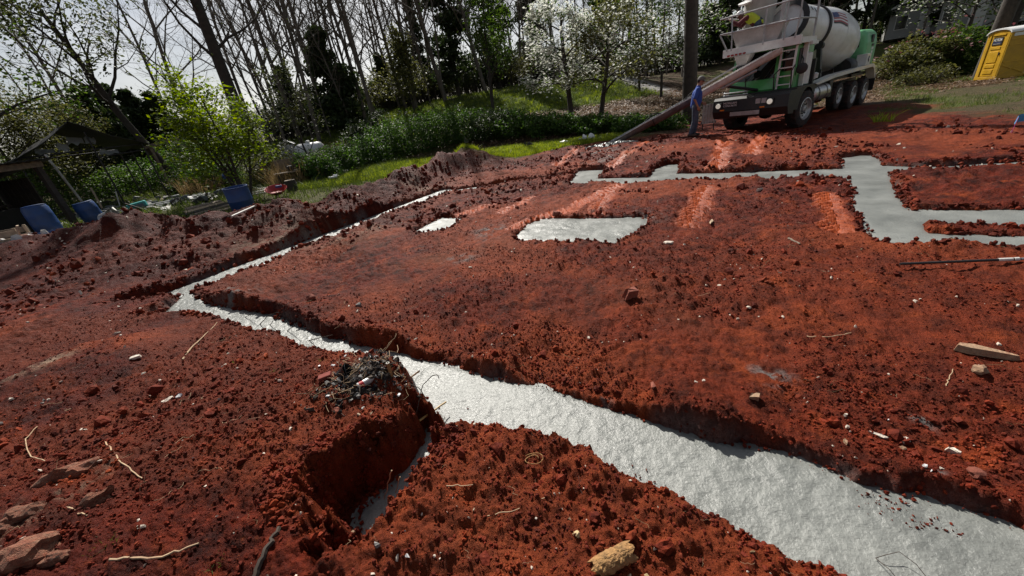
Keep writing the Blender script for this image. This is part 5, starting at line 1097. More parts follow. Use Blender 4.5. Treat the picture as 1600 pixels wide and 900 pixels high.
    for i in range(n_): Fb += [(i, i + 1, m_ + i + 1, m_ + i), (2 * m_ + i + 1, 2 * m_ + i, 3 * m_ + i, 3 * m_ + i + 1), (m_ + i, m_ + i + 1, 3 * m_ + i + 1, 3 * m_ + i)]
    q.add(Vb, Fb); MB().add([h + M3 @ np.array(v) for v in q.v], q.f).build('cap' if brim == 'cap' else 'hard_hat', cloth['hat'], P, True)
    return P
mp_ = onp(1083, 212)
person('man in a blue polo shirt, jeans and grey cap standing beside the chute', (mp_[0], mp_[1], mp_[2]), R(-22),
       dict(pelvis=(0, 0, .98), chest=(.035, 0, 1.34), neck=(.06, 0, 1.56), head=(.11, 0, 1.70), look=(1, 0, -.28), shL=(.05, .19, 1.47), elL=(.05, .25, 1.2), wrL=(.24, .22, 1.04), shR=(.03, -.19, 1.47), elR=(-.06, -.27, 1.19), wrR=(.06, -.25, .95), palmR=(.2, 1, 0), palmL=(0, -1, 0),
            hipL=(0, .1, .93), knL=(.07, .12, .51), anL=(.03, .12, .1), hipR=(0, -.1, .93), knR=(-.0, -.12, .51), anR=(-.1, -.12, .1), belly=(.05, 0, 0)), dict(skin=M_SKIN, shirt=M_BLUE, trousers=M_DENIM, hat=M_CAP, sleeve=.85))
c_, s_ = math.cos(R(214)), math.sin(R(214))
def tloc(x, y, z): return (10.24 + c_ * x - s_ * y, 14.66 + s_ * x + c_ * y, .07 + z)
w2 = person('worker in a yellow safety vest and white hard hat leaning on the truck railing', tloc(.36, -.62, 2.54), R(214 - 74),
       dict(pelvis=(-.1, 0, .84), chest=(.16, 0, 1.06), neck=(.33, 0, 1.13), head=(.46, 0, 1.19), look=(.8, .1, -.6), shL=(.27, .19, 1.06), elL=(.46, .26, .92), wrL=(.66, .2, 1.06), shR=(.27, -.19, 1.06), elR=(.42, -.27, .9), wrR=(.6, -.3, .96),
            hipL=(-.1, .1, .82), knL=(.05, .11, .45), anL=(-.08, .11, .1), hipR=(-.1, -.1, .82), knR=(.02, -.11, .45), anR=(-.16, -.11, .1)), dict(skin=M_SKIN_D, shirt=M_MAROON, trousers=M_DENIM, hat=M_PRINT_W, brim='hat', sleeve=1.8))
mb = MB(); caps(mb, (-.1, 0, .86), (.16, 0, 1.06), .155, .165, 16); caps(mb, (.16, 0, 1.06), (.26, 0, 1.10), .16, .125, 14); fleshed(mb, 'safety_vest', M_VEST, w2, .014, 5)

# ------------------------------------------------------------------ yellow portable toilet
M_YEL = simple('yellow_plastic', (.60, .34, .015), .45, var=.10, scale=2.5, dirt=(.38, .22, .03), dirt_amt=.5)
M_YEL_D = simple('yellow_plastic_panel', (.52, .29, .012), .5, var=.12, scale=3, dirt=(.30, .17, .03), dirt_amt=.5)
M_WROOF = simple('white_plastic', (.74, .74, .73), .4, var=.05, scale=3)
M_WOOD = simple('weathered_wood', (.20, .155, .115), .85, var=.4, scale=9, bump=.4, bscale=30); M_WOOD_D = simple('dark_old_wood', (.045, .036, .030), .9, var=.45, scale=9, bump=.4, bscale=30); M_WOOD_P = simple('pale_sawn_wood', (.40, .30, .20), .8, var=.25, scale=9, bump=.3, bscale=40)
M_TARP = simple('black_tarp', (.010, .010, .011), .6, var=.4, scale=3, bump=.5, bscale=6); M_TARP_W = simple('torn_white_tarp', (.62, .64, .66), .5, var=.1, scale=4, bump=.5, bscale=8)
M_BARREL = simple('blue_barrel_plastic', (.008, .045, .17), .45, var=.2, scale=4, dirt=(.05, .06, .085), dirt_amt=.7); M_RED = simple('red_plastic', (.36, .014, .018), .4, var=.1); M_TEAL = simple('teal_plastic', (.03, .26, .25), .5, var=.15)
M_GREYP = simple('grey_pipe_plastic', (.075, .085, .09), .5, var=.3, scale=5); M_PVC = simple('white_pvc', (.62, .61, .57), .5, var=.12, scale=8, dirt=(.3, .25, .2), dirt_amt=.5); M_SHINGLE = simple('grey_shingle', (.10, .10, .105), .85, var=.3, scale=8); M_SIDING = simple('grey_siding', (.33, .33, .32), .7, var=.08, scale=3); M_TRIM = simple('white_trim', (.66, .66, .64), .6, var=.05); M_JUNK = simple('dark_scrap', (.02, .018, .017), .7, var=.5, scale=6); M_SCRAPW = simple('pale_scrap', (.5, .47, .42), .7, var=.3, scale=8); M_PINKC = simple('pale_red_clay_pot', (.38, .20, .15), .8, var=.15)

Lp = np.array(pos(1523, 122, 34.0)); best = min((abs(np.linalg.norm(np.array(pos(1554, 126, d)) - Lp) - 1.14), d) for d in np.arange(32, 36, .01) if d < 34.0)[1]
Mp = np.array(pos(1554, 126, best)); ev = (Mp - Lp) / np.linalg.norm(Mp - Lp); ctr = Lp + (Mp - Lp) / 2 + np.array([-ev[1], ev[0]]) * .57
zt = float(at(1538, 124, 0)[2]) - .02
d_ = ray(1538, 124); zt = CAMZ + d_[2] * (np.hypot(*((Lp + Mp) / 2)) / np.hypot(d_[0], d_[1]))
POT = thing('portable_toilet', 'yellow portable toilet with white rounded roof at the right edge', 'portable toilet', (ctr[0], ctr[1], zt - .02), math.atan2(ev[1], ev[0]))
# local: x along the front from left to right, front face at y = -.57
W2 = .57
MB().box((0, 0, .06), (1.18, 1.2, .14), ch=.02).build('base', M_YEL_D, POT)
mb = MB(); [mb.box((s * (W2 - .06), 0, 1.08), (.10, 1.12, 1.95)) for s in (-1, 1)]; mb.box((0, W2 - .05, 1.08), (1.0, .10, 1.95)); sh_ = mb.build('shell', M_YEL_D, POT)
fr = MB(); fr.box((-.47, -W2 + .02, 1.1), (.16, .10, 2.0), ch=.015); fr.build('corner_post', M_YEL, POT); MB().box((.47, -W2 + .02, 1.1), (.16, .10, 2.0), ch=.015).build('corner_post', M_YEL, POT)
MB().prism([(-.55, 2.02), (.55, 2.02), (.5, 2.09), (.3, 2.18), (0, 2.22), (-.3, 2.18), (-.5, 2.09)], 1, -W2 - .02, -W2 + .06).build('arched_header', M_YEL, POT)
dr = MB().box((0, -W2 + .03, 1.08), (.72, .06, 1.86), ch=.01).build('door', M_YEL, POT)
MB().prism([(-.33, 1.98), (.33, 1.98), (.26, 2.06), (0, 2.1), (-.26, 2.06)], 1, -W2 - .035, -W2 + .0).build('door_crown', M_YEL, dr)
for z_, h_ in ((.36, .2), (.62, .16), (1.02, .5), (1.42, .12)):
    MB().box((0, -W2 - .005, z_), (.5, .03, h_), ch=.012).build('door_rib', M_YEL, dr)
sg = MB().box((.0, -W2 - .012, 1.72), (.5, .02, .34), ch=.006).build('door_sign', M_INK, dr)
text_mesh('ACTION', .16, M_PRINT_W, sg, 'lettering', (0, -W2 - .026, 1.78), (R(90), 0, 0), bold=.004, width=.42)
MB().box((0, -W2 - .026, 1.665), (.42, .004, .035)).build('sign_band', M_PRINT_B, sg); MB().box((0, -W2 - .026, 1.61), (.38, .004, .035)).build('sign_band', M_STEEL, sg)
MB().box((.3, -W2 - .03, 1.15), (.05, .04, .12), ch=.01).build('latch', M_INK, dr)
for s in (-1, 1):
    x_ = s * (W2 + .0)
    for k, a, b in (('side_rib', (x_, -.5, .2), (x_, .5, .62)), ('side_rib', (x_, -.5, .62), (x_, .5, .2)), ('side_rib', (x_, -.5, .75), (x_, .5, .75)), ('side_rib', (x_, -.5, 1.5), (x_, .5, 1.5)), ('side_rib', (x_, -.5, 1.75), (x_, .5, 1.75))): MB().bar(a, b, .03, .05).build(k, M_YEL, sh_)
    MB().box((x_, 0, 1.93), (.03, .9, .14), ch=.01).build('vent_panel', M_WROOF, sh_)
    MB().bar((x_ - s * .0, -W2 - .0, .12), (x_, -W2, 2.06), .035, .035).build('edge_trim', M_YEL, sh_)
rf = []; n_ = 14; V = []; F = []
for y_ in (-W2 - .08, W2 + .08):
    for k in range(n_ + 1): q = PI * k / n_; V.append((-math.cos(q) * .64, y_, 2.05 + math.sin(q) * .24))
    for k in range(n_ + 1): q = PI * k / n_; V.append((-math.cos(q) * .60, y_, 2.03 + math.sin(q) * .19))
m_ = n_ + 1
for k in range(n_): F += [(k, k + 1, 2 * m_ + k + 1, 2 * m_ + k), (m_ + k + 1, m_ + k, 3 * m_ + k, 3 * m_ + k + 1), (k + 1, k, m_ + k, m_ + k + 1), (2 * m_ + k, 2 * m_ + k + 1, 3 * m_ + k + 1, 3 * m_ + k)]
F += [(0, 2 * m_, 3 * m_, m_), (n_, m_ + n_, 3 * m_ + n_, 2 * m_ + n_)]
MB().add(V, F).build('roof', M_WROOF, POT, True)
MB().tube([(.4, .4, 2.1), (.4, .4, 2.45)], .05, 10).build('vent_pipe', M_WROOF, POT)

# ------------------------------------------------------------------ far houses
def house(label, loc, rotz, w_, d_, h_, roofh, wall, win):
    Hh = thing('house', label, 'house', loc, rotz); MB().box((0, 0, h_ / 2), (w_, d_, h_)).build('wall', wall, Hh)
    r_ = MB().prism([(-w_ / 2 - .4, h_ - .1), (0, h_ + roofh), (w_ / 2 + .4, h_ - .1), (w_ / 2 + .4, h_ + .08), (0, h_ + roofh + .18), (-w_ / 2 - .4, h_ + .08)], 1, -d_ / 2 - .4, d_ / 2 + .4).build('roof', M_SHINGLE, Hh)
    MB().prism([(-w_ / 2, h_), (w_ / 2, h_), (0, h_ + roofh - .08)], 1, -d_ / 2 + .003, d_ / 2 - .003).build('gable', wall, Hh)
    for s in (-1, 1): MB().bar((s * (w_ / 2 + .42), -d_ / 2 - .42, h_ - .02), (0, -d_ / 2 - .42, h_ + roofh + .08), .06, .2).build('fascia', M_TRIM, Hh)
    for x_ in win:
        wd = MB().box((x_, -d_ / 2 - .02, h_ * .55), (.9, .08, 1.2)).build('window', M_TRIM, Hh); MB().box((x_, -d_ / 2 - .05, h_ * .55), (.76, .06, 1.06)).build('pane', M_GLASS, wd)
    MB().box((win[0] + 1.7, -d_ / 2 - .03, 1.05), (.95, .08, 2.1)).build('door', M_TRIM, Hh)
    return Hh
g1 = gpos(1436, 35, 62); house('small grey gabled house half hidden behind the pink flowering bush', (g1[0], g1[1], g1[2] + .2), R(-40), 5, 6, 2.4, 1.3, M_SIDING, (-1.6, 1.9))
g2 = gpos(1545, 15, 60); house('grey house with white trimmed gable above the yellow toilet', (g2[0], g2[1], g2[2] + .4), R(-48), 6, 7, 2.5, 1.4, M_SIDING, (-2.4, 2.4))
x_, y_, z_ = gpos(1605, 40, 45)

# ------------------------------------------------------------------ carport frame with black tarp
fA = np.array(pos(264, 307, 26.6)); fB = np.array(pos(70, 318, 26.0))
ev = (fB - fA) / np.linalg.norm(fB - fA); wv = np.linalg.norm(fB - fA); back = np.array([ev[1], -ev[0]]); back = back if back[1] > 0 else -back
CP = thing('carport', 'collapsing carport of thin dark poles under a black tarp roof with torn white strips', 'carport', (fA[0], fA[1], hz(*fA)), math.atan2(ev[1], ev[0]))
bs = 1 if (-ev[1] * back[0] + ev[0] * back[1]) > 0 else -1      # local y sign of the back
EH, PH, DP = 2.6, 3.75, 5.0 * bs
for x_, y_, in ((0, 0), (0, DP * .5), (0, DP), (wv, 0), (wv, DP * .5), (wv, DP), (wv * .42, 0)): MB().tube([(x_, y_, -.1), (x_ - .03, y_, EH + (.75 if x_ == wv * .42 else 0))], .035, 8).build('pole', M_BLACK, CP)
for a, b in (((0, 0, EH), (wv, 0, EH)), ((0, DP, EH), (wv, DP, EH)), ((0, 0, EH - .25), (0, DP, EH - .25)), ((wv, 0, EH), (wv, DP, EH)), ((wv / 2, 0, PH), (wv / 2, DP, PH)), ((0, 0, EH - .28), (wv * .42, 0, EH - .33))): MB().tube([a, b], .03, 8).build('cross_bar', M_BLACK, CP)
def cloth(name, mat, P, nu, nv, sag, parent, th=.02, seed=0, ragged=0):
    P = [np.array(q, float) for q in P]; V = []; F = []; rg = np.random.default_rng(seed)
    for k in (0, th):
        for i in range(nu + 1):
            for j in range(nv + 1):
                u, v = i / nu, j / nv; q = (P[0] * (1 - u) + P[1] * u) * (1 - v) + (P[3] * (1 - u) + P[2] * u) * v
                q = q - np.array([0, 0, sag * math.sin(PI * u) * math.sin(PI * v) + k]) + np.array([0, 0, .06 * math.sin(u * 9 + seed) * math.sin(v * 7 + seed)])
                if ragged and j == nv: q = q + np.array([0, 0, ragged * math.sin(i * 2.7 + seed)])
                V.append(q)
    m_ = nv + 1; o = (nu + 1) * m_
    for i in range(nu):
        for j in range(nv): a = i * m_ + j; F += [(a, a + 1, a + m_ + 1, a + m_), (o + a + m_, o + a + m_ + 1, o + a + 1, o + a)]
    for i in range(nu): F += [(i * m_, (i + 1) * m_, o + (i + 1) * m_, o + i * m_), ((i + 1) * m_ + nv, i * m_ + nv, o + i * m_ + nv, o + (i + 1) * m_ + nv)]
    for j in range(nv): F += [(j + 1, j, o + j, o + j + 1), (nu * m_ + j, nu * m_ + j + 1, o + nu * m_ + j + 1, o + nu * m_ + j)]
    return MB().add(V, F).build(name, mat, parent, True)
f0 = -.3 * bs
cloth('tarp', M_TARP, [(-.25, f0, EH - .1), (-.25, DP, EH - .1), (wv / 2, DP, PH), (wv / 2, f0, PH)], 8, 6, .18, CP, seed=1); cloth('tarp', M_TARP, [(wv / 2, f0, PH), (wv / 2, DP, PH), (wv + .5, DP, EH - .35), (wv + .5, f0, EH - .35)], 8, 6, .15, CP, seed=2)
for k, (x0, x1, z0, dz) in enumerate([(wv * .40, wv * .52, 3.2, .22), (wv * .54, wv * .62, 3.0, .25), (wv * .30, wv * .38, 3.15, .2), (wv * .66, wv * .8, 2.85, .12), (wv * .16, wv * .32, 2.5, .12)]): cloth('torn_strip', M_TARP_W, [(x0, DP * .3, z0), (x1, DP * .3, z0 + .1), (x1 + .1, DP * .24, z0 - dz), (x0 + .05, DP * .24, z0 - dz * 1.2)], 4, 3, .03, CP, .006, k, .05)
# old gate frame further back
gf = gpos(258, 262, 31); GT = thing('gate_frame', 'old pale wooden frame leaning behind the carport', 'frame', gf, R(-20))
MB().bar((-.9, 0, 2.6), (2.2, 0, 2.75), .12, .18).build('beam', M_WOOD, GT); MB().bar((-.3, 0, -.1), (-.35, 0, 2.6), .1, .1).build('post', M_WOOD, GT); MB().bar((1.9, 0, -.1), (1.9, 0, 2.7), .1, .1).build('post', M_WOOD_D, GT); MB().bar((-.3, .05, .5), (1.9, .05, 1.9), .06, .1).build('brace', M_WOOD_D, GT)

# ------------------------------------------------------------------ lean-to
pA = np.array(pos(105, 330, 19.5)); pB = np.array(pos(-40, 350, 18.5)); ev = (pB - pA) / np.linalg.norm(pB - pA); lw = np.linalg.norm(pB - pA)
LT_ = thing('lean_to_shed', 'open lean-to shed darkened as if in shade, with pale roof beam and leaning post at the left edge', 'shed', (pA[0], pA[1], hz(*pA)), math.atan2(ev[1], ev[0]))
bk = np.array([-ev[1], ev[0]]); bs = 1 if bk[1] > 0 else -1
hS = 2.05  # planks, roof and goods given near-black colours in place of deep shade
MB().bar((0, 0, -.1), (.02, 0, hS), .16, .14).build('post', M_WOOD_D, LT_); MB().bar((lw, 0, -.1), (lw, 0, hS), .16, .14).build('post', M_WOOD_D, LT_); MB().bar((-.75, .2 * bs, -.1), (-.55, .3 * bs, hS + .3), .05, .05).build('post', M_STEEL, LT_)
MB().bar((-.1, -.06 * bs, hS + .05), (lw * .62, -.06 * bs, hS + .03), .2, .07, R(90)).build('beam', M_WOOD, LT_); MB().bar((lw * .64, -.06 * bs, hS + .03), (lw + .4, -.06 * bs, hS), .2, .07, R(90)).build('beam', M_WOOD_D, LT_)
nP = 14
for k in range(nP): x_ = lw * (k + .5) / nP; MB().box((x_, 2.4 * bs, .95), (lw / nP - .02, .03 + .01 * (k % 3), 2.1)).build('plank', M_WOOD_D, LT_)
for k in range(8): MB().box((lw + .1, (.15 + .3 * k) * bs, .95), (.03, .28, 2.0 + .04 * (k % 3))).build('plank', M_WOOD_D, LT_)
for k in range(7): MB().box((-.05, (.9 + .24 * k) * bs, .85), (.03, .22, 1.8)).build('plank', M_WOOD_D, LT_)
mb = MB()
V = []; F = []; n_ = 24
for y_, z_ in ((-.35 * bs, hS + .16), (2.7 * bs, hS - .25)):
    for k in range(n_ + 1): V.append((-.25 + (lw + .7) * k / n_, y_, z_ + .03 * (k % 2)))
for y_, z_ in ((-.35 * bs, hS + .13), (2.7 * bs, hS - .28)):
    for k in range(n_ + 1): V.append((-.25 + (lw + .7) * k / n_, y_, z_ + .03 * (k % 2)))
m_ = n_ + 1
for k in range(n_): F += [(k, k + 1, m_ + k + 1, m_ + k), (2 * m_ + k + 1, 2 * m_ + k, 3 * m_ + k, 3 * m_ + k + 1), (k + 1, k, 2 * m_ + k, 2 * m_ + k + 1), (m_ + k, m_ + k + 1, 3 * m_ + k + 1, 3 * m_ + k)]
mb.add(V, F).build('roof', M_TARP, LT_)
for k in range(3): MB().box((.6 + k * 1.1, 1.7 * bs, .45), (.8, .6, .9 - .2 * k), ch=.05).build('stacked_goods', M_JUNK, LT_)
MB().box((lw * .5, 1.9 * bs, 1.0), (lw * .8, .4, .05)).build('shelf', M_WOOD_D, LT_)

# ------------------------------------------------------------------ barrels and junk
def barrel(name, label, loc, h_, r_, tilt=(0, 0), open_=False, rz=0):
    B = thing(name, label, 'barrel', loc, rz); B.rotation_euler = (tilt[0], tilt[1], rz)
    pf = [(0, r_ * .90), (.03, r_ * .97), (h_ * .28, r_), (h_ * .30, r_ * 1.008), (h_ * .33, r_), (h_ * .64, r_), (h_ * .66, r_ * 1.008), (h_ * .69, r_), (h_ * .93, r_ * .97), (h_, r_ * .88)]
    if open_: pf = [(0, r_ * .9), (.03, r_ * .98), (h_ * .5, r_), (h_ * .52, r_ * 1.025), (h_ * .55, r_), (h_, r_ * 1.0), (h_, r_ * .95), (h_ * .3, r_ * .94), (.05, r_ * .9)]
    MB().lathe(pf, (0, 0, 0), (0, 0, 1), 28).build('drum', M_BARREL, B, True)
    if open_: MB().tube([(math.cos(q) * r_ * .99, math.sin(q) * r_ * .99, h_) for q in np.linspace(0, 2 * PI, 25)], .014, 6).build('rim', M_BARREL, B, True)
    else:
        MB().lathe([(0, r_ * .88), (.02, r_ * .9), (.03, r_ * .82)], (0, 0, h_), (0, 0, 1), 28, False).build('lid_ring', M_BARREL, B, True)
        for s in (-1, 1): MB().lathe([(0, .035), (.03, .03), (.032, .002)], (s * r_ * .5, 0, h_), (0, 0, 1), 12).build('bung', M_BARREL, B)
    return B
p_ = at(384, 331, .34); barrel('barrel', 'open topped blue plastic barrel standing under the bright young tree', (p_[0], p_[1], p_[2] - .04), .74, .30, (R(2), R(1)), True)
p_ = at(80, 362, .5); barrel('barrel', 'closed blue plastic barrel tilted in front of the lean-to', (p_[0], p_[1], .46), .80, .29, (R(-4), R(-6)))
p_ = at(150, 344, .45); barrel('barrel', 'shorter blue barrel half hidden right of the leaning shed post', (p_[0], p_[1], .40), .66, .28, (R(3), R(-5)))
def ground_at(px, py, z): q = at(px, py, z); return (q[0], q[1], z)
# tub with scrap
q = ground_at(46, 380, .55); tb = thing('plastic_tub', 'blue plastic tub filled with pale scrap beside the wooden crate', 'tub', (q[0], q[1], .40), R(38))
mb = MB(); V = []
for k, (a, b, z_) in enumerate(((.52, .28, 0), (.60, .34, .30), (.57, .31, .30), (.49, .25, .03))): V += [(-a, -b, z_), (a, -b, z_), (a, b, z_), (-a, b, z_)]
F = [(3, 2, 1, 0), (12, 13, 14, 15)]
for r0 in (0, 4, 8):
    for k in range(4): F.append((r0 + k, r0 + (k + 1) % 4, r0 + 4 + (k + 1) % 4, r0 + 4 + k))
mb.add(V, F).build('tub', M_BARREL, tb); MB().tube([(-.61, -.35, .3), (.61, -.35, .3), (.61, .35, .3), (-.61, .35, .3), (-.61, -.35, .3)], .02, 6).build('rim', M_BARREL, tb)
rs_ = random.Random(5)
for k in range(9):
    me = rock_mesh('scrap', 400 + k, 1, .4, .7); o = link('scrap_piece', me, [M_SCRAPW, M_PINKC, M_PRINT_W][k % 3], None, (q[0] + rs_.uniform(-.38, .38), q[1] + rs_.uniform(-.2, .2), .42 + .30), (rs_.uniform(0, 6), rs_.uniform(0, 6), 0)); s = rs_.uniform(.06, .1); o.scale = (s, s * 1.2, s * .8)
    tag(o, ['pale plaster lump among the scrap in the blue tub', 'reddish pot shard among the scrap in the blue tub', 'white lump among the scrap in the blue tub'][k % 3], 'scrap', 'scrap in the blue tub, ' + ['plaster', 'shards', 'white'][k % 3])
q = ground_at(14, 385, .55); cr = thing('wooden_crate', 'broken wooden crate of pale slats at the left edge', 'crate', (q[0], q[1], .42), R(30))
for k in range(3):
    MB().box((0, -.3, .1 + k * .17), (.8, .025, .13)).build('slat', M_WOOD_P, cr); MB().box((0, .3, .1 + k * .17), (.8, .025, .13)).build('slat', M_WOOD, cr)
for sx in (-1, 1):
    for sy in (-1, 1): MB().box((sx * .37, sy * .27, .27), (.05, .05, .56)).build('corner_post', M_WOOD_P, cr)
MB().bar((.28, -.34, .0), (.5, -.36, .6), .09, .03).build('loose_slat', M_WOOD_P, cr)
def planks(name, label, cat, px, py, z, n, L_, wd, rz, mats, spread=.3, thick=.03, seed=0, pitch=0):
    q = ground_at(px, py, z); t_ = thing(name, label, cat, (q[0], q[1], hz(q[0], q[1])), rz); rg = random.Random(seed)
    for k in range(n): MB().box((rg.uniform(-.15, .15), (k / max(1, n - 1) - .5) * spread * 2, .03 + k * .018 + rg.uniform(0, .02)), (L_ * rg.uniform(.7, 1.1), wd * rg.uniform(.8, 1.2), thick), [[math.cos(a), -math.sin(a), 0], [math.sin(a), math.cos(a), 0], [0, 0, 1]] if (a := rg.gauss(0, .09)) is not None else None).build('plank', mats[k % len(mats)], t_)
    t_.rotation_euler = (pitch, 0, rz); return t_
planks('plank_pile', 'short weathered planks heaped left of the open blue barrel', 'plank pile', 338, 328, .35, 7, 1.3, .16, R(60), [M_WOOD, M_WOOD_D, M_WOOD_P], .45, seed=1, pitch=R(14))
planks('lumber_pile', 'old lumber pile under the bright young tree', 'lumber pile', 345, 276, .4, 9, 3.2, .15, R(12), [M_WOOD, M_WOOD_D], .5, .05, 2)
planks('sheet_pile', 'long low pile of grey roofing sheets in front of the carport', 'sheet pile', 225, 325, .3, 6, 4.4, .34, R(30), [M_GREYP], .5, .02, 3)
planks('plank_pile', 'pale broken boards lying in front of the lean-to', 'plank pile', 105, 362, .45, 5, 1.6, .12, R(32), [M_WOOD, M_PVC, M_WOOD_D], .3, .03, 4)
planks('plank_pile', 'white edged boards on the weeds between barrel and sheet pile', 'plank pile', 320, 306, .3, 4, 2.4, .12, R(20), [M_PVC, M_WOOD_D], .4, .03, 5)
planks('plank_pile', 'dark boards leaning at the foot of the carport poles', 'plank pile', 175, 312, .25, 5, 2.0, .18, R(50), [M_WOOD_D, M_WOOD], .5, .03, 6, R(8))
planks('plank_pile', 'pale boards on the weeds right of the blue barrel', 'plank pile', 412, 300, .3, 5, 2.0, .10, R(15), [M_PVC, M_WOOD], .5, .03, 7)
def pipe(name, label, cat, a, b, r_, mat, n=10): return single(name, MB().tube([a, b], r_, n), mat, label, cat, smooth=True)
pipe('pipe', 'pale plastic pipe slanting into the weeds in front of the carport', 'pipe', ground_at(176, 325, .75), ground_at(206, 352, .32), .03, M_PVC)
pipe('pipe', 'white pole standing up behind the pale slanting pipe', 'pipe', (*ground_at(187, 322, .3)[:2], .25), (ground_at(187, 322, .3)[0] + .2, ground_at(187, 322, .3)[1], .95), .025, M_PVC)
pipe('board', 'tawny board leaning inside the carport beside the barrel', 'board', (*ground_at(160, 326, .3)[:2], .25), (ground_at(160, 326, .3)[0] - .25, ground_at(160, 326, .3)[1] + .3, 1.25), .05, M_WOOD_P, 4)
pipe('stick', 'pale stick lying on the berm below the open blue barrel', 'stick', ground_at(362, 338, .68), ground_at(398, 322, .70), .022, M_PVC, 7)
single('teal_box', MB().box((0, 0, .12), (.62, .36, .22), ch=.03), M_TEAL, 'teal plastic box beside the grey sheet pile', 'box', (*ground_at(216, 322, .4)[:2], .32), (0, R(-6), R(35)))
bk_ = thing('grey_bin', 'grey plastic bin tipped over on the weeds below the carport', 'bin', (*ground_at(166, 350, .42)[:2], .35), R(20)); MB().lathe([(0, .16), (.02, .19), (.34, .24), (.36, .26), (.34, .235), (.03, .18)], (0, 0, .2), (.9, -.3, .1), 20, False).build('shell', M_STEEL, bk_, True); MB().tube([(.33, -.12, .45), (.36, -.15, .2), (.33, -.12, 0)], .015, 6).build('handle', M_PVC, bk_)
q = ground_at(432, 298, .5); rd = thing('red_basin', 'shallow red plastic basin beside the stump', 'basin', (q[0], q[1], .42), R(10)); MB().lathe([(0, .18), (.02, .22), (.16, .33), (.17, .36), (.15, .32), (.03, .2)], (0, 0, 0), (.1, -.3, 1), 24).build('bowl', M_RED, rd, True); MB().box((.1, .05, .2), (.2, .12, .08), ch=.02).build('rag', M_PRINT_B, rd)
# float on a stick
q = ground_at(344, 292, .55); fl = thing('float_ball', 'small blue ball on a white stick left of the open blue barrel', 'float', (q[0], q[1] + .6, .3), 0); mb = MB(); ell(mb, (0, 0, .62), (.11, .11, .13)); mb.build('ball', M_BARREL, fl, True); MB().tube([(.03, 0, .6), (.3, -.1, .3), (.4, -.12, -.05)], .014, 6).build('stick', M_PVC, fl)
# bench with things on it
q = ground_at(478, 282, .35); bn = thing('wooden_bench', 'old wooden work bench of dark boards behind the pale spoil heap', 'bench', (q[0], q[1], hz(q[0], q[1])), R(15))
for k in range(4): MB().box((0, -.32 + k * .21, .55), (2.1, .19, .04)).build('board', M_WOOD_D if k % 2 else M_WOOD, bn)
for sx in (-1, 1):
    for sy in (-1, 1): MB().box((sx * .9, sy * .33, .26), (.09, .09, .56)).build('leg', M_WOOD_D, bn)
MB().box((0, .45, .82), (2.1, .04, .45)).build('back_board', M_WOOD, bn)
single('scrap_heap', MB().box((0, 0, .12), (.7, .3, .2), ch=.08).box((.3, .05, .2), (.3, .2, .14), ch=.05), M_JUNK, 'black bag lying on the wooden bench', 'bag', (q[0] - .2, q[1], hz(q[0], q[1]) + .57), (0, 0, R(30)))
pipe('stick', 'white stick lying across the wooden bench', 'stick', (q[0] - .2, q[1] - .28, hz(q[0], q[1]) + .6), (q[0] + .6, q[1] - .1, hz(q[0], q[1]) + .66), .02, M_PVC, 6)
q = ground_at(456, 292, .4); st = thing('tree_stump', 'low cut stump in front of the wooden bench', 'stump', (q[0], q[1], hz(q[0], q[1]) - .05)); MB().lathe([(0, .24), (.1, .20), (.42, .19)], (0, 0, 0), (0, 0, 1), 16).build('trunk', M_BARK_D, st, True); MB().lathe([(.42, .18), (.425, .17), (.425, .005)], (0, 0, 0), (0, 0, 1), 16, False).build('cut_face', M_WOOD, st)
single('paper_scrap', MB().box((0, 0, .05), (.34, .2, .07), ch=.02).box((.12, .08, .1), (.16, .14, .06), ch=.02), M_PRINT_W, 'crumpled white wrapper on the grass right of the bench', 'scrap', (*ground_at(520, 277, .4)[:2], .36), (0, 0, .4))
# tyre
q = ground_at(580, 258, .3); ty = thing('old_tyre', 'old black car tyre lying on the bright grass', 'tyre', (q[0], q[1], hz(q[0], q[1]) + .02), 0)
MB().lathe([(0, .19), (.0, .29), (.03, .325), (.16, .325), (.19, .29), (.19, .19), (.16, .2), (.03, .2)], (0, 0, 0), (.05, -.05, 1), 30, False).build('tread', M_RUBBER, ty, True); MB().tube([(math.cos(a) * .2, math.sin(a) * .2, .185) for a in np.linspace(0, 2 * PI, 25)], .014, 6).build('bead', M_RUBBER, ty, True)
# gas tank and white hut
q = gpos(475, 206, 27); pt_ = thing('gas_tank', 'white rounded gas tank on the lawn behind the sapling', 'gas tank', (q[0], q[1], q[2] + .05), R(25)); MB().lathe([(-.85, .02), (-.82, .2), (-.7, .36), (-.55, .42), (.55, .42), (.7, .36), (.82, .2), (.85, .02)], (0, 0, .62), (1, 0, 0), 24).build('tank', M_WHITE, pt_, True)
for s in (-1, 1): MB().box((s * .5, 0, .12), (.1, .6, .3)).build('leg', M_STEEL, pt_)
MB().lathe([(0, .12), (.12, .13), (.16, .05)], (0, 0, 1.02), (0, 0, 1), 14).build('valve_dome', M_WHITE, pt_, True)
q = gpos(437, 198, 29); hut = thing('garden_hut', 'small white sided hut with dark door left of the gas tank', 'hut', q, R(20)); hut.scale = (.65, .65, .65); MB().box((0, 0, .8), (1.2, 1.4, 1.6)).build('wall', M_SIDING, hut); MB().prism([(-.75, 1.6), (0, 2.0), (.75, 1.6), (.75, 1.66), (0, 2.07), (-.75, 1.66)], 1, -.8, .8).build('roof', M_TRIM, hut); MB().box((.63, 0, .7), (.04, .7, 1.3)).build('door', M_JUNK, hut)
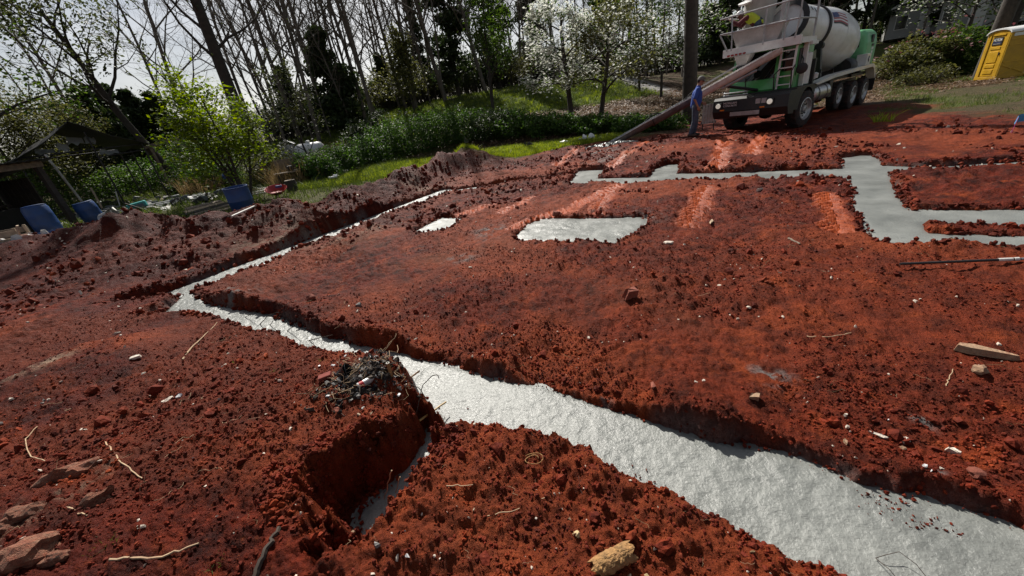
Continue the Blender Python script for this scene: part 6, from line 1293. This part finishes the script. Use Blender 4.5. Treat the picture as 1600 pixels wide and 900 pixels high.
# rubbish at the grass edge
for k, (px, py, nm, lab) in enumerate([(872, 198, 'pipe', 'pair'), ]):
    for j in (0, 1): pipe('pipe', ['upper thin white pipe lying in the weeds left of the chute end', 'lower thin white pipe lying in the weeds left of the chute end'][j], 'pipe', ground_at(863 + j * 4, 194 + j * 2, .6 - .05 * j), ground_at(878, 201 + j * 3, .42 - .05 * j), .03, M_PVC, 6)
for k, (px, py, s, lab) in enumerate([(880, 204, .2, 'white bucket lying in the weeds beside the thin pipes'), (914, 200, .22, 'crumpled white sack left of the chute end'), (923, 197, .2, 'second crumpled white sack nearest the chute end'), (905, 198, .12, 'small white scrap between bucket and sacks'), (897, 212, .16, 'grey stone block at the right end of the bright grass'), (826, 209, .2, 'dark concrete block in the bright grass'), (730, 231, .2, 'pale broken block left in the bright grass'), (822, 229, .14, 'pale stone on the grass edge below the dark block')]):
    q = onp(px, py); o = link('scrap_lump', rock_mesh('lump', 430 + k, 2, .28, .7), M_PRINT_W if 'white' in lab else M_JUNK if 'dark' in lab else M_SCRAPW, None, (q[0], q[1], q[2] + s * .35), (k, k * .7, k * 1.3)); o.scale = (s, s * .8, s * .7); tag(o, lab, 'scrap')

# small clutter all over the yard
SCR = []
for i, (d, mt) in enumerate([((.9, .12, .03), M_WOOD), ((.6, .1, .03), M_WOOD_D), ((.3, .22, .16), M_JUNK), ((.35, .25, .02), M_PVC), ((.22, .22, .2), M_GREYP), ((1.3, .07, .05), M_WOOD_D), ((.2, .15, .08), M_SCRAPW), ((.5, .4, .02), M_JUNK)]):
    me = MB().box((0, 0, d[2] / 2), d, ch=min(d) * .2).mesh(f'scrap_{i}'); me.materials.append(mt); SCR.append(me)
n = 330; x = np.concatenate([RG.normal(at(p, q, .3)[0], 1.3, n // 6) for p, q in [(110, 340), (60, 350), (200, 325), (300, 312), (140, 325), (420, 290)]]); y = np.concatenate([RG.normal(at(p, q, .3)[1], 1.0, n // 6) for p, q in [(110, 340), (60, 350), (200, 325), (300, 312), (140, 325), (420, 290)]]); z, clay, *_ = height(x, y, True, True); m = clay < .4; x, y, z = x[m], y[m], z[m]; n = len(x)
scatter('yard_scrap', np.stack([x, y, z + .02], -1), np.stack([RG.normal(0, .25, n), RG.normal(0, .25, n), RG.uniform(0, 6.28, n)], -1), RG.uniform(.6, 1.3, (n, 1)) * np.ones((1, 3)), SCR, RG.integers(0, 8, n), 'small broken boards, boxes and plastic littering the junk yard', 'scrap')

# ------------------------------------------------------------------ stones, sticks and rubbish on the clay
M_ST_T = simple('tan_stone', (.31, .20, .12), .8, var=.4, scale=14, dirt=(.16, .034, .016), dirt_amt=.8, bump=.5, bscale=50); M_ST_W = simple('quartz_stone', (.62, .55, .46), .65, var=.2, scale=18, dirt=(.35, .14, .07), dirt_amt=.45, bump=.4, bscale=60); M_ST_R = simple('red_stone', (.22, .06, .035), .85, var=.3, scale=14, bump=.5, bscale=50); M_ST_G = simple('grey_stone', (.20, .19, .18), .8, var=.3, scale=14, bump=.5, bscale=50)
M_ROCKY = simple('clay_rock', (.20, .06, .03), .85, var=.5, scale=12, dirt=(.40, .27, .17), dirt_amt=.55, bump=.8, bscale=40)
M_ROOT = simple('pale_root', (.42, .30, .18), .8, var=.3, scale=20, dirt=(.25, .08, .04), dirt_amt=.5); M_ROOT_D = simple('dark_twig_bark', (.05, .035, .025), .85, var=.3, scale=20); M_BAMBOO = simple('bamboo_cane', (.42, .27, .09), .55, var=.2, scale=12); M_BARKP = simple('rotten_bark', (.30, .165, .06), .9, var=.5, scale=26, dirt=(.13, .05, .03), dirt_amt=.6, bump=.9, bscale=70); M_CARD = simple('tan_leather_leaf', (.42, .31, .16), .7, var=.2, scale=10); M_BRICK = simple('red_brick', (.22, .045, .032), .9, var=.3, scale=20, dirt=(.09, .02, .012), dirt_amt=.9, bump=.5); M_BAG = simple('black_plastic', (.012, .012, .014), .25, var=.2, scale=8, bump=.4, bscale=20); M_PLASTIC = simple('clear_white_plastic', (.45, .44, .43), .25, var=.2, dirt=(.12, .04, .025), dirt_amt=.8, scale=30); M_FLAGB = simple('blue_marking_tape', (.05, .33, .62), .5, var=.1); M_FLAGP = simple('pink_marking_tape', (.62, .10, .30), .5, var=.1)
def stone(px, py, sx, sy, sz, mat, label, seed, rz=0.0, sink=.3, tilt=.0, cat='stone', group=None, sub=2, jag=.26):
    q = onp(px, py); o = link('stone', rock_mesh('stone', 500 + seed, sub, jag, 1.0), mat, None, (q[0], q[1], q[2] + sz * (1 - 2 * sink)), (tilt, tilt * .5, rz)); o.scale = (sx, sy, sz); return tag(o, label, cat, group)
def shard(px, py, L_, W_, T_, mat, label, seed, rz=0.0, tilt=.2, cat='stone', name='stone', lift=0.0):
    """angular flake: tapering slab with broken edges"""
    rg = np.random.default_rng(seed); n = 7; a = np.sort(rg.uniform(0, 2 * PI, n)); P = [(math.cos(k) * L_ * .5 * rg.uniform(.75, 1.1), math.sin(k) * W_ * .5 * rg.uniform(.7, 1.15)) for k in a]
    mb = MB(); V = [(x, y, -T_ / 2) for x, y in P] + [(x * rg.uniform(.7, .98), y * rg.uniform(.7, .98), T_ / 2 + rg.uniform(-.2, .2) * T_) for x, y in P]; F = [(i, (i + 1) % n, n + (i + 1) % n, n + i) for i in range(n)] + [tuple(reversed(range(n))), tuple(range(n, 2 * n))]
    q = onp(px, py); o = mb.add(V, F).build(name, mat, None, False, (q[0], q[1], q[2] + T_ * .3 + lift + abs(math.sin(tilt)) * W_ * .2), (tilt, tilt * .3, rz)); return tag(o, label, cat)
# pointed slab: long taper
q = onp(1540, 551); mb = MB(); P = [(-.16, -.02), (-.13, .045), (-.05, .062), (.06, .03), (.15, .0), (.155, -.022), (.02, -.038), (-.1, -.045)]; n = len(P)
mb.add([(x, y, -.022) for x, y in P] + [(x * .93, y * .8, .024 - .06 * max(0, x)) for x, y in P], [(i, (i + 1) % n, n + (i + 1) % n, n + i) for i in range(n)] + [tuple(reversed(range(n))), tuple(range(n, 2 * n))])
single('stone', mb, M_ST_T, 'long pointed tan slab of stone lying at the far right of the clay', 'stone', (q[0], q[1], q[2] + .02), (R(-8), R(4), R(-32)))
stone(1531, 579, .048, .035, .028, M_ST_T, 'round brown stone directly below the pointed slab', 1, .4, .25)
shard(1178, 627, .115, .05, .035, M_ST_T, 'flat tan rock on the clay above the right part of the footing', 2, R(-10), .1)
shard(1374, 685, .10, .03, .02, M_ST_W, 'long white stone sliver in the stone cluster right of centre', 3, R(-45), .3)
stone(1415, 690, .022, .017, .02, M_ST_W, 'short pale stone at the right end of the white sliver', 4)
shard(1493, 706, .07, .035, .03, M_ST_W, 'pale chipped stone right of the stone cluster', 5, R(-40), .2)
stone(1521, 745, .035, .028, .02, M_ST_R, 'smooth red stone below the pale chipped stone', 6)
shard(1441, 735, .03, .018, .012, M_PRINT_W, 'bright white chip above the footing on the right', 7, .3); shard(1453, 742, .025, .016, .012, M_PRINT_W, 'second bright white chip beside the first on the right', 8, .8)
shard(1322, 672, .03, .02, .015, M_ST_W, 'small pale stone left of the white sliver', 9); shard(1318, 656, .026, .018, .014, M_ST_W, 'small white stone above left of the white sliver', 10); shard(1388, 654, .022, .016, .012, M_PRINT_W, 'small white stone above the white sliver', 11); stone(1410, 700, .018, .014, .014, M_ST_T, 'little tan pebble under the short pale stone', 12); shard(1320, 692, .05, .02, .015, M_ST_T, 'tan flake at the left of the stone cluster', 13, 1.0)
shard(1088, 599, .04, .02, .015, M_ST_W, 'pair stone, longer pale flake above the footing', 14, -.3); stone(1099, 601, .012, .011, .01, M_ST_W, 'rounded pale pebble right of the longer flake', 15)
shard(1020, 605, .08, .03, .02, M_ST_R, 'reddish upright flake above the footing lip', 16, 1.3, .7); shard(988, 463, .22, .12, .1, M_ST_R, 'large dark red chunk in the middle of the plot', 17, .5, .3); stone(1045, 378, .06, .035, .025, M_ST_W, 'pale stone right of the large concrete pad', 18, -.4)
shard(1112, 342, .32, .045, .03, M_WOOD_P, 'short pale board end standing out of the clay near the tyre track', 19, R(60), .35, 'board', 'board'); shard(1188, 299, .16, .09, .05, M_ST_W, 'pale rock beside the far footing', 20, .2); shard(870, 335, .2, .1, .08, M_ST_R, 'dark red lump left above the large pad', 21)
stone(488, 470, .06, .045, .04, M_ST_R, 'dark red stone on the plot near the left corner', 22); shard(560, 476, .1, .06, .035, M_ST_G, 'grey red rock near the left end of the plot', 23); shard(1470, 735, .03, .02, .015, M_ST_W, 'tiny pale flake at the right lip of the footing', 24)
stone(265, 648 - 20, .04, .02, .012, M_ST_W, 'pale flat stone on the left mound', 25, .8); shard(287, 629, .055, .04, .02, M_PRINT_W, 'bright white stone on the left mound below the root', 26, .5, .5); shard(12, 618, .05, .02, .015, M_ST_W, 'white flake at the left edge of the mound', 27); shard(63, 619, .03, .02, .015, M_ST_G, 'grey flake beside the white flake at the left edge', 28); shard(185, 523, .09, .03, .02, M_ST_W, 'bleached splinter on the left mound near the corner', 29, .5); shard(210, 556, .12, .05, .02, M_ST_W, 'bleached crumpled root scrap on the left mound', 30, .6)
# outcrop ridges at the lower left
for k, (px, py, L_, W_, T_, rz, mat, lab) in enumerate([(115, 752, .26, .13, .11, R(35), M_ST_T, 'largest ridge of pale stone breaking out of the lower left mound'), (155, 795, .16, .08, .07, R(50), M_ST_R, 'smaller stone ridge right of the largest ridge'), (50, 815, .12, .09, .06, R(20), M_ST_T, 'pale rounded rock below the largest ridge'), (45, 880, .24, .16, .1, R(30), M_ST_T, 'white streaked boulder at the bottom left corner'), (20, 835, .12, .06, .05, R(60), M_ST_T, 'tan splinter of rock at the left edge'), (100, 880, .12, .07, .05, R(10), M_ST_T, 'tan rock right of the white streaked boulder')]):
    q = onp(px, py); mb = MB(); bm = bmesh.new(); bmesh.ops.create_icosphere(bm, subdivisions=3, radius=.5)
    rg = np.random.default_rng(600 + k)
    co = np.array([v.co[:] for v in bm.verts]); nn = fbm(co[:, 0] * 2 + k * 3, co[:, 1] * 2 + co[:, 2] * 1.7, 1.6, 4, 70 + k)
    for v, a_ in zip(bm.verts, nn): v.co *= 1 + .30 * a_
    me = bpy.data.meshes.new('outcrop'); bm.to_mesh(me); bm.free(); o = link('outcrop_rock', me, M_ROCKY, None, (q[0], q[1], q[2] - T_ * .1), (R(14), R(-8), rz)); o.scale = (L_, W_, T_ * 1.7); tag(o, lab, 'rock')
# bark piece
q = onp(958, 872); V = []; F = []; nu, nv = 16, 8; rg = np.random.default_rng(77)
for k in (0, 1):
    for i in range(nu + 1):
        for j in range(nv + 1):
            a = -1.25 + 2.5 * j / nv; x_ = -.085 + .17 * i / nu + (.012 * rg.normal() if i in (0, nu) else 0); rr0 = .042 - .012 * k + .0016 * rg.normal(); V.append((x_, math.sin(a) * rr0, math.cos(a) * rr0 - .01 + .012 * math.sin(i / nu * PI)))
m_ = nv + 1; o_ = (nu + 1) * m_
for i in range(nu):
    for j in range(nv): a = i * m_ + j; F += [(a, a + 1, a + m_ + 1, a + m_), (o_ + a + m_, o_ + a + m_ + 1, o_ + a + 1, o_ + a)]
for i in range(nu): F += [(i * m_, (i + 1) * m_, o_ + (i + 1) * m_, o_ + i * m_), ((i + 1) * m_ + nv, i * m_ + nv, o_ + i * m_ + nv, o_ + (i + 1) * m_ + nv)]
for j in range(nv): F += [(j + 1, j, o_ + j, o_ + j + 1), (nu * m_ + j, nu * m_ + j + 1, o_ + nu * m_ + j + 1, o_ + nu * m_ + j)]
single('bark_piece', MB().add(V, F), M_BARKP, 'curved crumbling piece of yellow bark in the near foreground', 'bark', (q[0], q[1], q[2] + .025), (R(18), R(-6), R(14)))
shard(1010, 892, .04, .03, .015, M_CARD, 'splintered pale wood chip right below the bark piece', 41, .5, .4, 'wood chip', 'wood_chip'); shard(983, 897, .035, .02, .02, M_WOOD_P, 'splintered pale wood chip directly below the bark piece', 42, 1.2, .5, 'wood chip', 'wood_chip')
stone(901, 833, .017, .013, .015, M_CARD, 'yellow tan pebble left above the bark piece', 43); shard(889, 806, .024, .018, .012, M_ST_T, 'flat buff stone above the yellow tan pebble', 44); shard(1176, 858, .03, .018, .01, M_CARD, 'yellow leaf scrap near the bottom right of the near bank', 45, .3, .3, 'leaf', 'leaf_scrap')
shard(503, 888, .05, .036, .006, M_CARD, 'folded tan leaf at the bottom of the near bank', 46, .2, .7, 'leaf', 'leaf_scrap', .012); shard(552, 833, .025, .018, .015, M_ST_T, 'small orange stone below the pit', 47, .4); shard(595, 858, .04, .03, .02, M_ST_G, 'grey pink stone below the pit mouth', 48, .2); shard(638, 872, .022, .014, .012, M_PRINT_W, 'white chip right of the grey pink stone', 49, -.8, .5); shard(836, 801, .016, .012, .01, M_ST_W, 'tiny white chip in the middle of the near bank', 50); shard(740, 797, .035, .009, .009, M_WOOD_P, 'stub of pale stick on the near bank below the footing', 51, 1.5, .2, 'stick', 'stick')
# curled dry vine
q = onp(832, 712); single('dry_vine', MB().tube([(math.cos(a) * (.03 + .004 * a), math.sin(a) * (.022 + .002 * a), .012 + .004 * math.sin(a * 2)) for a in np.linspace(0, 9, 30)], [.0025] * 30, 6), M_BARKP, 'curled dry vine on the near bank just below the footing', 'vine', (q[0], q[1], q[2] + .005), smooth=True)
def stick(pts, r0, r1, mat, label, cat='stick', name='stick', group=None, lift=.005, wig=.003, seed=0, n=14):
    """pts: (px, py[, height above ground])"""
    rg = np.random.default_rng(seed); W = []
    for p_ in pts:
        q = onp(p_[0], p_[1]) if len(p_) == 2 else np.array(at(p_[0], p_[1], p_[2])); W.append(q + np.array([0, 0, lift if len(p_) == 2 else 0]))
    W = np.array(W); t_ = np.linspace(0, len(W) - 1, n); C = np.stack([np.interp(t_, range(len(W)), W[:, k]) for k in range(3)], 1); C[1:-1] += rg.normal(0, wig, (n - 2, 3)) * np.array([1, 1, .5])
    base = C[0].copy(); o = single(name, MB().tube(list(C - base), list(np.linspace(r0, r1, n)), 6), mat, label, cat, tuple(base), smooth=True, group=group); return o
stick([(283, 558), (300, 540), (320, 524), (340, 505)], .008, .003, M_ROOT, 'thick pale root lying on the left mound near the footing', 'root', 'root', seed=1)
stick([(190, 893), (260, 882), (320, 860)], .006, .004, M_ROOT, 'long thin pale root along the bottom left edge', 'root', 'root', seed=2); stick([(440, 830), (415, 865), (395, 898)], .010, .014, M_ROOT_D, 'thick brown root running out of the bottom edge', 'root', 'root', seed=3)
stick([(60, 668), (40, 690), (50, 715), (75, 725)], .003, .003, M_ROOT, 'thin looping root on the left of the mound', 'root', 'root', seed=4); stick([(175, 702), (200, 735), (235, 762)], .004, .003, M_ROOT, 'thin root behind the largest stone ridge', 'root', 'root', seed=5); stick([(115, 805), (150, 820)], .004, .003, M_ROOT, 'short pale root across the stone ridges', 'root', 'root', seed=6)
stick([(760, 800), (800, 790), (850, 770)], .0025, .002, M_ROOT, 'thin red root across the near bank', 'root', 'root', seed=7); stick([(1262, 520), (1290, 527), (1330, 520)], .004, .003, M_ROOT, 'pale root on the plot right of centre', 'root', 'root', seed=8); stick([(1345, 390), (1365, 372)], .008, .005, M_ROOT, 'pale root beside the branching footing', 'root', 'root', seed=9); stick([(1232, 372), (1250, 380)], .012, .01, M_WOOD, 'short grey stick on the plot left of the branching footing', seed=10); stick([(1480, 600), (1490, 575)], .003, .002, M_ROOT, 'hair thin root right of centre', 'root', 'root', seed=11)
# twigs sticking out over the footing
tw = [([(372, 503), (402, 484, .16)], 'leftmost bare twig over the footing corner'), ([(398, 514), (420, 492, .2), (436, 488, .24)], 'second bare twig over the footing from the left'), ([(412, 516), (440, 490, .2)], 'third bare twig over the footing from the left'), ([(440, 525), (468, 500, .18)], 'dark bare twig over the footing right of the others'), ([(470, 535), (500, 528, .1), (520, 523, .12)], 'low bare twig reaching over the footing before the trash mound'), ([(334, 497), (334, 480, .1)], 'short upright twig at the footing corner')]
for k, (p_, lab) in enumerate(tw): stick(p_, .006, .002, M_ROOT_D, lab, 'twig', 'twig', seed=20 + k, n=8, wig=.004)
stick([(600, 668), (560, 650)][::-1], .008, .006, M_WOOD_P, 'pale splinter on the lip of the pit', seed=30, n=6); stick([(645, 625), (697, 628, .08)], .008, .006, M_BAMBOO, 'tan cane jutting over the footing from the trash mound', 'cane', 'cane', seed=31, n=6, wig=.001); stick([(638, 592), (655, 580, .26)], .009, .008, M_WOOD_P, 'thick pale stub jutting from the trash mound', seed=32, n=6, wig=.001)
stick([(642, 620), (660, 602, .3), (676, 586, .36), (684, 586, .38), (686, 592, .36)], .0035, .003, M_ROOT_D, 'bent dark wire with a hook above the footing', 'wire', 'wire', seed=33, n=16, wig=.001); stick([(640, 600), (655, 606, .3), (665, 622, .1)], .003, .003, M_ROOT_D, 'second dark wire curving down to the footing', 'wire', 'wire', seed=34, n=12, wig=.001)
stick([(612, 735, .3), (600, 780, .02)], .004, .002, M_ROOT, 'pale root hanging down the pit wall', 'root', 'root', seed=35, n=8); stick([(625, 745, .15), (618, 770, .02)], .003, .002, M_ROOT, 'short white root in the pit beside the longer one', 'root', 'root', seed=36, n=6); stick([(700, 868 - 100), (740, 760)], .003, .002, M_ROOT, 'thin root right of the pit', 'root', 'root', seed=37, n=6)
# pipe stub
q = onp(612, 590); ps = thing('pipe_stub', 'rusty brown pipe stub standing in the trash mound', 'pipe', (q[0], q[1], q[2] - .05)); MB().lathe([(0, .012), (.17, .012), (.17, .008), (0, .008)], (0, 0, 0), (.03, .02, 1), 14, False).build('tube', M_BARKP, ps, True); MB().lathe([(.168, .0125), (.172, .0125), (.172, .008)], (0, 0, 0), (.03, .02, 1), 14, False).build('rim', M_SCRAPW, ps)
# trash mound
q = onp(540, 595); pt_ = thing('plant_pot', 'crushed black plastic pot on the trash mound', 'pot', (q[0], q[1], q[2] + .0), R(20)); MB().lathe([(0, .035), (.07, .05), (.075, .055), (.07, .046), (.01, .032)], (-.02, 0, .04), (.75, -.25, .35), 16).build('shell', M_BAG, pt_, True); MB().tube([(.03 + math.cos(a) * .0, math.cos(a) * .052, .06 + math.sin(a) * .05) for a in np.linspace(0, 2 * PI, 17)], .004, 6).build('rim', M_BAG, pt_)
q = onp(574, 603); bt = thing('plastic_bottle', 'clear plastic bottle with red label on the trash mound', 'bottle', (q[0], q[1], q[2] + .02), R(35)); MB().lathe([(-.06, .018), (-.055, .024), (.03, .024), (.05, .012), (.065, .009)], (0, 0, 0), (1, 0, .05), 16).build('bottle', M_PLASTIC, bt, True); MB().lathe([(-.045, .0246), (-.015, .0246)], (0, 0, 0), (1, 0, .05), 16, False).build('label_band', M_RED, bt, True); MB().lathe([(.064, .011), (.078, .011), (.079, .002)], (0, 0, 0), (1, 0, .05), 12).build('cap', M_PRINT_W, bt)
single('brick', MB().box((0, 0, 0), (.09, .05, .03), ch=.006), M_BRICK, 'broken red brick lying left of the black pot', 'brick', tuple(onp(512, 598) + [0, 0, .02]), (R(5), R(-6), R(15)))
for k, (px, py, s, mat, lab) in enumerate([(553, 577, .06, M_ST_R, 'flat dark red tile on top of the trash mound'), (528, 600, .03, M_BAG, 'black plastic scrap under the black pot'), (560, 615, .035, M_BAG, 'wad of black plastic in the middle of the trash mound'), (575, 620, .03, M_BAG, 'black plastic scrap right of the wad'), (542, 562, .025, M_PRINT_W, 'white triangular shard at the top of the trash mound'), (566, 568, .03, M_SCRAPW, 'pale shard right of the white triangle'), (524, 578, .025, M_PRINT_W, 'white shard left of the black pot'), (502, 578, .02, M_PRINT_W, 'leftmost white shard of the trash mound'), (516, 625, .03, M_PRINT_W, 'white shard below the brick'), (551, 617, .025, M_PRINT_W, 'white shard in front of the black wad'), (568, 640, .025, M_SCRAPW, 'curved white shard on the pit lip'), (530, 648, .04, M_ST_R, 'orange red lump on the pit lip'), (583, 651, .025, M_ST_T, 'tan chip on the pit lip'), (622, 612, .03, M_PRINT_W, 'white strip on the right flank of the trash mound'), (590, 575, .02, M_SCRAPW, 'small pale scrap behind the bottle'), (552, 632, .03, M_SCRAPW, 'crumpled pale scrap below the wad')]):
    shard(px, py, s * 1.5, s, s * .22, mat, lab, 700 + k, k * 1.1, .45, 'trash', 'trash_shard', .008)
q = onp(567, 556); single('green_leaf', MB().add([(-.012, 0, 0), (.008, 0, 0), (.014, .004, .03), (.0, .006, .062), (-.012, .004, .028)], [(0, 1, 2, 3, 4)]), M_LEAF_BRIGHT, 'single upright green leaf on top of the trash mound', 'leaf', tuple(q + [0, 0, .0]), (0, 0, .4))
# small weeds on the mounds
for k, (px, py, lab) in enumerate([(375, 575, 'small weed on the left mound below the twigs'), (430, 590, 'small weed left of the trash mound'), (505, 567, 'weed at the left foot of the trash mound'), (180, 862, 'green weed near the bottom left corner'), (150, 880, 'second green weed near the bottom left corner'), (340, 880, 'faint weed at the bottom left of the pit'), (1380, 190, 'yellow green weed on the clay right of the truck')]):
    stalks('weed', lab, tuple(onp(px, py)), 800 + k, 26 if k < 6 else 60, .03 if k < 6 else .25, .05 if k < 6 else .3, M_GRASS_DK if k < 6 else M_GRASS, .002 if k < 6 else .012, 'weed', .5)
# long black pole
a = onp(1404, 419); b = onp(1590, 413); a[2] = max(a[2], b[2]) + .02; b[2] = a[2] + .01; b = a + (b - a) * 1.25; d = (b - a) / np.linalg.norm(b - a); Lb = np.linalg.norm(b - a)
pole = thing('screed_pole', 'long black pole with a white collar lying by the branching footing', 'pole', tuple(a)); MB().tube([(0, 0, 0), tuple(d * Lb * .8)], .013, 10).build('shaft', M_BLACK, pole, True); MB().tube([tuple(d * Lb * .66), tuple(d * Lb * .75)], .016, 10).build('collar', M_PVC, pole, True); MB().tube([tuple(d * Lb * .76), tuple(d * Lb * .79)], .018, 10).build('clip', M_PVC, pole, True); MB().tube([tuple(d * Lb * .8), tuple(d * Lb)], .011, 10).build('tip', M_STEEL, pole, True)
# marking flag
q = onp(1580, 208); fg = thing('marking_flag', 'blue and pink marking flag at the right edge of the clay', 'flag', tuple(q)); MB().tube([(0, 0, -.05), (.02, 0, .3)], .006, 6).build('wire', M_FLAGP, fg)
V = []; n_ = 6
for i in range(n_ + 1): u = i / n_; V += [(.02 + u * .22, .05 * math.sin(u * 5), .30 + .05 * math.sin(u * 3)), (.02 + u * .22, .05 * math.sin(u * 5) + .02, .16 + .06 * u)]
MB().add(V, [(2 * i, 2 * i + 1, 2 * i + 3, 2 * i + 2) for i in range(n_)]).build('flag', M_FLAGB, fg, True)
# wire in the near footing
c0 = [at(*p_) for p_ in [(1368, 872, .01), (1380, 868, .03), (1405, 862, .04), (1432, 882, .035), (1450, 905, .01)]]; c1 = [at(*p_) for p_ in [(1368, 872, .012), (1390, 890, .03), (1402, 905, .01)]]
wr = thing('tie_wire', 'bent black tie wire poking out of the footing at the bottom right', 'wire', tuple(c0[0]))
for c in (c0, c1): MB().tube([tuple(np.array(k) - c0[0]) for k in c], .0015, 6).build('strand', M_ROOT_D, wr, True)
# splashes of soil on the concrete
rg = np.random.default_rng(9); P = []
for px, py, k, sp in [(1395, 790, 40, 26), (1440, 815, 30, 16), (1485, 828, 14, 14), (1360, 770, 10, 12), (700, 650, 20, 30), (1010, 745, 16, 20)]:
    for i in range(k): u = rg.normal(0, 1, 2); P.append(at(px + u[0] * sp, py + u[1] * sp * .35 + u[0] * sp * .22, .006))
P = np.array(P); sdp = np.full(len(P), 9.0)
for q in (NEAR, PITC): sdp = np.minimum(sdp, sdf_poly(q, P[:, 0], P[:, 1]))
P = P[sdp < -.02]; n = len(P); s = .002 + .007 * rg.random(n) ** 2
scatter('soil_splashes', P, rg.uniform(0, 6, (n, 3)), s[:, None] * np.array([[1, 1, .7]]), CL, rg.integers(0, 7, n), 'dark crumbs of clay fallen on the wet concrete', 'soil')
# concrete under the chute
q = at(955, 227, .24); X_ = []
rg = np.random.default_rng(3); bm = bmesh.new(); bmesh.ops.create_grid(bm, x_segments=40, y_segments=24, size=1)
co = np.array([v.co[:] for v in bm.verts]); rq = np.hypot(co[:, 0], co[:, 1]) * (1 + .35 * vn(co[:, 0] * 2.5 + 4, co[:, 1] * 2.5, 6)); gz = height(q[0] + co[:, 0], q[1] + co[:, 1] * .55)
for v, r_, g_ in zip(bm.verts, rq, gz): v.co = Vector((v.co.x, v.co.y * .55, (g_ - q[2]) + .10 * max(0, 1 - r_ * 1.1) ** .5 - (.2 if r_ > .95 else 0) + .015 * rg.normal() * (r_ < .9)))
me = bpy.data.meshes.new('splash'); bm.to_mesh(me); bm.free(); tag(link('concrete_splash', me, M_CONC, None, tuple(q)), 'fresh concrete heap under the end of the chute', 'concrete')
# fine roots over the clay
RT = []
for i in range(4):
    rr0 = np.random.default_rng(900 + i); pts = np.cumsum(np.vstack([[0, 0, .0], rr0.normal(0, .12, (7, 3)) * [1, 1, .15] + [.15, 0, 0]]), 0); V, F = tubes_np([(list(pts), [.012] * 8)], 4); me = np_mesh(f'fibre_{i}', V, F); me.materials.append([M_ROOT, M_ROOT_D, M_ROOT, M_STRAW][i]); RT.append(me)
x, y, z = soil_points(900, .9, 7, -.1); n = len(x); s = .03 + .09 * RG.random(n) ** 2
scatter('root_fibres', np.stack([x, y, z + .012], -1), np.stack([RG.normal(0, .3, n), RG.normal(0, .35, n), RG.uniform(0, 6.28, n)], -1), s[:, None] * np.ones((1, 3)), RT, RG.integers(0, 4, n), 'fine torn roots and straw scattered through the clay', 'roots')

# rubble worked into the trash mound
M_HUMUS = simple('dark_humus', (.028, .017, .012), .95, var=.5, scale=30, bump=.6, bscale=60)
mc = at(572, 592, .4); n = 900; x = mc[0] + RG.normal(0, .15, n); y = mc[1] + RG.normal(0, .11, n); z = height(x, y); m = z > .2; x, y, z = x[m], y[m], z[m]; n = len(x); s = .004 + .02 * RG.random(n) ** 2.2
RB = [rock_mesh(f'rubble_{i}', 950 + i, 1, .5, .6) for i in range(6)]
for q, mt in zip(RB, (M_HUMUS, M_HUMUS, M_BAG, M_HUMUS, M_ST_G, M_ROOT_D)): q.materials.append(mt)
pk = RG.integers(0, 6, n)
scatter('trash_rubble', np.stack([x, y, z + s * .3], -1), RG.uniform(0, 6.3, (n, 3)), s[:, None] * RG.uniform(.5, 1.6, (n, 3)), RB, pk, 'dark humus crumbs, burnt bits and broken plastic heaped on the trash mound', 'rubble')
n = 130; x = mc[0] + RG.normal(0, .17, n); y = mc[1] + RG.normal(0, .13, n); z = height(x, y); m = z > .15; x, y, z = x[m], y[m], z[m]; n = len(x)
scatter('trash_straw', np.stack([x, y, z + .012], -1), np.stack([RG.normal(0, .4, n), RG.normal(0, .4, n), RG.uniform(0, 6.28, n)], -1), (.05 + .12 * RG.random(n))[:, None] * np.ones((1, 3)), RT, RG.integers(0, 4, n), 'tangle of twigs and straw over the trash mound', 'straw')
